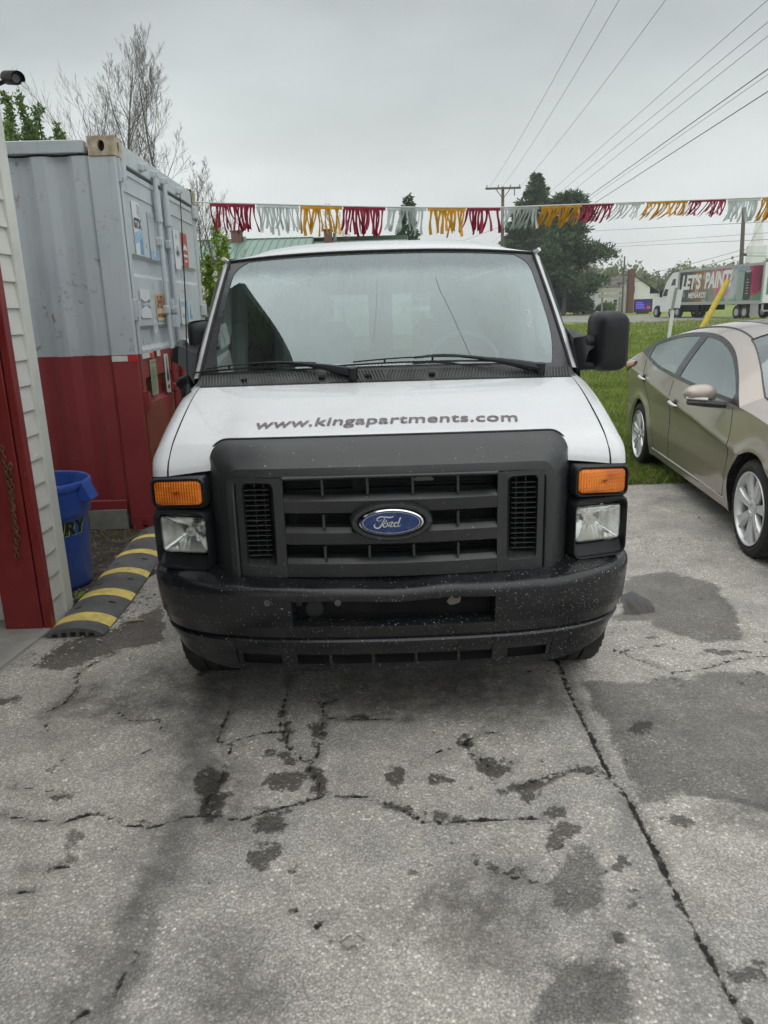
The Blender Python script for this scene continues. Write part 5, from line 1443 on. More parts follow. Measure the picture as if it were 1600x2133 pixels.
for k in range(420):
    if k < 260: x, y = rg.uniform(-1.95, -1.35), rg.uniform(3.3, 4.3)
    else: x, y = rg.uniform(-2.4, 3), rg.uniform(1.5, 6.5)
    s_ = rg.uniform(.002, .0065) * (1.3 if k < 260 else 1)
    mb.box((x, y, .010 + s_ * .3 + (.014 if x < -1.55 and y > 4.02 else 0)), (s_ * 2 * rg.uniform(.7, 1.4), s_ * 2, s_ * rg.uniform(.8, 1.4)), M=Matrix.Rotation(rg.uniform(0, 3), 3, 'Z') @ Matrix.Rotation(rg.uniform(-.5, .5), 3, 'X'), ch=s_ * .35)
mb.build('gravel', pm('loose_stone', (.30, .29, .27), .9, var=.5, scale=30), smooth=None, kind='stuff')
# ------------------------------------------------------------------ bronze sedan
g = G('bronze_metallic')
fl = g.vor(900, out=1)
col = g.mix(g.mr(g.xyz(fl)[0], 0, 1), (.34, .295, .26), (.44, .385, .345))
M_brz = g.end(g.bsdf(col, .32, .40, None, .5, .8))
g = G('sedan_glass'); gl = g.n('BsdfGlossy'); gl.inputs['Roughness'].default_value = .015; g.set(gl.inputs[0], (.85, .93, .93)); tp = g.n('BsdfTransparent'); g.set(tp.inputs[0], (.34, .41, .40)); fr = g.n('LayerWeight'); fr.inputs[0].default_value = .5
mx = g.n('MixShader'); g.set(mx.inputs[0], g.mr(fr.outputs[1], 0, 1, .0, .62)); g.set(mx.inputs[1], tp.outputs[0]); g.set(mx.inputs[2], gl.outputs[0]); M_sed = g.end(mx.outputs[0])
M_gblack = pm('gloss_black_trim', (.03, .031, .032), .25)
rc = gnd(1325, 968); dfw = Vector((-.0917, -.9958, 0))
car = thing('sedan', 'bronze four-door sedan parked with its rear wheels on the grass', 'car', (float(rc[0]) + .865, float(rc[1]) - .07, 0), PI - .092)
Cq = dict(parent=car)
KL = 1.085
def I(x, tab): return float(np.interp(x, [t[0] for t in tab], [t[1] for t in tab]))
def smooth_tab(tab, n=120):
    P = crv(tab, n); return [tuple(p) for p in P]
ZB_ = smooth_tab([(0, .90), (.1, .985), (.45, 1.05), (.8, 1.12), (1.0, 1.085), (1.3, 1.02), (1.7, .985), (2.2, .955), (2.8, .93), (3.3, .915), (3.7, .875), (4.05, .81), (4.3, .72), (4.46, .60), (4.53, .46)])
ZW_ = smooth_tab([(.80, 1.12), (.9, 1.175), (1.1, 1.25), (1.4, 1.315), (1.75, 1.345), (2.1, 1.345), (2.4, 1.31), (2.7, 1.235), (3.0, 1.105), (3.2, .985), (3.3, .915)])
ZC_ = smooth_tab([(0, .93), (.06, 1.02), (.2, 1.065), (.45, 1.105), (.9, 1.27), (1.25, 1.385), (1.7, 1.435), (2.2, 1.445), (2.6, 1.41), (3.0, 1.24), (3.42, 1.03), (3.6, .995), (4.0, .93), (4.3, .82), (4.46, .68), (4.53, .52)])
WS_ = smooth_tab([(0, .60), (.04, .68), (.15, .765), (.35, .835), (.75, .880), (3.9, .885), (4.15, .855), (4.35, .76), (4.48, .60), (4.53, .42)])
def zcr(s): return .93 - .118 * (s - .85)
def zlow(s):
    z = .19 + .10 * max(0, (.55 - s) / .55) ** 1.5 + .05 * max(0, (s - 4.1) / .43)
    for sw in (.95, 3.65):
        if abs(s - sw) < .362: z = max(z, .315 + math.sqrt(.362 ** 2 - (s - sw) ** 2))
    return z
def lat(s, z):
    W = I(s, WS_) / .885
    zc = min(max(zcr(s), .62), I(s, ZB_) - .02); zb = I(s, ZB_)
    fade = max(0, min(1, (3.6 - s) / .7)) * max(0, min(1, (s - .05) / .3))
    cr = .872 + .018 * fade
    x = I(z, [(.10, .79), (.19, .825), (.30, .850), (.45, .868), (.58, .862), (min(.70, zc - .03), .865), (zc, cr), (zc + .03, cr - .012), (zb + .0001, .838)]) if zc > .60 else I(z, [(.10, .79), (.3, .85), (.5, .87), (zb, .83)])
    for sw in (.95, 3.65):
        d = math.hypot(s - sw, z - .315)
        x += .016 * math.exp(-((d - .375) / .055) ** 2)
    return x * W
def xwin(s, z): return lat(s, I(s, ZB_)) - .245 * max(0, (z - I(s, ZB_)) / .395) ** 1.2
cols = set(np.round(np.linspace(0, 4.53, 96), 4)) | {0.012, .03, .80, 1.06, 1.86, 2.0, 3.3, 2.62, 3.42, 3.14, .5, 1.22, 4.5}
for sw in (.95, 3.65):
    for a in np.linspace(0, PI, 25): cols.add(round(sw + .362 * math.cos(a), 4))
    cols |= {round(sw - .3621, 4), round(sw + .3621, 4)}
cols = sorted(cols); nc = len(cols)
Yc = lambda s: (s - .95) * KL
for sd_ in (1, -1):
    mb = MB()
    def low(u, v):
        s = cols[int(round(u * (nc - 1)))]; a = zlow(s); b = I(s, ZB_)
        a = min(a, b - .01)
        zc = min(max(zcr(s), .62), b - .02)
        vv = v
        z = a + (b - a) * vv
        return (sd_ * lat(s, z), Yc(s), z)
    mb.grid(low, nc, 46)
    mb.build('body_side', M_brz, smooth=60, **Cq)
    wc = [s for s in cols if .80 <= s <= 3.3]; nw = len(wc)
    def win(u, v):
        s = wc[int(round(u * (nw - 1)))]; a = I(s, ZB_); b = max(a + .0005, I(s, ZW_)); z = a + (b - a) * v
        return (sd_ * (xwin(s, z) - .002), Yc(s), z)
    mb = MB(); mbg = MB()
    for k in range(nw - 1):
        s0, s1 = wc[k], wc[k + 1]; sm = (s0 + s1) / 2
        blk = sm < 1.06 or 1.86 < sm < 2.0 or sm > 3.14
        def q(s, z): return (sd_ * (xwin(s, z)), Yc(s), z)
        def zz2(s):
            a = I(s, ZB_); b = max(a + .0005, I(s, ZW_)); h = b - a; f = min(.028, h * .49)
            return a, a + f, b - min(.034, h * .49), b
        A0, A1 = zz2(s0), zz2(s1)
        mb.add([q(s0, A0[0]), q(s1, A1[0]), q(s1, A1[1]), q(s0, A0[1])], [(0, 1, 2, 3)])
        mb.add([q(s0, A0[2]), q(s1, A1[2]), q(s1, A1[3]), q(s0, A0[3])], [(0, 1, 2, 3)])
        zs0 = np.linspace(A0[1], A0[2], 5); zs1 = np.linspace(A1[1], A1[2], 5)
        tgt = mb if blk else mbg
        for j in range(4):
            def q2(s, z): p = q(s, z); return p if blk else (p[0] - sd_ * .004, p[1], p[2])
            tgt.add([q2(s0, zs0[j]), q2(s1, zs1[j]), q2(s1, zs1[j + 1]), q2(s0, zs0[j + 1])], [(0, 1, 2, 3)])
    mb.build('window_frame', M_gblack, smooth=40, **Cq)
    mbg.build('side_window', M_sed, smooth=60, **Cq)
# upper skin: roof, pillars, hood, deck, with both screens let in
up = MB(); gl_ = MB(); glr = MB()
def upper(s, v):   # v 0 at the left edge .. 1 at the right
    zb = I(s, ZB_)
    if .80 < s < 3.3:
        z0 = max(zb + .0005, I(s, ZW_)); x0 = xwin(s, z0)
    else: z0 = zb; x0 = lat(s, zb)
    t = v * 2 - 1
    zc = max(I(s, ZC_), z0 + .002)
    x = x0 * t
    k = abs(t)
    z = z0 + (zc - z0) * (1 - k ** 2.6)
    return (x, Yc(s) + (.10 * (1 - t * t) if 2.4 < s < 3.7 else 0) * min(1, max(0, (s - 2.4) / .3)) * min(1, max(0, (3.7 - s) / .25)), z)
vsn = [0, .03, .06, .09, .12, .16] + list(np.linspace(.2, .8, 17)) + [.84, .88, .91, .94, .97, 1]
for k in range(nc - 1):
    s0, s1 = cols[k], cols[k + 1]; sm = (s0 + s1) / 2
    for j in range(len(vsn) - 1):
        v0, v1 = vsn[j], vsn[j + 1]; vm = (v0 + v1) / 2
        g1 = (2.62 < sm < 3.42 and .085 < vm < .915) or (.5 < sm < 1.22 and .12 < vm < .88)
        ((gl_ if sm > 2 else glr) if g1 else up).add([upper(s0, v0), upper(s1, v0), upper(s1, v1), upper(s0, v1)], [(0, 1, 2, 3)])
import bmesh
def weld(o):
    bm = bmesh.new(); bm.from_mesh(o.data); bmesh.ops.remove_doubles(bm, verts=bm.verts, dist=.0002); bmesh.ops.recalc_face_normals(bm, faces=bm.faces); bm.to_mesh(o.data); bm.free()
    o.data.shade_smooth(); o.data.set_sharp_from_angle(angle=R_(50))
weld(up.build('roof_and_hood', M_brz, fix=False, **Cq)); weld(gl_.build('windscreen', M_sed, fix=False, **Cq)); weld(glr.build('rear_screen', M_sed, fix=False, **Cq))
for o in car.children:
    if o.name.startswith(('window_frame', 'side_window')): weld(o)
mb = MB()
for k in range(nc - 1): pass
mb.rings([[upper(s, .10) for s in cols if 1.2 <= s <= 2.62], [tuple(np.array(upper(s, .10)) + (0, 0, .003)) for s in cols if 1.2 <= s <= 2.62]], close=False)
def srf_tube(pts, r=.0035, n=6): m_ = MB(); m_.tube(pts, r, n); return m_
for v in (.095, .905): srf_tube([tuple(np.array(upper(s, v)) + (0, 0, .0025)) for s in cols if 1.22 <= s <= 2.62], .007).build('roof_moulding', M_gblack, **Cq)
for v in (.087, .913): srf_tube([tuple(np.array(upper(s, v)) + (0, 0, .001)) for s in cols if 2.62 <= s <= 3.42], .006).build('screen_seal', M_gblack, **Cq)
srf_tube([tuple(np.array(upper(2.62, v)) + (0, 0, .001)) for v in np.linspace(.09, .91, 20)], .006).build('screen_seal', M_gblack, **Cq)
mb = MB(); mb.grid(lambda u, v: tuple(np.array(upper(2.63 + .05 * v, .2 + .03 * u)) + (0, 0, .004)), 3, 3); mb.build('windscreen_tag', pm('orange_tag', (.75, .18, .09), .6), **Cq)
mb = MB(); mb.grid(lambda u, v: tuple(np.array(upper(1.75 + .7 * v, .24 + .52 * u)) + (0, 0, .003)), 9, 9); mb.build('sunroof', M_gblack, smooth=60, **Cq)
def side_line(pts, name='door_gap', r=.003, m_=None, dx=.0005):
    o = srf_tube([(lat(s, z) - dx, Yc(s), z) for s, z in pts], r, 5).build(name, m_ or M_seam, **Cq); return o
side_line(crv([(3.20, .90), (3.24, .72), (3.22, .45), (3.16, .27)], 20)); side_line(crv([(1.90, .96), (1.93, .7), (1.93, .4), (1.90, .27)], 20))
side_line(crv([(1.02, 1.07), (1.05, .95), (1.17, .80), (1.30, .62), (1.40, .42), (1.46, .28)], 26))
side_line(crv([(1.46, .27), (2.4, .245), (3.16, .27)], 26))
side_line([(s, .262) for s in np.linspace(1.4, 3.2, 12)], 'sill_moulding', .006, M_alloy, -.002)
side_line(crv([(.02, .62), (.3, .60), (.58, .58)], 10))
for s in (.95, 3.65):
    for sd_ in (1, -1):
        mb = MB(); mb.grid(lambda u, v: (sd_ * (.84 - .32 * v), Yc(s) + .372 * KL * math.cos(u * PI * 1.2 - .1 * PI), .315 + .372 * math.sin(u * PI * 1.2 - .1 * PI)), 24, 4); mb.add([(sd_ * .50, Yc(s - .4), .1), (sd_ * .50, Yc(s + .4), .1), (sd_ * .50, Yc(s + .4), .75), (sd_ * .50, Yc(s - .4), .75)], [(0, 1, 2, 3)]); mb.build('wheel_liner', M_dark, **Cq)
mb = MB(); mb.box((0, Yc(2.27), .24), (1.5, 4.3, .10)); mb.build('underbody', M_dark, smooth=None, **Cq)
mb = MB()
for yy in (1.55, 2.75): 
    for xx in (-.38, .38): mb.box((xx, Yc(yy), .62), (.5, .5, .3), ch=.05); mb.box((xx, Yc(yy - .33), .92), (.48, .14, .55), ch=.05); mb.box((xx, Yc(yy - .38), 1.22), (.24, .09, .15), ch=.03)
mb.box((0, Yc(3.3), .80), (1.4, .35, .25), ch=.05)
mb.build('cabin', M_cab2, smooth=30, **Cq)
# door handles, tail lamp, headlamp
for s in (1.12, 2.12):
    z = zcr(s) - .0
    mb = MB(); c = Vector((lat(s, z), Yc(s), z))
    mb.tube([c + Vector((.008, -.085, .012)), c + Vector((.030, -.06, .010)), c + Vector((.034, 0, .004)), c + Vector((.028, .05, -.004)), c + Vector((.006, .085, -.010))], [.010, .014, .015, .013, .008], 8)
    o = mb.build('door_handle', M_alloy, **Cq)
    mb = MB(); mb.lathe([(.0005, .0), (.038, .0), (.040, -.004)], 16, basis(c + Vector((.003, .0, .002)), (0, 1, 0), (-.2, 0, 1)).copy() if False else basis(c + Vector((.002, 0, .002)), (0, 1, 0), (0, 0, 1))); mb.build('handle_recess', M_gblack, parent=o)
M_tail = pm('tail_red', (.42, .035, .03), .15, coat=1.0)
for sd_ in (1, -1):
    mb = MB()
    def tl(u, v):
        s = .02 + .70 * u; z0 = .80 + .19 * u; z1 = .97 + .065 * u
        z = z0 + (z1 - z0) * v
        return (sd_ * (lat(s, min(z, I(s, ZB_) - .002)) + .008 * math.sin(PI * min(1, max(0, v))) ** .5 + .008), Yc(s) - .012, z)
    mb.grid(tl, 12, 8); mb.build('tail_light', M_tail, smooth=60, **Cq)
    mb = MB(); mb.grid(lambda u, v: (sd_ * (lat(4.0 + .36 * u, .64 + .10 * v) + .005), Yc(4.0 + .36 * u) + .004, .66 + (.07 + .05 * (1 - u)) * v), 10, 6); mb.build('headlight', M_alloy, smooth=60, **Cq)
# mirrors
for sd_ in (1, -1):
    mb = MB(); c = Vector((sd_ * 1.005, Yc(3.02), .975))
    def mm(u, v):
        a = u * 2 * PI; t = v * 2 - 1
        rx = math.sqrt(max(0, 1 - abs(t) ** 2.6))
        return c + Vector((sd_ * t * .125, .075 * rx * math.cos(a) + .03 * t, .068 * rx * math.sin(a) * (1 - .15 * t) + .008 * t))
    mb.grid(mm, 20, 15, wrapu=True); o = mb.build('side_mirror', M_brz, smooth=60, **Cq)
    mb = MB(); mb.tube([c + Vector((sd_ * .10, .05, -.052)), c + Vector((-sd_ * .05, .045, -.062)), c + Vector((-sd_ * .17, .05, -.075)), c + Vector((-sd_ * .22, .06, -.07))], [.018, .030, .026, .022], 8); mb.build('mirror_foot', M_gblack, parent=o)
    mb = MB(); mb.tube([c + Vector((sd_ * .11, .052, -.018)), c + Vector((sd_ * .05, .072, -.024)), c + Vector((-sd_ * .03, .076, -.03))], .010, 6); mb.build('mirror_indicator', pm('indicator_clear', (.75, .75, .72), .2), parent=o)
# alloy wheels with seven spokes
tm = tyre_mesh(.318, .228, .205).mesh('tyre', M_tyre)
MXr = Matrix.Rotation(PI / 2, 4, 'Y')
mb = MB(); mb.lathe([(.240, .102), (.238, .108), (.230, .106), (.224, .095), (.214, .05), (.205, -.08), (.20, -.10)], 56, MXr)
ns = 7
for k in range(ns):
    a = 2 * PI * k / ns + .2
    er = Vector((0, math.cos(a), math.sin(a))); et = Vector((0, -math.sin(a), math.cos(a))); ex = Vector((1, 0, 0))
    rs = []
    for r, hw, x in ((.038, .024, .074), (.085, .026, .086), (.15, .032, .092), (.205, .048, .094), (.226, .056, .092)):
        c = er * r + ex * x
        rs.append([c + et * hw * q + ex * d for q, d in ((-1, -.030), (-1, -.012), (-.72, .004), (-.2, -.002), (.2, -.002), (.72, .004), (1, -.012), (1, -.030))])
    mb.rings(rs)
mb.lathe([(.058, .060), (.056, .082), (.048, .088), (.030, .090), (.026, .084), (.0005, .084)], 28, MXr)
for k in range(5):
    a = 2 * PI * k / 5; mb.lathe([(.007, .086), (.006, .094), (.0005, .094)], 8, Matrix.Translation((0, .045 * math.cos(a), .045 * math.sin(a))) @ MXr)
rm = mb.mesh('rim', M_alloy, 40)
mb = MB(); mb.lathe([(.13, .03), (.13, .045), (.05, .05), (.0005, .05)], 32, MXr); mb.lathe([(.205, -.06), (.0005, -.06)], 32, MXr); dk = mb.mesh('brake_disc', pm('brake_disc', (.07, .068, .065), .5, .4))
for s in (.95, 3.65):
    for sd_ in (1, -1):
        w = bpy.data.objects.new('wheel', tm); COL.link(w); w.parent = car; w.location = (sd_ * .762, Yc(s), .316)
        if sd_ < 0: w.rotation_euler = (0, 0, PI)
        link('rim', rm, w); link('brake_disc', dk, w)
# ------------------------------------------------------------------ trees
def leafmat(name, cols, trans=.3):
    g = G(name)
    oi = g.n('NewGeometry').outputs['Random Per Island']
    col = g.ramp(oi, [(k / (len(cols) - 1), c) for k, c in enumerate(cols)])
    col = g.mix(1.0, col, g.ramp(g.noise(.9, 3, .6), [(.3, .70), (.7, 1.25)]), 'MULTIPLY')
    d = g.bsdf(col, .65, 0, None, .2); t = g.n('BsdfTranslucent'); g.set(t.inputs[0], col)
    mx = g.n('MixShader'); mx.inputs[0].default_value = trans; g.set(mx.inputs[1], d); g.set(mx.inputs[2], t.outputs[0]); return g.end(mx.outputs[0])
M_bark = pm('bark_grey', (.10, .093, .085), .9, var=.25, scale=12)
M_twig = pm('twig_grey', (.135, .125, .115), .9, var=.2)
M_spring = leafmat('spring_leaves', [(.10, .18, .018), (.20, .31, .03), (.32, .43, .06)], .4)
M_green = leafmat('green_leaves', [(.08, .14, .04), (.13, .21, .06), (.20, .29, .09)], .35)
M_spruce = leafmat('spruce_needles', [(.030, .070, .030), (.055, .112, .044), (.095, .155, .062)], .12)
M_pine = leafmat('pine_needles', [(.034, .072, .032), (.062, .115, .048), (.11, .165, .07)], .15)
M_blos = leafmat('white_blossom', [(.55, .57, .50), (.75, .76, .70), (.30, .38, .14)], .3)
M_far = leafmat('far_leaves', [(.12, .15, .06), (.20, .24, .085), (.28, .28, .14)], .3)

class Prisms:
    """many thin three-sided limbs gathered quickly"""
    def __init__(s): s.a = []; s.b = []; s.ra = []; s.rb = []
    def add(s, a, b, ra, rb): s.a.append(tuple(a)); s.b.append(tuple(b)); s.ra.append(ra); s.rb.append(rb)
    def build(s, name, m_, parent):
        a = np.array(s.a); b = np.array(s.b); d = b - a; d /= np.linalg.norm(d, axis=1)[:, None] + 1e-9
        h = np.where(np.abs(d[:, 2:3]) < .9, [[0, 0, 1.0]], [[1.0, 0, 0]]); n1 = np.cross(d, h); n1 /= np.linalg.norm(n1, axis=1)[:, None]; n2 = np.cross(d, n1)
        V = []
        for P, r in ((a, np.array(s.ra)), (b, np.array(s.rb))):
            for k in range(3):
                c, q = math.cos(2 * PI * k / 3), math.sin(2 * PI * k / 3); V.append(P + (n1 * c + n2 * q) * r[:, None])
        V = np.stack(V, 1).reshape(-1, 3); i = np.arange(len(a))[:, None] * 6
        F = np.concatenate([i + np.array([[k, (k + 1) % 3, 3 + (k + 1) % 3, 3 + k]]) for k in range(3)])
        me = bpy.data.meshes.new(name); me.from_pydata(V.tolist(), [], F.tolist()); me.materials.append(m_); me.shade_smooth()
        return link(name, me, parent)
def quads(C, size, rg, asp=.5, bias=None, name='crown', m_=None, parent=None, **props):
    """leaf-shaped faces at points C"""
    n = len(C); d = rg.normal(size=(n, 3))
    if bias is not None: d = d * .55 + bias
    d /= np.linalg.norm(d, axis=1)[:, None]; e = rg.normal(size=(n, 3)); e -= d * (e * d).sum(1)[:, None]; e /= np.linalg.norm(e, axis=1)[:, None]
    L = (size * rg.uniform(.6, 1.4, n))[:, None]
    V = np.stack([C, C + d * L * .5 + e * L * asp * .5, C + d * L, C + d * L * .5 - e * L * asp * .5], 1).reshape(-1, 3)
    F = (np.arange(n)[:, None] * 4 + np.array([[0, 1, 2, 3]]))
    me = bpy.data.meshes.new(name); me.from_pydata(V.tolist(), [], F.tolist()); me.materials.append(m_)
    return link(name, me, parent, **props)

def bare_tree(name, label, loc, H, seed, group, spread=.55, r0=.13, gen=5, cat='tree', start=.16, dens=1.0, leaf=None):
    rd = random.Random(seed); pr = Prisms(); tr = MB(); tips = []
    root = thing(name, label, cat, loc, 0, group)
    def grow(p, d, L, r, dep):
        nseg = max(3, int(5 - dep * .4)); q = Vector(p); d = Vector(d); pts = [q.copy()]; rr = [r]
        for k in range(nseg):
            d = (d + Vector((rd.gauss(0, .07), rd.gauss(0, .07), .035 + .03 * dep))).normalized()
            q2 = q + d * L / nseg; r2 = r * (1 - .8 * (k + 1) / nseg) if dep else r * (1 - .92 * (k + 1) / nseg) + .004
            if dep: pr.add(q, q2, max(.0032, rr[-1]), max(.0026, r2))
            pts.append(q2); rr.append(max(.0035, r2)); q = q2
        if dep == 0: tr.tube(pts, rr, 8)
        if dep >= gen: tips.append(pts[-1]); tips.append(pts[len(pts) // 2]); return
        nb = [int(24 * dens), int(9 * dens), 6, 4, 3][min(dep, 4)]
        for k in range(nb):
            t = (start if dep == 0 else .22) + (1 - (start if dep == 0 else .22)) * (k + rd.random()) / nb
            i = min(len(pts) - 2, int(t * (len(pts) - 1))); f = t * (len(pts) - 1) - i
            o = pts[i].lerp(pts[i + 1], f); ro = rr[i] * (1 - f) + rr[i + 1] * f
            ax = (pts[i + 1] - pts[i]).normalized(); s_ = ax.orthogonal().normalized(); s_.rotate(Matrix.Rotation(rd.uniform(0, 2 * PI), 3, ax))
            ang = rd.uniform(.42, .80) * (1.28 - .5 * t)
            nd = (ax * math.cos(ang) + s_ * math.sin(ang)).normalized(); nd.z += .09; nd.normalize()
            Ln = L * ((1.02 - .80 * t) * spread * 1.15 if dep == 0 else rd.uniform(.38, .58) * (1.1 - .5 * t))
            grow(o, nd, Ln * rd.uniform(.8, 1.15), max(.004, ro * .55), dep + 1)
    grow((0, 0, 0), (rd.gauss(0, .03), rd.gauss(0, .03), 1), H, r0, 0)
    tr.build('trunk', M_bark, root)
    if pr.a: pr.build('crown', M_twig, root)
    return root, np.array([tuple(t) for t in tips])

LG = 'leafless trees behind the container'
p = at(257, 300, 26); bare_tree('bare_tree', 'tallest leafless tree rising behind the container', (float(p[0]), 26, 0), 8.9, 3, LG, .58, .12, 4, start=.34, dens=.95)
p = at(335, 330, 25); bare_tree('bare_tree', 'shorter leafless tree to the right of the tallest one behind the container', (float(p[0]) - .05, 25, 0), 8.4, 11, LG, .42, .08, 4, start=.34, dens=.7)
p = at(405, 400, 27); bare_tree('bare_tree', 'low leafless tree with arching twigs at the container\'s far top corner', (float(p[0]), 27, 0), 6.0, 23, LG, .50, .05, 4, start=.3, dens=.5)
p = at(300, 330, 28); bare_tree('bare_tree', 'slim leafless tree between the two taller bare crowns', (float(p[0]), 28, 0), 7.0, 31, LG, .42, .06, 4, start=.35, dens=.6)
p = at(455, 400, 32); bare_tree('bare_tree', 'faint leafless tree above the first red pennant', (float(p[0]), 32, 0), 6.0, 37, LG, .5, .05, 4, start=.3, dens=.7)
p = at(705, 450, 38); bare_tree('bare_shrub', 'leafless shrub in front of the green roof, under the gold pennant', (float(p[0]), 38, 0), 5.9, 41, 'leafless shrubs', .42, .05, 4, 'shrub', dens=.7)

def leafy(name, label, loc, H, Rr, seed, m_, n, size, group=None, cat='tree', up=.6, cols=7, low=.15):
    """upright spring tree: several leaders clothed with leaf clumps"""
    rg = np.random.default_rng(seed); root = thing(name, label, cat, loc, 0, group)
    tr = MB(); C = []
    for k in range(cols):
        a = rg.uniform(0, 2 * PI); rr = Rr * rg.uniform(.1, 1) ** .7; h = H * (1 - .45 * (rr / Rr) ** 1.3 * rg.uniform(.5, 1.2))
        if k == 0: rr = 0; h = H
        top = np.array([math.cos(a) * rr, math.sin(a) * rr, h]); bot = np.array([math.cos(a) * rr * .15, math.sin(a) * rr * .15, 0])
        mid = bot * .4 + top * .6 + np.array([math.cos(a), math.sin(a), 0]) * rr * .25; mid[2] = h * .5
        P = crv([bot, mid, top], 12); tr.tube(P, list(np.linspace(.035, .006, 12) * H / 4), 5)
        m2 = n // cols
        t = rg.uniform(low, 1, m2) ** .8; idx = np.clip(t * 11, 0, 10.99); i = idx.astype(int); f = (idx - i)[:, None]
        B = P[i] * (1 - f) + P[i + 1] * f
        nsp = 26; ang = rg.uniform(0, 2 * PI, nsp); sp_t = np.sort(rg.uniform(low, 1, nsp))
        w = np.argmin(np.abs(t[:, None] - sp_t[None]), 1); L = Rr * .45 * (1.15 - t) * rg.uniform(0, 1, m2) ** .7
        B = B + np.stack([np.cos(ang[w]) * L, np.sin(ang[w]) * L, L * up], 1) + rg.normal(0, size * .45, (m2, 3))
        C.append(B)
    tr.build('trunk', M_bark, root); quads(np.concatenate(C), size, rg, .55, None, 'crown', m_, root)
    return root
GG = 'young green trees behind the container'
for (px, py, Y, Rr, lab, sd2) in ((14, 195, 20, 1.15, 'tallest young green tree behind the container, nearest the garage', 1), (42, 196, 20.5, .9, 'young green tree just right of the tallest one', 6), (78, 222, 21, .95, 'young green tree second from the bare trees', 2), (118, 258, 22, .45, 'small green tree top poking above the container roof beside the bare trees', 3)):
    p = at(px, py, Y); leafy('green_tree', lab, (float(p[0]), Y, 0), float(p[2]), Rr, sd2, M_green, 6500, .10, GG, up=1.0, low=.45)
p = at(448, 470, 12); leafy('spring_tree', 'bright spring green young tree between the container and the van', (float(p[0]), 12, 0), float(p[2]), .50, 5, M_spring, 9500, .055, cols=9, up=.9)
p = at(478, 520, 12.5); leafy('spring_tree', 'slanting spring green sapling leaning over the green roof', (float(p[0]) - .12, 12.5, 0), float(p[2]) - .03, .30, 15, M_spring, 2600, .05, cols=4, up=.9)
rg = np.random.default_rng(77)
p = at(468, 600, 15); bl = thing('blossom_bush', 'white flowering bush behind the van roof corner', 'bush', (float(p[0]) - .1, 15, 0))
t2 = MB(); 
for k in range(9):
    a = rg.uniform(0, 2 * PI); t2.tube(crv([(0, 0, 0), (math.cos(a) * .3, math.sin(a) * .3, .9), (math.cos(a) * .7, math.sin(a) * .5, 1.9)], 8), list(np.linspace(.03, .006, 8)), 5)
t2.build('branches', M_bark, bl)
cl = rg.normal(size=(70, 3)) * (.38, .4, .50) + (0, 0, 1.55); C = (cl[rg.integers(0, 70, 3600)] + rg.normal(0, .07, (3600, 3)))
quads(C, .045, rg, .8, None, 'crown', M_blos, bl)

def spruce(name, label, loc, H, Rr, seed, n, size, group=None, m_=None, base=.06):
    rg = np.random.default_rng(seed); root = thing(name, label, 'tree', loc, 0, group); tr = MB()
    tr.tube([(0, 0, 0), (0, 0, H * .5), (0, 0, H)], [H * .018, H * .01, .02], 7); tr.build('trunk', M_bark, root)
    C = []; D = []
    nb = int(H * 15)
    for k in range(nb):
        t = base + (1 - base) * (k + rg.random()) / nb; a = rg.uniform(0, 2 * PI); L = Rr * (1 - t) ** .78 * rg.uniform(.55, 1.15) + .12
        m2 = max(4, int(n / nb * (L / Rr) * 2.0)); u = rg.uniform(.08, 1, m2) ** .75
        x = u * L; z = H * t + L * (.12 * u - .40 * u ** 2 + .22 * u ** 4) + .0
        side = rg.normal(0, 1, m2) * L * .13 * (1.1 - u * .7)
        P = np.stack([np.cos(a) * x - np.sin(a) * side, np.sin(a) * x + np.cos(a) * side, z + rg.normal(0, .06, m2) - np.abs(side) * .35], 1)
        C.append(P); D.append(np.tile([math.cos(a) * .7, math.sin(a) * .7, -.45], (m2, 1)) + np.stack([-np.sin(a) * side, np.cos(a) * side, 0 * side], 1) / (L * .2 + .01) * .4)
    C = np.concatenate(C); D = np.concatenate(D)
    quads(C, size, rg, .35, D, 'crown', m_ or M_spruce, root); return root
def pine(name, label, loc, H, Rr, seed, limbs, n, size, group=None):
    rg = np.random.default_rng(seed); root = thing(name, label, 'tree', loc, 0, group); tr = MB()
    tr.tube(crv([(0, 0, 0), (.2, 0, H * .4), (-.1, 0, H * .8), (0, 0, H)], 10), list(np.linspace(H * .02, .04, 10)), 8)
    C = []; D = []
    for k in range(limbs):
        t = .16 + .84 * (k + rg.random()) / limbs; a = rg.uniform(0, 2 * PI); L = Rr * (1.0 - .90 * t ** 1.15) * rg.uniform(.45, 1.1)
        z0 = H * t; up_ = rg.uniform(.05, .45)
        P = crv([(0, 0, z0), (math.cos(a) * L * .5, math.sin(a) * L * .5, z0 + L * .08), (math.cos(a) * L, math.sin(a) * L, z0 + L * up_ * .7)], 8)
        tr.tube(P, list(np.linspace(H * .006, .02, 8)), 4)
        for q in range(7):
            u = rg.uniform(.35, 1.0); i = min(6, int(u * 7)); c = P[i] + rg.normal(0, L * .10, 3) * (1, 1, .5)
            m2 = max(8, int(n / (limbs * 7))); s_ = rg.uniform(.5, 1.0) * (Rr * .115)
            off_ = rg.normal(0, 1, (m2, 3)); off_ /= np.linalg.norm(off_, axis=1)[:, None]; off_ *= rg.uniform(.2, 1, m2)[:, None] * s_ * np.array([1.35, 1.35, .55])
            C.append(c + off_); D.append(off_ / s_ + np.array([0, 0, .35]))
    tr.build('trunk', M_bark, root); C = np.concatenate(C); D = np.concatenate(D)
    quads(C, size, rg, .28, D, 'crown', M_pine, root); return root
EV = 'tall evergreens across the road'
spruce('spruce_tree', 'tall pointed dark spruce beside the utility pole', (22.0, 110, 0), 18.9, 8.2, 3, 46000, .58, EV)
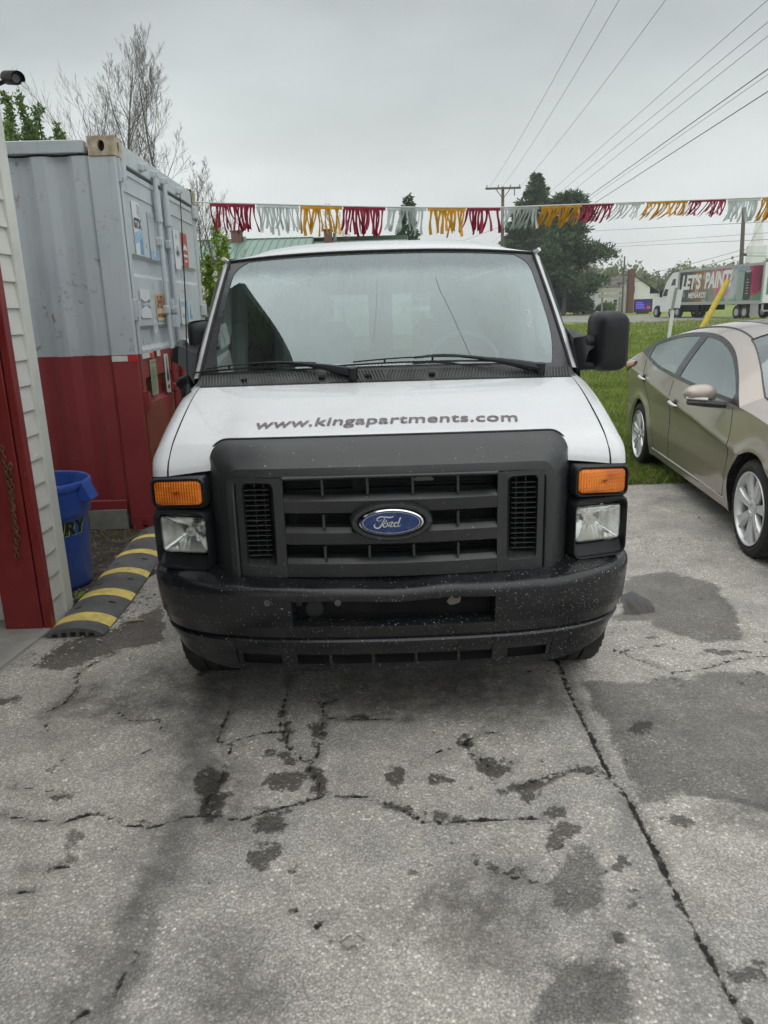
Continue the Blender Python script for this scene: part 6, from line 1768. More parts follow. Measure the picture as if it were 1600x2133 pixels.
spruce('spruce_tree', 'second spruce leader just left of the pointed spruce top', (20.1, 111, 0), 15.6, 4.2, 13, 12000, .6, EV)
pine('pine_tree', 'broad dark pine with long open limbs reaching right over the white house', (24.9, 104, 0), 14.7, 10.8, 9, 60, 30000, .62, EV)
p = at(850, 405, 60); spruce('spruce_tree', 'small lone spruce above the van roof, behind the silver pennant', (float(p[0]), 60, 0), float(p[2]), 1.9, 21, 9000, .30, base=.2)
p = at(1225, 600, 116); bare_tree('bare_tree', 'brownish leafless tree under the pine in front of the white house', (float(p[0]), 116, 0), 6.5, 51, 'small leafless trees across the road', .55, .10, 4, start=.12)
p = at(1196, 600, 118); bare_tree('bare_tree', 'low leafless tree by the far parked cars', (float(p[0]), 118, 0), 5.2, 53, 'small leafless trees across the road', .5, .10, 4, start=.15, dens=.7)
# far wood: one mass
rg = np.random.default_rng(5); C = []; pr = Prisms()
for k in range(150):
    x = rg.uniform(38, 125); y = rg.uniform(185, 265); h = (11.5 + 3.0 * math.sin(x * .13 + 1) + rg.uniform(-2, 2)) * (1 if x < 72 else .84) * (y / 225); m2 = 320
    if x > 72: h *= .92
    c = rg.normal(0, 1, (m2, 3)); c /= np.linalg.norm(c, axis=1)[:, None]; c *= rg.uniform(.3, 1, m2)[:, None] ** .5 * np.array([h * .24, h * .24, h * .36]); c *= 1 + .25 * np.sin(c[:, :1] * 3 + k)
    C.append(c + (x, y, h * .64)); 
    for q in range(7): pr.add((x, y, 0), (x + rg.normal(0, h * .12), y, h * rg.uniform(.6, 1)), .16, .03)
tl_ = quads(np.concatenate(C), .85, rg, .8, None, 'far_wood', M_far, None, kind='stuff'); 
o = pr.build('far_wood_stems', M_bark, None); o['kind'] = 'stuff'
rg = np.random.default_rng(15)
for k, (px, lab) in enumerate(((1216, 'round clipped shrub by the far parked cars'), (1236, 'round shrub below the left half of the roadside boards'), (1258, 'round shrub below the right half of the roadside boards'))):
    p = gnd(px, 653); t = thing('shrub', lab, 'shrub', (float(p[0]), 108 + k, 0), 0, 'shrubs before the white house')
    C = rg.normal(size=(900, 3)); C /= np.linalg.norm(C, axis=1)[:, None]; C *= rg.uniform(.6, 1, 900)[:, None] * (1.1, .9, .75); 
    quads(C + (0, 0, .75), .26, rg, .6, None, 'crown', M_green, t)
    mb = MB(); mb.tube([(0, 0, 0), (0, 0, .8)], .06, 6); mb.build('trunk', M_bark, t)

# ------------------------------------------------------------------ buildings
g = G('green_metal_roof')
col = g.mix(g.mr(g.noise(1.5, 5), .3, .7), (.145, .235, .19), (.18, .28, .225))
M_groof = g.end(g.bsdf(col, .4, .1))
M_wallw = pm('white_wall', (.76, .77, .76), .7, var=.05)
M_brick = pm('chimney_brick', (.17, .085, .068), .9, var=.3, scale=6)
M_win = pm('dark_window', (.05, .055, .06), .2)
Yg = 45.0
a = at(300, 541, Yg); r0_ = at(470, 499, Yg + 4.5); hi = float(at(560, 497.5, Yg + 4.5)[2]); ea = float(at(470, 540, Yg)[2]); xL = -15.0; xR = float(at(640, 500, Yg)[0]); xR2 = 2.0
bd = thing('green_roof_building', 'long white building with green metal roof behind the van', 'building', (0, Yg, 0))
mb = MB(); mb.box(((xL + xR2) / 2, 5, (ea - .2) / 2), (xR2 - xL, 8.4, ea - .3)); mb.build('wall', M_wallw, smooth=None, parent=bd)
mb = MB(); mb.add([(xL, 0, ea), (xR, 0, ea), (xR, 4.5, hi), (xL, 4.5, hi)], [(0, 1, 2, 3)]); mb.add([(xL, 9, ea), (xR2, 9, ea), (xR2, 4.5, hi), (xL, 4.5, hi)], [(0, 1, 2, 3)]); mb.add([(xR, .8, ea), (xR2, .8, ea - .05), (xR2, 4.5, hi - .25), (xR, 4.5, hi - .25)], [(0, 1, 2, 3)])
ro_ = mb.build('roof', M_groof, smooth=None, parent=bd)
xx = xL + .2
rib = MB(); rib.add([(-.025, 0, ea + .001), (.025, 0, ea + .001), (.025, 4.5, hi + .001), (-.025, 4.5, hi + .001), (-.015, 0, ea + .05), (.015, 0, ea + .05), (.015, 4.5, hi + .05), (-.015, 4.5, hi + .05)], [(0, 1, 5, 4), (1, 2, 6, 5), (2, 3, 7, 6), (3, 0, 4, 7), (4, 5, 6, 7)])
rme = rib.mesh('roof_rib', M_groof, None)
while xx < xR:
    o = link('roof_rib', rme, ro_); o.location = (xx, 0, 0); xx += .42
mb = MB(); mb.box(((xL + xR) / 2, 4.5, hi + .02), (xR - xL, .22, .05)); mb.prism([(0, ea), (0, ea + .0), (4.5, hi), (4.5, hi - .3), (0, ea - .3)][1:], basis((xR + .02, 0, 0), (0, 1, 0), (0, 0, 1)), -.05); mb.build('ridge_cap', M_groof, smooth=None, parent=bd)
mb = MB(); mb.box(((xL + xR) / 2, -.03, ea - .10), (xR - xL, .08, .20)); mb.build('gutter', M_win, smooth=None, parent=bd)
for (px, py, w) in ((493, 483, .62), (683, 480, .48)):
    p = at(px, py, Yg + 4); mb = MB(); mb.box((float(p[0]), 4, float(p[2]) - .55), (w, w, 1.1)); mb.box((float(p[0]), 4, float(p[2]) + .03), (w + .12, w + .12, .07)); mb.build('chimney', M_brick, smooth=None, parent=bd)
for (px, py) in ((509, 493), (697, 486)):
    p = at(px, py, Yg + 4); mb = MB(); mb.tube([(float(p[0]), 4, float(p[2]) - .6), (float(p[0]), 4, float(p[2]))], .11, 10); mb.build('vent_pipe', M_steel, parent=bd)

# white house across the road
Yh = 112.0
hs = thing('white_house', 'white clapboard house with tall brick chimney across the road', 'house', (0, Yh, 0))
def hx(px): return float(at(px, 620, Yh)[0])
def hzt(px, py): return float(at(px, py, Yh)[2])
xa, xb, xp = hx(1300), hx(1353), hx(1317); zt = hzt(1317, 574); ze = hzt(1353, 598)
zeL = zt - (ze - zt) * -1 * (xp - xa) / (xb - xp) if False else zt - (zt - ze) * (xp - xa) / (xb - xp)
mb = MB(); mb.prism([(xa, 0), (xb, 0), (xb, ze), (xp, zt), (xa, zeL)], basis((0, 9, 0), (1, 0, 0), (0, 0, 1)), 9); 
xw0 = hx(1245); mb.box(((xw0 + xa) / 2, 5, 1.9), (xa - xw0, 7, 3.8))
xe1 = hx(1376); mb.box(((xb + xe1) / 2, 3, 1.3), (xe1 - xb, 5, 2.6))
mb.build('wall', M_wallw, smooth=None, parent=hs)
M_hroof = pm('grey_brown_shingles', (.13, .11, .105), .9, var=.2, scale=5)
mb = MB(); z1 = hzt(1280, 588)
mb.add([(xw0 - .3, 1.2, 3.75), (xa, 1.2, 3.75), (xa + 1, 5, z1 + .4), (xw0 + 1.2, 5, z1 - .2), (xw0 - .3, 8.6, 3.75), (xa, 8.6, 3.75)], [(0, 1, 2, 3), (4, 3, 2, 5), (0, 3, 4)])
mb.add([(xp, -.2, zt + .08), (xb + .3, -.2, ze - .1), (xb + .3, 9.2, ze - .1), (xp, 9.2, zt + .08), (xa - .2, -.2, zeL - .1), (xa - .2, 9.2, zeL - .1)], [(0, 1, 2, 3), (0, 3, 5, 4)])
mb.add([(xb, 0, 3.7), (xe1 + .3, 0, 2.5), (xe1 + .3, 6, 2.5), (xb, 6, 3.7)], [(0, 1, 2, 3)])
mb.build('roof', M_hroof, smooth=None, parent=hs)
xc = hx(1312); zc_ = hzt(1311, 562); mb = MB(); mb.box((xc - .1, -.45, zc_ / 2), (.80, .8, zc_)); mb.build('chimney', M_brick, smooth=None, parent=hs)
for (px, py, w, h) in ((1319.5, 603, .45, .9), (1288, 630, .55, .9), (1268, 631, .28, .8)):
    yw = 1.49 if px < 1299 else -.02
    p = at(px, py, Yh); mb = MB(); mb.box((float(p[0]), yw, float(p[2])), (w, .06, h)); o = mb.build('window', M_win, smooth=None, parent=hs)
    mb = MB()
    for sx2 in (-1, 1): mb.box((float(p[0]) + sx2 * w / 2, yw - .03, float(p[2])), (.07, .05, h + .1))
    for sz2 in (-1, 0, 1): mb.box((float(p[0]), yw - .03, float(p[2]) + sz2 * h / 2), (w, .05, .06))
    mb.build('window_frame', M_wallw, smooth=None, parent=o)
for px in (1255, 1270):
    p = at(px, 588, Yh); mb = MB(); mb.prism([(-.35, 0), (.35, 0), (0, 1.0)], basis((float(p[0]), 3.0, float(p[2]) - .75), (1, 0, 0), (0, 0, 1)), -.8); mb.build('dormer', M_wallw, smooth=None, parent=hs)
# roadside board sign, message screen
sg = thing('board_sign', 'beige two-board roadside sign on posts before the white house', 'sign', (0, 101, 0))
M_beige = pm('beige_board', (.42, .40, .34), .8, var=.1)
xa2, xb2 = float(at(1247, 610, 101)[0]), float(at(1302, 610, 101)[0])
for py0, py1 in ((600, 609), (612.5, 620)):
    z0, z1 = float(at(1275, py1, 101)[2]), float(at(1275, py0, 101)[2]); mb = MB(); mb.box(((xa2 + xb2) / 2, 0, (z0 + z1) / 2), (xb2 - xa2, .12, z1 - z0)); mb.build('board', M_beige, smooth=None, parent=sg)
for px in (1255.5, 1292):
    x = float(at(px, 620, 101)[0]); mb = MB(); mb.box((x, .14, 1.9), (.20, .14, 3.9)); mb.build('post', M_steel, smooth=None, parent=sg)
ms = thing('message_screen', 'dark electronic message sign with purple text beside the white house', 'sign', (0, 100, 0))
xa3, xb3 = float(at(1320.5, 640, 100)[0]), float(at(1358, 640, 100)[0]); z0, z1 = float(at(1340, 650, 100)[2]), float(at(1340, 623, 100)[2])
z0 = max(.1, z0)
mb = MB(); mb.box(((xa3 + xb3) / 2, 0, (z0 + z1) / 2), (xb3 - xa3, .3, z1 - z0)); mb.box(((xa3 + xb3) / 2, .1, .1), (1.6, .3, .3)); mb.build('cabinet', M_gblack, smooth=None, parent=ms)
def emis(name, c, s_):
    g = G(name); e = g.n('Emission'); g.set(e.inputs[0], c); e.inputs[1].default_value = s_; return g.end(e.outputs[0])
mb = MB(); w_, h_ = xb3 - xa3, z1 - z0
mb.box(((xa3 + xb3) / 2 - .05, -.16, (z0 + z1) / 2 + .05), (w_ * .86, .02, h_ * .72)); sc1 = mb.build('screen', emis('screen_navy', (.045, .03, .16), 1), smooth=None, parent=ms)
mb = MB()
for k, ww in enumerate((.34, .46, .42, .5)):
    n_ = 7
    x = xa3 + w_ * .10
    for q in range(n_):
        l_ = w_ * ww / n_; mb.box((x + l_ * .42, -.175, z0 + h_ * (.74 - .14 * k)), (l_ * .72, .01, h_ * .065)); x += l_
mb.build('screen_text', emis('screen_violet', (.25, .18, .75), 1), smooth=None, parent=sc1)
mb = MB(); mb.grid(lambda u, v: (xa3 + w_ * (.68 + .2 * u), -.173, z0 + h_ * (.24 + (.16 + .12 * math.sin(u * 7) ** 2) * v)), 9, 3); mb.build('screen_picture', emis('screen_orange', (.40, .08, .02), 1), parent=sc1)
# far church spire
ch_ = thing('church', 'pale church steeple faint in the mist above the truck', 'church', (float(at(1576, 520, 330)[0]), 330, 0))
zs = float(at(1576, 512, 330)[2]); mb = MB(); mb.box((0, 0, zs / 2), (6, 6, zs)); mb.build('tower', M_wallw, smooth=None, parent=ch_)
mb = MB(); zt_ = float(at(1576, 425, 330)[2]); mb.rings([[(2.5 * math.cos(a), 2.5 * math.sin(a), zs) for a in np.linspace(0, 2 * PI, 9)[:-1]], [(2.2 * math.cos(a), 2.2 * math.sin(a), zs + 4) for a in np.linspace(0, 2 * PI, 9)[:-1]], [(.02 * math.cos(a), .02 * math.sin(a), zt_) for a in np.linspace(0, 2 * PI, 9)[:-1]]]); mb.build('spire', M_wallw, smooth=None, parent=ch_)
# far parked cars
def small_car(label, px, col, k):
    p = gnd(px, 652.5); t = thing('parked_car', label, 'car', (float(p[0]), 114 + k * 1.5, 0), rnd.uniform(-.2, .2), 'cars parked across the road')
    mb = MB(); P = [(-2.2, .45), (-2.15, .85), (-1.6, .95), (-.9, 1.42), (.5, 1.45), (1.3, .98), (2.1, .82), (2.2, .45)]
    mb.prism(P, basis((0, .85, 0), (1, 0, 0), (0, 0, 1)), 1.7); mb.build('body', pm('far_car_paint', col, .35), smooth=None, parent=t)
    mb = MB(); mb.prism([(-1.35, .98), (-.82, 1.36), (.42, 1.39), (1.05, .98)], basis((0, -.86, 0), (1, 0, 0), (0, 0, 1)), .01); mb.build('window', M_win, smooth=None, parent=t)
    for x in (-1.35, 1.35):
        mb = MB(); mb.tube([(x, -.88, .33), (x, -.6, .33)], .33, 14); mb.build('wheel', M_tyre, parent=t)
small_car('silver car parked far off left of the bare trees', 1172, (.45, .46, .47), 0); small_car('white car parked far off between the pine trunks', 1204, (.7, .7, .7), 1); small_car('dark grey car parked far off by the round shrub', 1224, (.16, .17, .18), 2)

# ------------------------------------------------------------------ truck with painted trailer
Rr_ = gnd(1583, 665.0); Ff = gnd(1359, 661.5)
hd = Vector((float(Ff[0] - Rr_[0]), float(Ff[1] - Rr_[1]), 0)); Lt = hd.length; hd.normalize()
tk = thing('truck', 'white semi truck pulling a trailer painted with colourful spray and LET\'S PAINT', 'truck', (float(Rr_[0]), float(Rr_[1]), 0), math.atan2(-hd.x, hd.y))
kt = Lt / 21.0
TH = float(at(1582, 546, float(Rr_[1]))[2]); TF = TH * .285
TL = 15.2 * kt
g = G('trailer_print')
x, y, z = g.xyz(g.co())
n1 = g.noise(.55, 6, .62, dist=.6); n2 = g.noise(1.1, 5, .6)
yy = g.m('ADD', g.m('DIVIDE', y, TL), g.m('MULTIPLY', g.m('SUBTRACT', n1, .5), .30))
zz3 = g.m('ADD', z, g.m('MULTIPLY', g.m('SUBTRACT', n2, .5), 2.2))
c = g.ramp(yy, [(0.0, (.05, .02, .03)), (.10, (.42, .04, .12)), (.20, (.30, .42, .52)), (.33, (.45, .50, .50)), (.44, (.42, .10, .25)), (.52, (.55, .30, .32)), (.62, (.22, .24, .20)), (.74, (.30, .16, .08)), (.84, (.05, .06, .06)), (1.0, (.025, .025, .03))])
c = g.mix(g.m('MULTIPLY', g.mr(zz3, 2.1, 1.5, 0, 1), g.mr(yy, .78, .6, 0, .8)), c, (.10, .30, .17))
c = g.mix(g.m('MULTIPLY', g.mr(g.noise(.8, 5), .56, .62), .6), c, (.55, .52, .48))
hs_ = g.n('HueSaturation'); hs_.inputs['Saturation'].default_value = 1.35; hs_.inputs['Value'].default_value = .95; g.set(hs_.inputs['Color'], c); c = hs_.outputs[0]
M_tp = g.end(g.bsdf(c, .45))
M_alu = pm('aluminium', (.42, .42, .41), .4, .6)
mb = MB(); mb.box((1.3, TL / 2, (TF + TH) / 2), (2.6, TL, TH - TF)); trl = mb.build('trailer_box', M_tp, smooth=None, parent=tk)
mb = MB()
for z in (TF + .08, TH - .09): mb.box((-.012, TL / 2, z), (.05, TL + .05, .20 if z > 2 else .26))
for y in (.05, TL - .05): mb.box((-.012, y, (TF + TH) / 2), (.055, .14, TH - TF))
mb.build('trailer_rail', M_alu, smooth=None, parent=trl)
mb = MB(); mb.box((1.3, -.03, (TF + TH) / 2), (2.58, .05, TH - TF)); rr2 = mb.build('trailer_rear_door', M_wallw, smooth=None, parent=trl)
mb = MB(); mb.box((1.3, -.065, TF + (TH - TF) * .42), (2.1, .012, (TH - TF) * .42)); mb.build('rear_poster', pm('poster_green', (.05, .33, .17), .5, var=.2), smooth=None, parent=rr2)
mb = MB()
for k in range(5): mb.box((1.0 + .1 * (k % 2), -.08, TF + (TH - TF) * (.30 + .065 * k)), (1.2 - .3 * (k % 2), .01, .09))
mb.box((.55, -.08, TF + (TH - TF) * .28), (.3, .01, .3)); mb.box((1.2, -.08, TF + (TH - TF) * .72), (1.6, .01, .10)); mb.build('poster_print', M_wallw, smooth=None, parent=rr2)
M_ltr = pm('trailer_lettering', (.74, .74, .70), .5)
def ttext(body, y_l, y_r, z_b, z_t, shear, name='trailer_lettering', m_=None, slope=0.0, bold=.03, dx=.012):
    vs, fs = text2d(body, 1, shear, bold); x0 = min(p[0] for p in vs); x1 = max(p[0] for p in vs); b0 = min(p[1] for p in vs); b1_ = max(p[1] for p in vs)
    mb = MB(); mb.add([(-.004 - dx, y_l + (y_r - y_l) * (p[0] - x0) / (x1 - x0), z_b + (z_t - z_b) * (p[1] - b0) / (b1_ - b0) + slope * (p[0] - x0) / (x1 - x0)) for p in vs], fs)
    mb.build(name, m_ or M_ltr, smooth=None, parent=trl, fix=False)
HT = TH - TF
ttext("LET'S", TL * .965, TL * .70, TF + HT * .42, TF + HT * .86, .22, bold=.045); ttext('PAINT!', TL * .66, TL * .33, TF + HT * .42, TF + HT * .88, .22, slope=.05, bold=.045)
ttext('MENARDS', TL * .865, TL * .63, TF + HT * .17, TF + HT * .34, .15); ttext('MENARDS', TL * .86, TL * .625, TF + HT * .155, TF + HT * .325, .15, 'lettering_shade', M_gblack, dx=.006)
# two painted cans printed on the side
def can(y0, y1, z0, z1, body, lid):
    mb = MB(); P = []
    for k in range(13): a = PI + PI * k / 12; P.append(((y0 + y1) / 2 + (y1 - y0) / 2 * math.cos(a), z0 + .12 + .12 * math.sin(a)))
    P += [(y1, z1 - .15)]
    for k in range(13): a = PI * k / 12; P.append(((y0 + y1) / 2 + (y1 - y0) / 2 * math.cos(a), z1 - .15 + .13 * math.sin(a)))
    mb.add([(-.010, y, z) for y, z in P], [tuple(range(len(P)))]); mb.build('can_picture', body, smooth=None, parent=trl)
    mb = MB(); P = [((y0 + y1) / 2 + (y1 - y0) * .42 * math.cos(a), z1 - .15 + .10 * math.sin(a)) for a in np.linspace(0, 2 * PI, 20)[:-1]]; mb.add([(-.014, y, z) for y, z in P], [tuple(range(19))])
    for k in range(6): w_ = (y1 - y0) * (.25 if k % 2 else .4); mb.add([(-.014, (y0 + y1) / 2 + sy * w_ / 2, z0 + (z1 - z0) * (.2 + .09 * k) + sz) for sy, sz in ((-1, 0), (1, 0), (1, .07), (-1, .07))], [(0, 1, 2, 3)])
    mb.build('can_print', lid, smooth=None, parent=trl)
can(TL * .205, TL * .275, TF + .25, TH - .35, pm('can_pale_green', (.30, .38, .33), .5), M_steel); can(TL * .125, TL * .20, TF + .25, TH - .40, pm('can_black', (.03, .035, .033), .5), M_alu)
def twheel(y, x=.14, parent=tk):
    mb = MB(); mb.tube([(x - .14, y, .52), (x + .14, y, .52)], .52, 24); w = mb.build('wheel', M_tyre, parent=parent)
    mb = MB(); mb.tube([(x - .155, y, .52), (x - .13, y, .52)], .29, 20); mb.build('hub', M_alu, parent=w)
for y in (2.6 * kt, 3.9 * kt, 15.3 * kt, 16.6 * kt, 20.2 * kt): twheel(y)
for y in (2.6 * kt, 3.9 * kt, 15.3 * kt, 16.6 * kt, 20.2 * kt): twheel(y, 2.4)
mb = MB(); mb.box((1.3, 3.2 * kt, .95), (1.6, 2.6, .5)); mb.build('bogie', M_dark, smooth=None, parent=tk)
mb = MB(); mb.box((1.3, 13.5 * kt, .9), (2.0, 6 * kt, .45)); mb.box((1.3, 16 * kt, .7), (1.2, 8 * kt, .35)); mb.build('chassis', M_dark, smooth=None, parent=tk)
mb = MB(); mb.box((.12, 11.2 * kt, .62), (.15, .3, 1.15)); mb.build('landing_leg', M_dark, smooth=None, parent=tk)
mb = MB(); mb.box((.10, 1.25 * kt, .72), (.05, 1.0, 1.0)); mb.build('mud_flap', M_alu, smooth=None, parent=tk)
mb = MB(); mb.box((1.3, .05, .62), (2.3, .12, .12)); mb.box((.15, .08, .85), (.10, .14, .5)); mb.build('rear_guard', M_alu, smooth=None, parent=tk)
# tractor
M_cabw = pm('truck_white', (.70, .71, .71), .35, var=.05)
yc0, yc1 = 15.6 * kt, 21.2 * kt
mb = MB()
prof = [(yc0, 1.0), (yc0, TH - .1), (yc0 + 1.2 * kt, TH - .15), (yc0 + 2.6 * kt, TH - .95), (yc0 + 3.0 * kt, 2.65), (yc0 + 3.5 * kt, 2.0), (yc1 - .5 * kt, 1.75), (yc1, 1.35), (yc1, .55), (yc1 - .45, .5), (yc1 - .5, 1.0), (yc1 - .9, 1.15), (yc1 - 1.5, 1.1), (yc1 - 1.6, .55), (yc0 + 1.2, .55)]
mb.prism(prof, basis((.02, 0, 0), (0, 1, 0), (0, 0, 1)), 2.45); cb_ = mb.build('cab', M_cabw, smooth=None, parent=tk)
mb = MB(); mb.prism([(yc0 + 2.0 * kt, 1.95), (yc0 + 2.0 * kt, 2.6), (yc0 + 2.75 * kt, 2.62), (yc0 + 3.2 * kt, 2.0)], basis((.012, 0, 0), (0, 1, 0), (0, 0, 1)), .006); mb.prism([(yc0 + .5 * kt, 2.9), (yc0 + .5 * kt, 3.5), (yc0 + 1.1 * kt, 3.45), (yc0 + 1.5 * kt, 2.9)], basis((.012, 0, 0), (0, 1, 0), (0, 0, 1)), .006); mb.build('cab_window', M_win, smooth=None, parent=cb_)
mb = MB(); mb.box((-.18, yc0 + 3.2 * kt, 2.25), (.22, .12, .75), ch=.03); mb.box((-.05, yc0 + 3.1 * kt, 2.4), (.2, .04, .04)); mb.build('cab_mirror', M_gblack, smooth=None, parent=cb_)
mb = MB(); mb.tube([(.1, yc0 - .3, 1.2), (.1, yc0 - .3, TH + .05)], .09, 10); mb.build('exhaust_stack', M_alu, parent=cb_)

# ------------------------------------------------------------------ poles, posts, wires
M_pole = pm('weathered_pole', (.13, .115, .10), .9, var=.3, scale=6)
M_wire = pm('wire', (.085, .088, .09), .6)
pp = at(1047.5, 392, 60); up_t = thing('utility_pole', 'wooden utility pole with crossarm beside the tall spruce', 'utility pole', (float(pp[0]), 60, 0))
zt2 = float(pp[2])
mb = MB(); mb.tube([(0.06, 0, 0), (.03, 0, zt2 * .5), (0, 0, zt2 + .1)], [.17, .14, .11], 10); mb.build('pole_shaft', M_pole, parent=up_t)
mb = MB(); mb.box((0, -.12, zt2 - .02), (2.62, .10, .14), M=Matrix.Rotation(.0, 3, 'Y')); mb.build('crossarm', M_pole, smooth=None, parent=up_t)
mb = MB(); mb.tube([(-.55, -.13, zt2 - .05), (0, -.12, zt2 - .75)], .03, 5); mb.tube([(.55, -.13, zt2 - .05), (0, -.12, zt2 - .75)], .03, 5); mb.tube([(.85, -.12, zt2 - .05), (.85, -.12, zt2 - .55)], .035, 6); mb.build('brace', M_pole, parent=up_t)
for x in (-1.2, -.35, .55, 1.22):
    mb = MB(); mb.lathe([(.03, 0), (.055, .06), (.03, .1), (.05, .15), (.0005, .2)], 8, Matrix.Translation((x, -.12, zt2 + .05))); mb.build('insulator', M_steel, parent=up_t)
p2_ = at(1550, 432, 82); pz = float(p2_[2]); pt_ = thing('utility_pole', 'slanting utility pole behind the trailer with a bracket of wires', 'utility pole', (float(at(1540, 640, 82)[0]), 82, 0))
dx_ = float(p2_[0]) - pt_.location.x
mb = MB(); mb.tube([(0, 0, 0), (dx_, 0, pz)], [.24, .18], 10); mb.build('pole_shaft', M_pole, parent=pt_)
zb2 = float(at(1544, 531, 82)[2]); mb = MB(); mb.box((dx_ * .6 + .2, -.1, zb2), (.5, .3, .22)); mb.box((dx_ * .6 + .1, -.1, zb2 + .5), (.3, .1, .08)); mb.build('bracket', M_gblack, smooth=None, parent=pt_)
p3 = at(1302, 534, 98); t3 = thing('thin_pole', 'thin bare wooden pole rising beside the house chimney', 'pole', (float(p3[0]) - .03, 98, 0)); mb = MB(); mb.tube([(0, 0, 0), (0, 0, float(p3[2]))], [.14, .09], 8); mb.build('pole_shaft', M_pole, parent=t3)

def wire(label, a, b, r=.012, sag=0.0, name='power_wire', grp='overhead wires'):
    A = Vector(at(*a)); B = Vector(at(*b)); n = 16
    mb = MB(); mb.tube([A.lerp(B, k / n) - Vector((0, 0, sag * 4 * (k / n) * (1 - k / n))) for k in range(n + 1)], r * .72, 5)
    tag(mb.build(name, M_wire), label, 'wire', grp)
wire('leftmost wire climbing from the crossarm\'s left end to the sky', (1020, 389, 59.8), (1275, -60, 22), .010, .25)
wire('wire climbing from the middle of the crossarm to the sky', (1048, 387, 59.8), (1325, -60, 22), .010, .25)
wire('wire climbing from the crossarm\'s right end to the sky', (1083, 389, 59.8), (1430, -60, 22), .010, .25)
wire('thin wire crossing above the spruce top, uppermost of the right-hand bundle', (1000, 529, 110), (1640, -36, 22), .011)
wire('thin wire just below the uppermost one of the right-hand bundle', (1000, 537, 110), (1640, 13, 22), .011)
wire('third wire from the top in the right-hand bundle', (1010, 543, 110), (1640, 43, 22), .011)
wire('thick cable, upper of the two bold ones at the right edge', (1020, 556, 110), (1650, 108, 20), .019)
wire('fine wire between the two bold cables at the right edge', (1030, 554, 110), (1650, 120, 20), .009)
wire('thick cable, lower of the two bold ones at the right edge', (1040, 551, 110), (1650, 158, 20), .019)
wire('almost level wire below the pennants right of the pine', (1240, 481, 90), (1640, 460, 50), .022)
wire('upper of two faint level wires above the far trees', (1280, 508, 100), (1640, 482, 52), .018)
wire('lower of two faint level wires above the far trees', (1280, 514, 100), (1640, 497, 52), .022)
wire('wire rising from the house to the slanting pole\'s upper bracket', (1180, 596, 98), (1542, 521, 81.8), .028, .5)
wire('wire rising from the house to the slanting pole\'s lower bracket', (1200, 604, 98), (1542, 532, 81.8), .034, .5)
wire('wire running right from the slanting pole\'s upper bracket', (1546, 527, 81.8), (1660, 527, 70), .020)
wire('bold cable running right from the slanting pole\'s lower bracket', (1546, 533, 81.8), (1660, 534, 70), .035)
wire('short wire slanting to the utility pole above the van roof', (940, 511, 70), (1046, 471, 60), .016)
wire('guy wire running from the yellow guard up to the right', (1517, 584, 26), (1640, 376, 34), .010, 0, 'guy_wire', 'guy wires')
# yellow guy guard, sign post seen from behind, short white post
a, b = Vector(at(1517, 583, 26)), Vector(at(1459, 690, 26)); bb = a + (b - a) * 1.08
mb = MB(); mb.tube([bb, a], [.095, .085], 12); o = mb.build('guy_guard', pm('yellow_plastic', (.62, .47, .06), .5, var=.15)); tag(o, 'slanting yellow plastic guard on the guy wire beside the sedan roof', 'wire guard')
sp = at(1393.5, 705, 30); s_t = thing('sign_post', 'white post carrying two blank white sign backs near the sedan', 'sign', (float(sp[0]), 30, 0))
tp_ = at(1407, 604, 30); off_x = float(tp_[0]) - float(sp[0]); zt3 = float(tp_[2])
zlo = float(at(1396, 690, 30)[2])
M_pw = pm('white_post', (.66, .67, .66), .5)
mb = MB(); mb.tube([(-.03, 0, -.1), (off_x * .62, 0, zt3 * .62)], .075, 4); mb.build('post', M_pw, parent=s_t)
zA, zBm = float(at(1401, 643, 30)[2]), float(at(1401, 605, 30)[2])
mb = MB(); mb.box((off_x * .85 - .19, -.03, (zA + zBm) / 2), (.24, .02, zBm - zA), M=Matrix.Rotation(.13, 3, 'Y')); mb.build('sign_panel', M_pl, smooth=None, parent=s_t)
mb = MB(); mb.box((off_x * .85 + .15, -.03, (zA + zBm) / 2 + .02), (.24, .02, zBm - zA), M=Matrix.Rotation(.13, 3, 'Y')); mb.build('sign_panel', M_pl, smooth=None, parent=s_t)
mb = MB(); mb.box((off_x * .85 - .02, -.045, (zA + zBm) / 2 + .02), (.10, .04, zBm - zA + .15), M=Matrix.Rotation(.13, 3, 'Y')); mb.build('sign_bracket', M_steel, smooth=None, parent=s_t)
w1_ = gnd(1241, 693); p = at(1244, 648, float(w1_[1])); mb = MB(); mb.tube([(float(w1_[0]), float(w1_[1]), -.1), (float(p[0]), float(p[1]), float(p[2]))], .085, 4); tag(mb.build('marker_post', M_pw), 'short white post on the grass beside the big van mirror', 'post')

# ------------------------------------------------------------------ fringe pennants on a line
def foil(name, c, tr, rough=.32):
    g = G(name); k = g.mix(g.mr(g.noise(9, 3), .3, .7), tuple(x * .75 for x in c), c)
    d = g.bsdf(k, rough, .35, g.bump(g.noise(28, 2), .5, .01), .6); t = g.n('BsdfTranslucent'); g.set(t.inputs[0], k); t3_ = g.n('BsdfTransparent'); g.set(t3_.inputs[0], tuple(min(1, x * 1.3) for x in c))
    m1 = g.n('MixShader'); m1.inputs[0].default_value = .25; g.set(m1.inputs[1], d); g.set(m1.inputs[2], t.outputs[0])
    m2 = g.n('MixShader'); m2.inputs[0].default_value = tr; g.set(m2.inputs[1], m1.outputs[0]); g.set(m2.inputs[2], t3_.outputs[0]); return g.end(m2.outputs[0])
FO = {'red': foil('foil_red', (.30, .012, .045), .05), 'silver': foil('foil_silver', (.52, .57, .56), .30), 'gold': foil('foil_gold', (.66, .33, .02), .06)}
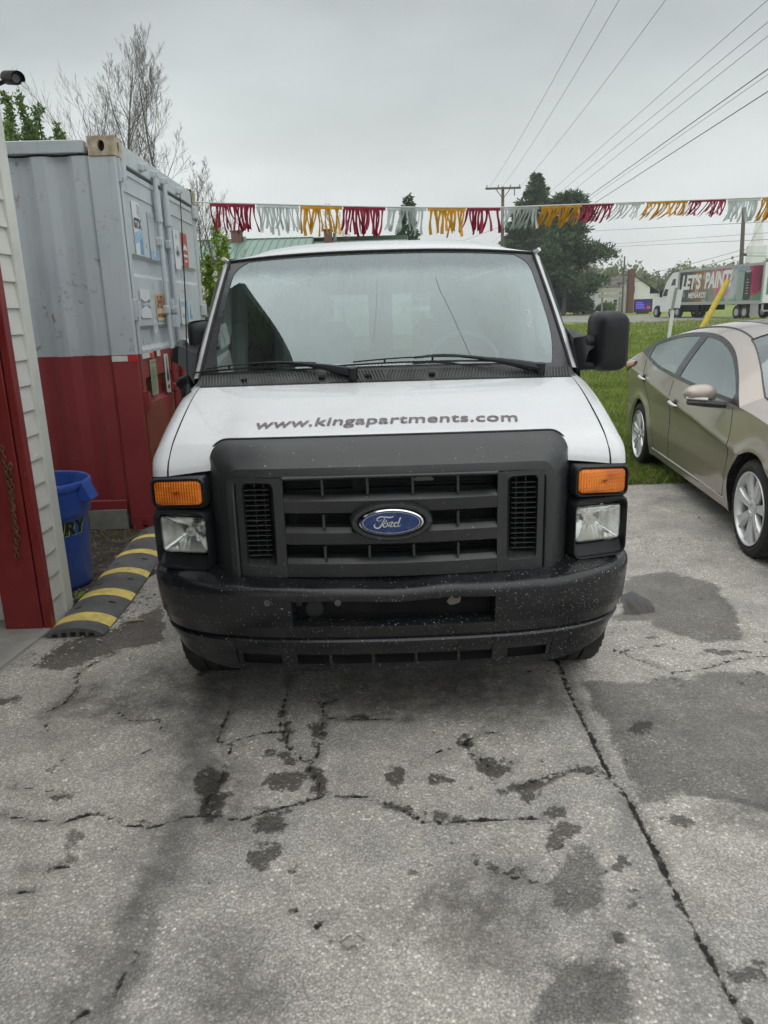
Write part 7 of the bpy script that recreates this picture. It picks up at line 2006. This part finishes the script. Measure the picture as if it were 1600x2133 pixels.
RP_ = [(380, 419, 8.55), (437, 422, 8.6), (620, 427, 8.8), (800, 431, 9.0), (930, 432.5, 9.15), (1045, 432, 9.3), (1200, 426, 9.5), (1400, 418.5, 9.8), (1600, 411, 10.0), (1760, 404, 10.2)]
RW = np.array([at(*q) for q in RP_]); RX = np.array([q[0] for q in RP_])
def ropeP(px): return Vector([float(np.interp(px, RX, RW[:, k])) for k in range(3)])
fr_ = thing('pennant_line', 'fringe pennant line in red, silver and gold strung across the lot', 'bunting', (0, 0, 0))
mb = MB(); mb.tube([ropeP(x) for x in np.linspace(380, 1760, 70)], .0075, 6); mb.build('rope', pm('white_cord', (.55, .56, .55), .6), parent=fr_)
SEG = [(437, 530, 'red'), (533, 622, 'silver'), (625, 712, 'gold'), (714, 803, 'red'), (806, 888, 'silver'), (890, 970, 'gold'), (972, 1043, 'red'), (1046, 1123, 'silver'), (1126, 1212, 'gold'), (1214, 1278, 'red'), (1282, 1342, 'silver'), (1346, 1433, 'gold'), (1436, 1512, 'red'), (1515, 1585, 'silver'), (1588, 1670, 'gold'), (1674, 1750, 'red')]
rq = random.Random(9)
for i, (a, b, c) in enumerate(SEG):
    wind = max(0, min(1, (a - 900) / 350)) * (1 if a < 1500 else .25)
    mb = MB(); mb.grid(lambda u, v: ropeP(a + (b - a) * u) - Vector((0, .004 * math.sin(u * 20) * v, .004 + (.035 - .012 * wind) * v)), 14, 3)
    pn = mb.build('fringe_band', FO[c], smooth=60, parent=fr_)
    ns_ = 11; x = a
    while x < b - 4:
        w = rq.uniform(3.4, 6.4) * (1 - .22 * wind)
        if rq.random() < .10 + .12 * wind: x += w; continue
        x1 = min(b, x + w); L = rq.uniform(.22, .295) * (1 - .38 * wind) * (1.0 if c != 'silver' else .98); sw = rq.gauss(0, .030) - .10 * wind * rq.uniform(.3, 1.4); bk = rq.uniform(-.05, .12) * (1 + wind); tw = rq.uniform(-1.2, 1.2)
        A, B = ropeP(x), ropeP(x1); mid = (A + B) / 2; hw = (B - A).length / 2; e = (B - A).normalized()
        mb = MB(); n = 7; vs = []
        for k in range(n + 1):
            t = k / n; cc = mid + Vector((sw * t ** 1.5 + .008 * math.sin(t * 5 + x), bk * t * t, -.03 + .012 * wind - L * t * (1 - .15 * abs(sw)))); an = tw * t + .5 * math.sin(t * 4 + x * .7)
            ex = Vector((e.x * math.cos(an), math.sin(an), e.z * math.cos(an))) * hw * (1.12 - .40 * math.sin(min(1, t * 1.3) * PI) * .8)
            vs += [cc - ex, cc + ex + Vector((0, 0, .006 * (k == n)))]
        mb.add(vs, [(2 * k, 2 * k + 1, 2 * k + 3, 2 * k + 2) for k in range(n)])
        mb.build('fringe_strip', FO[c], smooth=60, parent=pn, fix=False)
        x += w + rq.uniform(-1.5, .6)

# ------------------------------------------------------------------ haze
HAZE = .0007
if HAZE:
    g = G('haze'); v = g.n('VolumePrincipled'); g.set(v.inputs['Color'], (.95, .97, 1.0)); v.inputs['Density'].default_value = HAZE; v.inputs['Anisotropy'].default_value = .2
    M_hz = g.end(None, v.outputs[0])
    mb = MB(); mb.box((0, 125, 25.5), (850, 670, 55)); mb.build('haze', M_hz, smooth=None, kind='stuff')
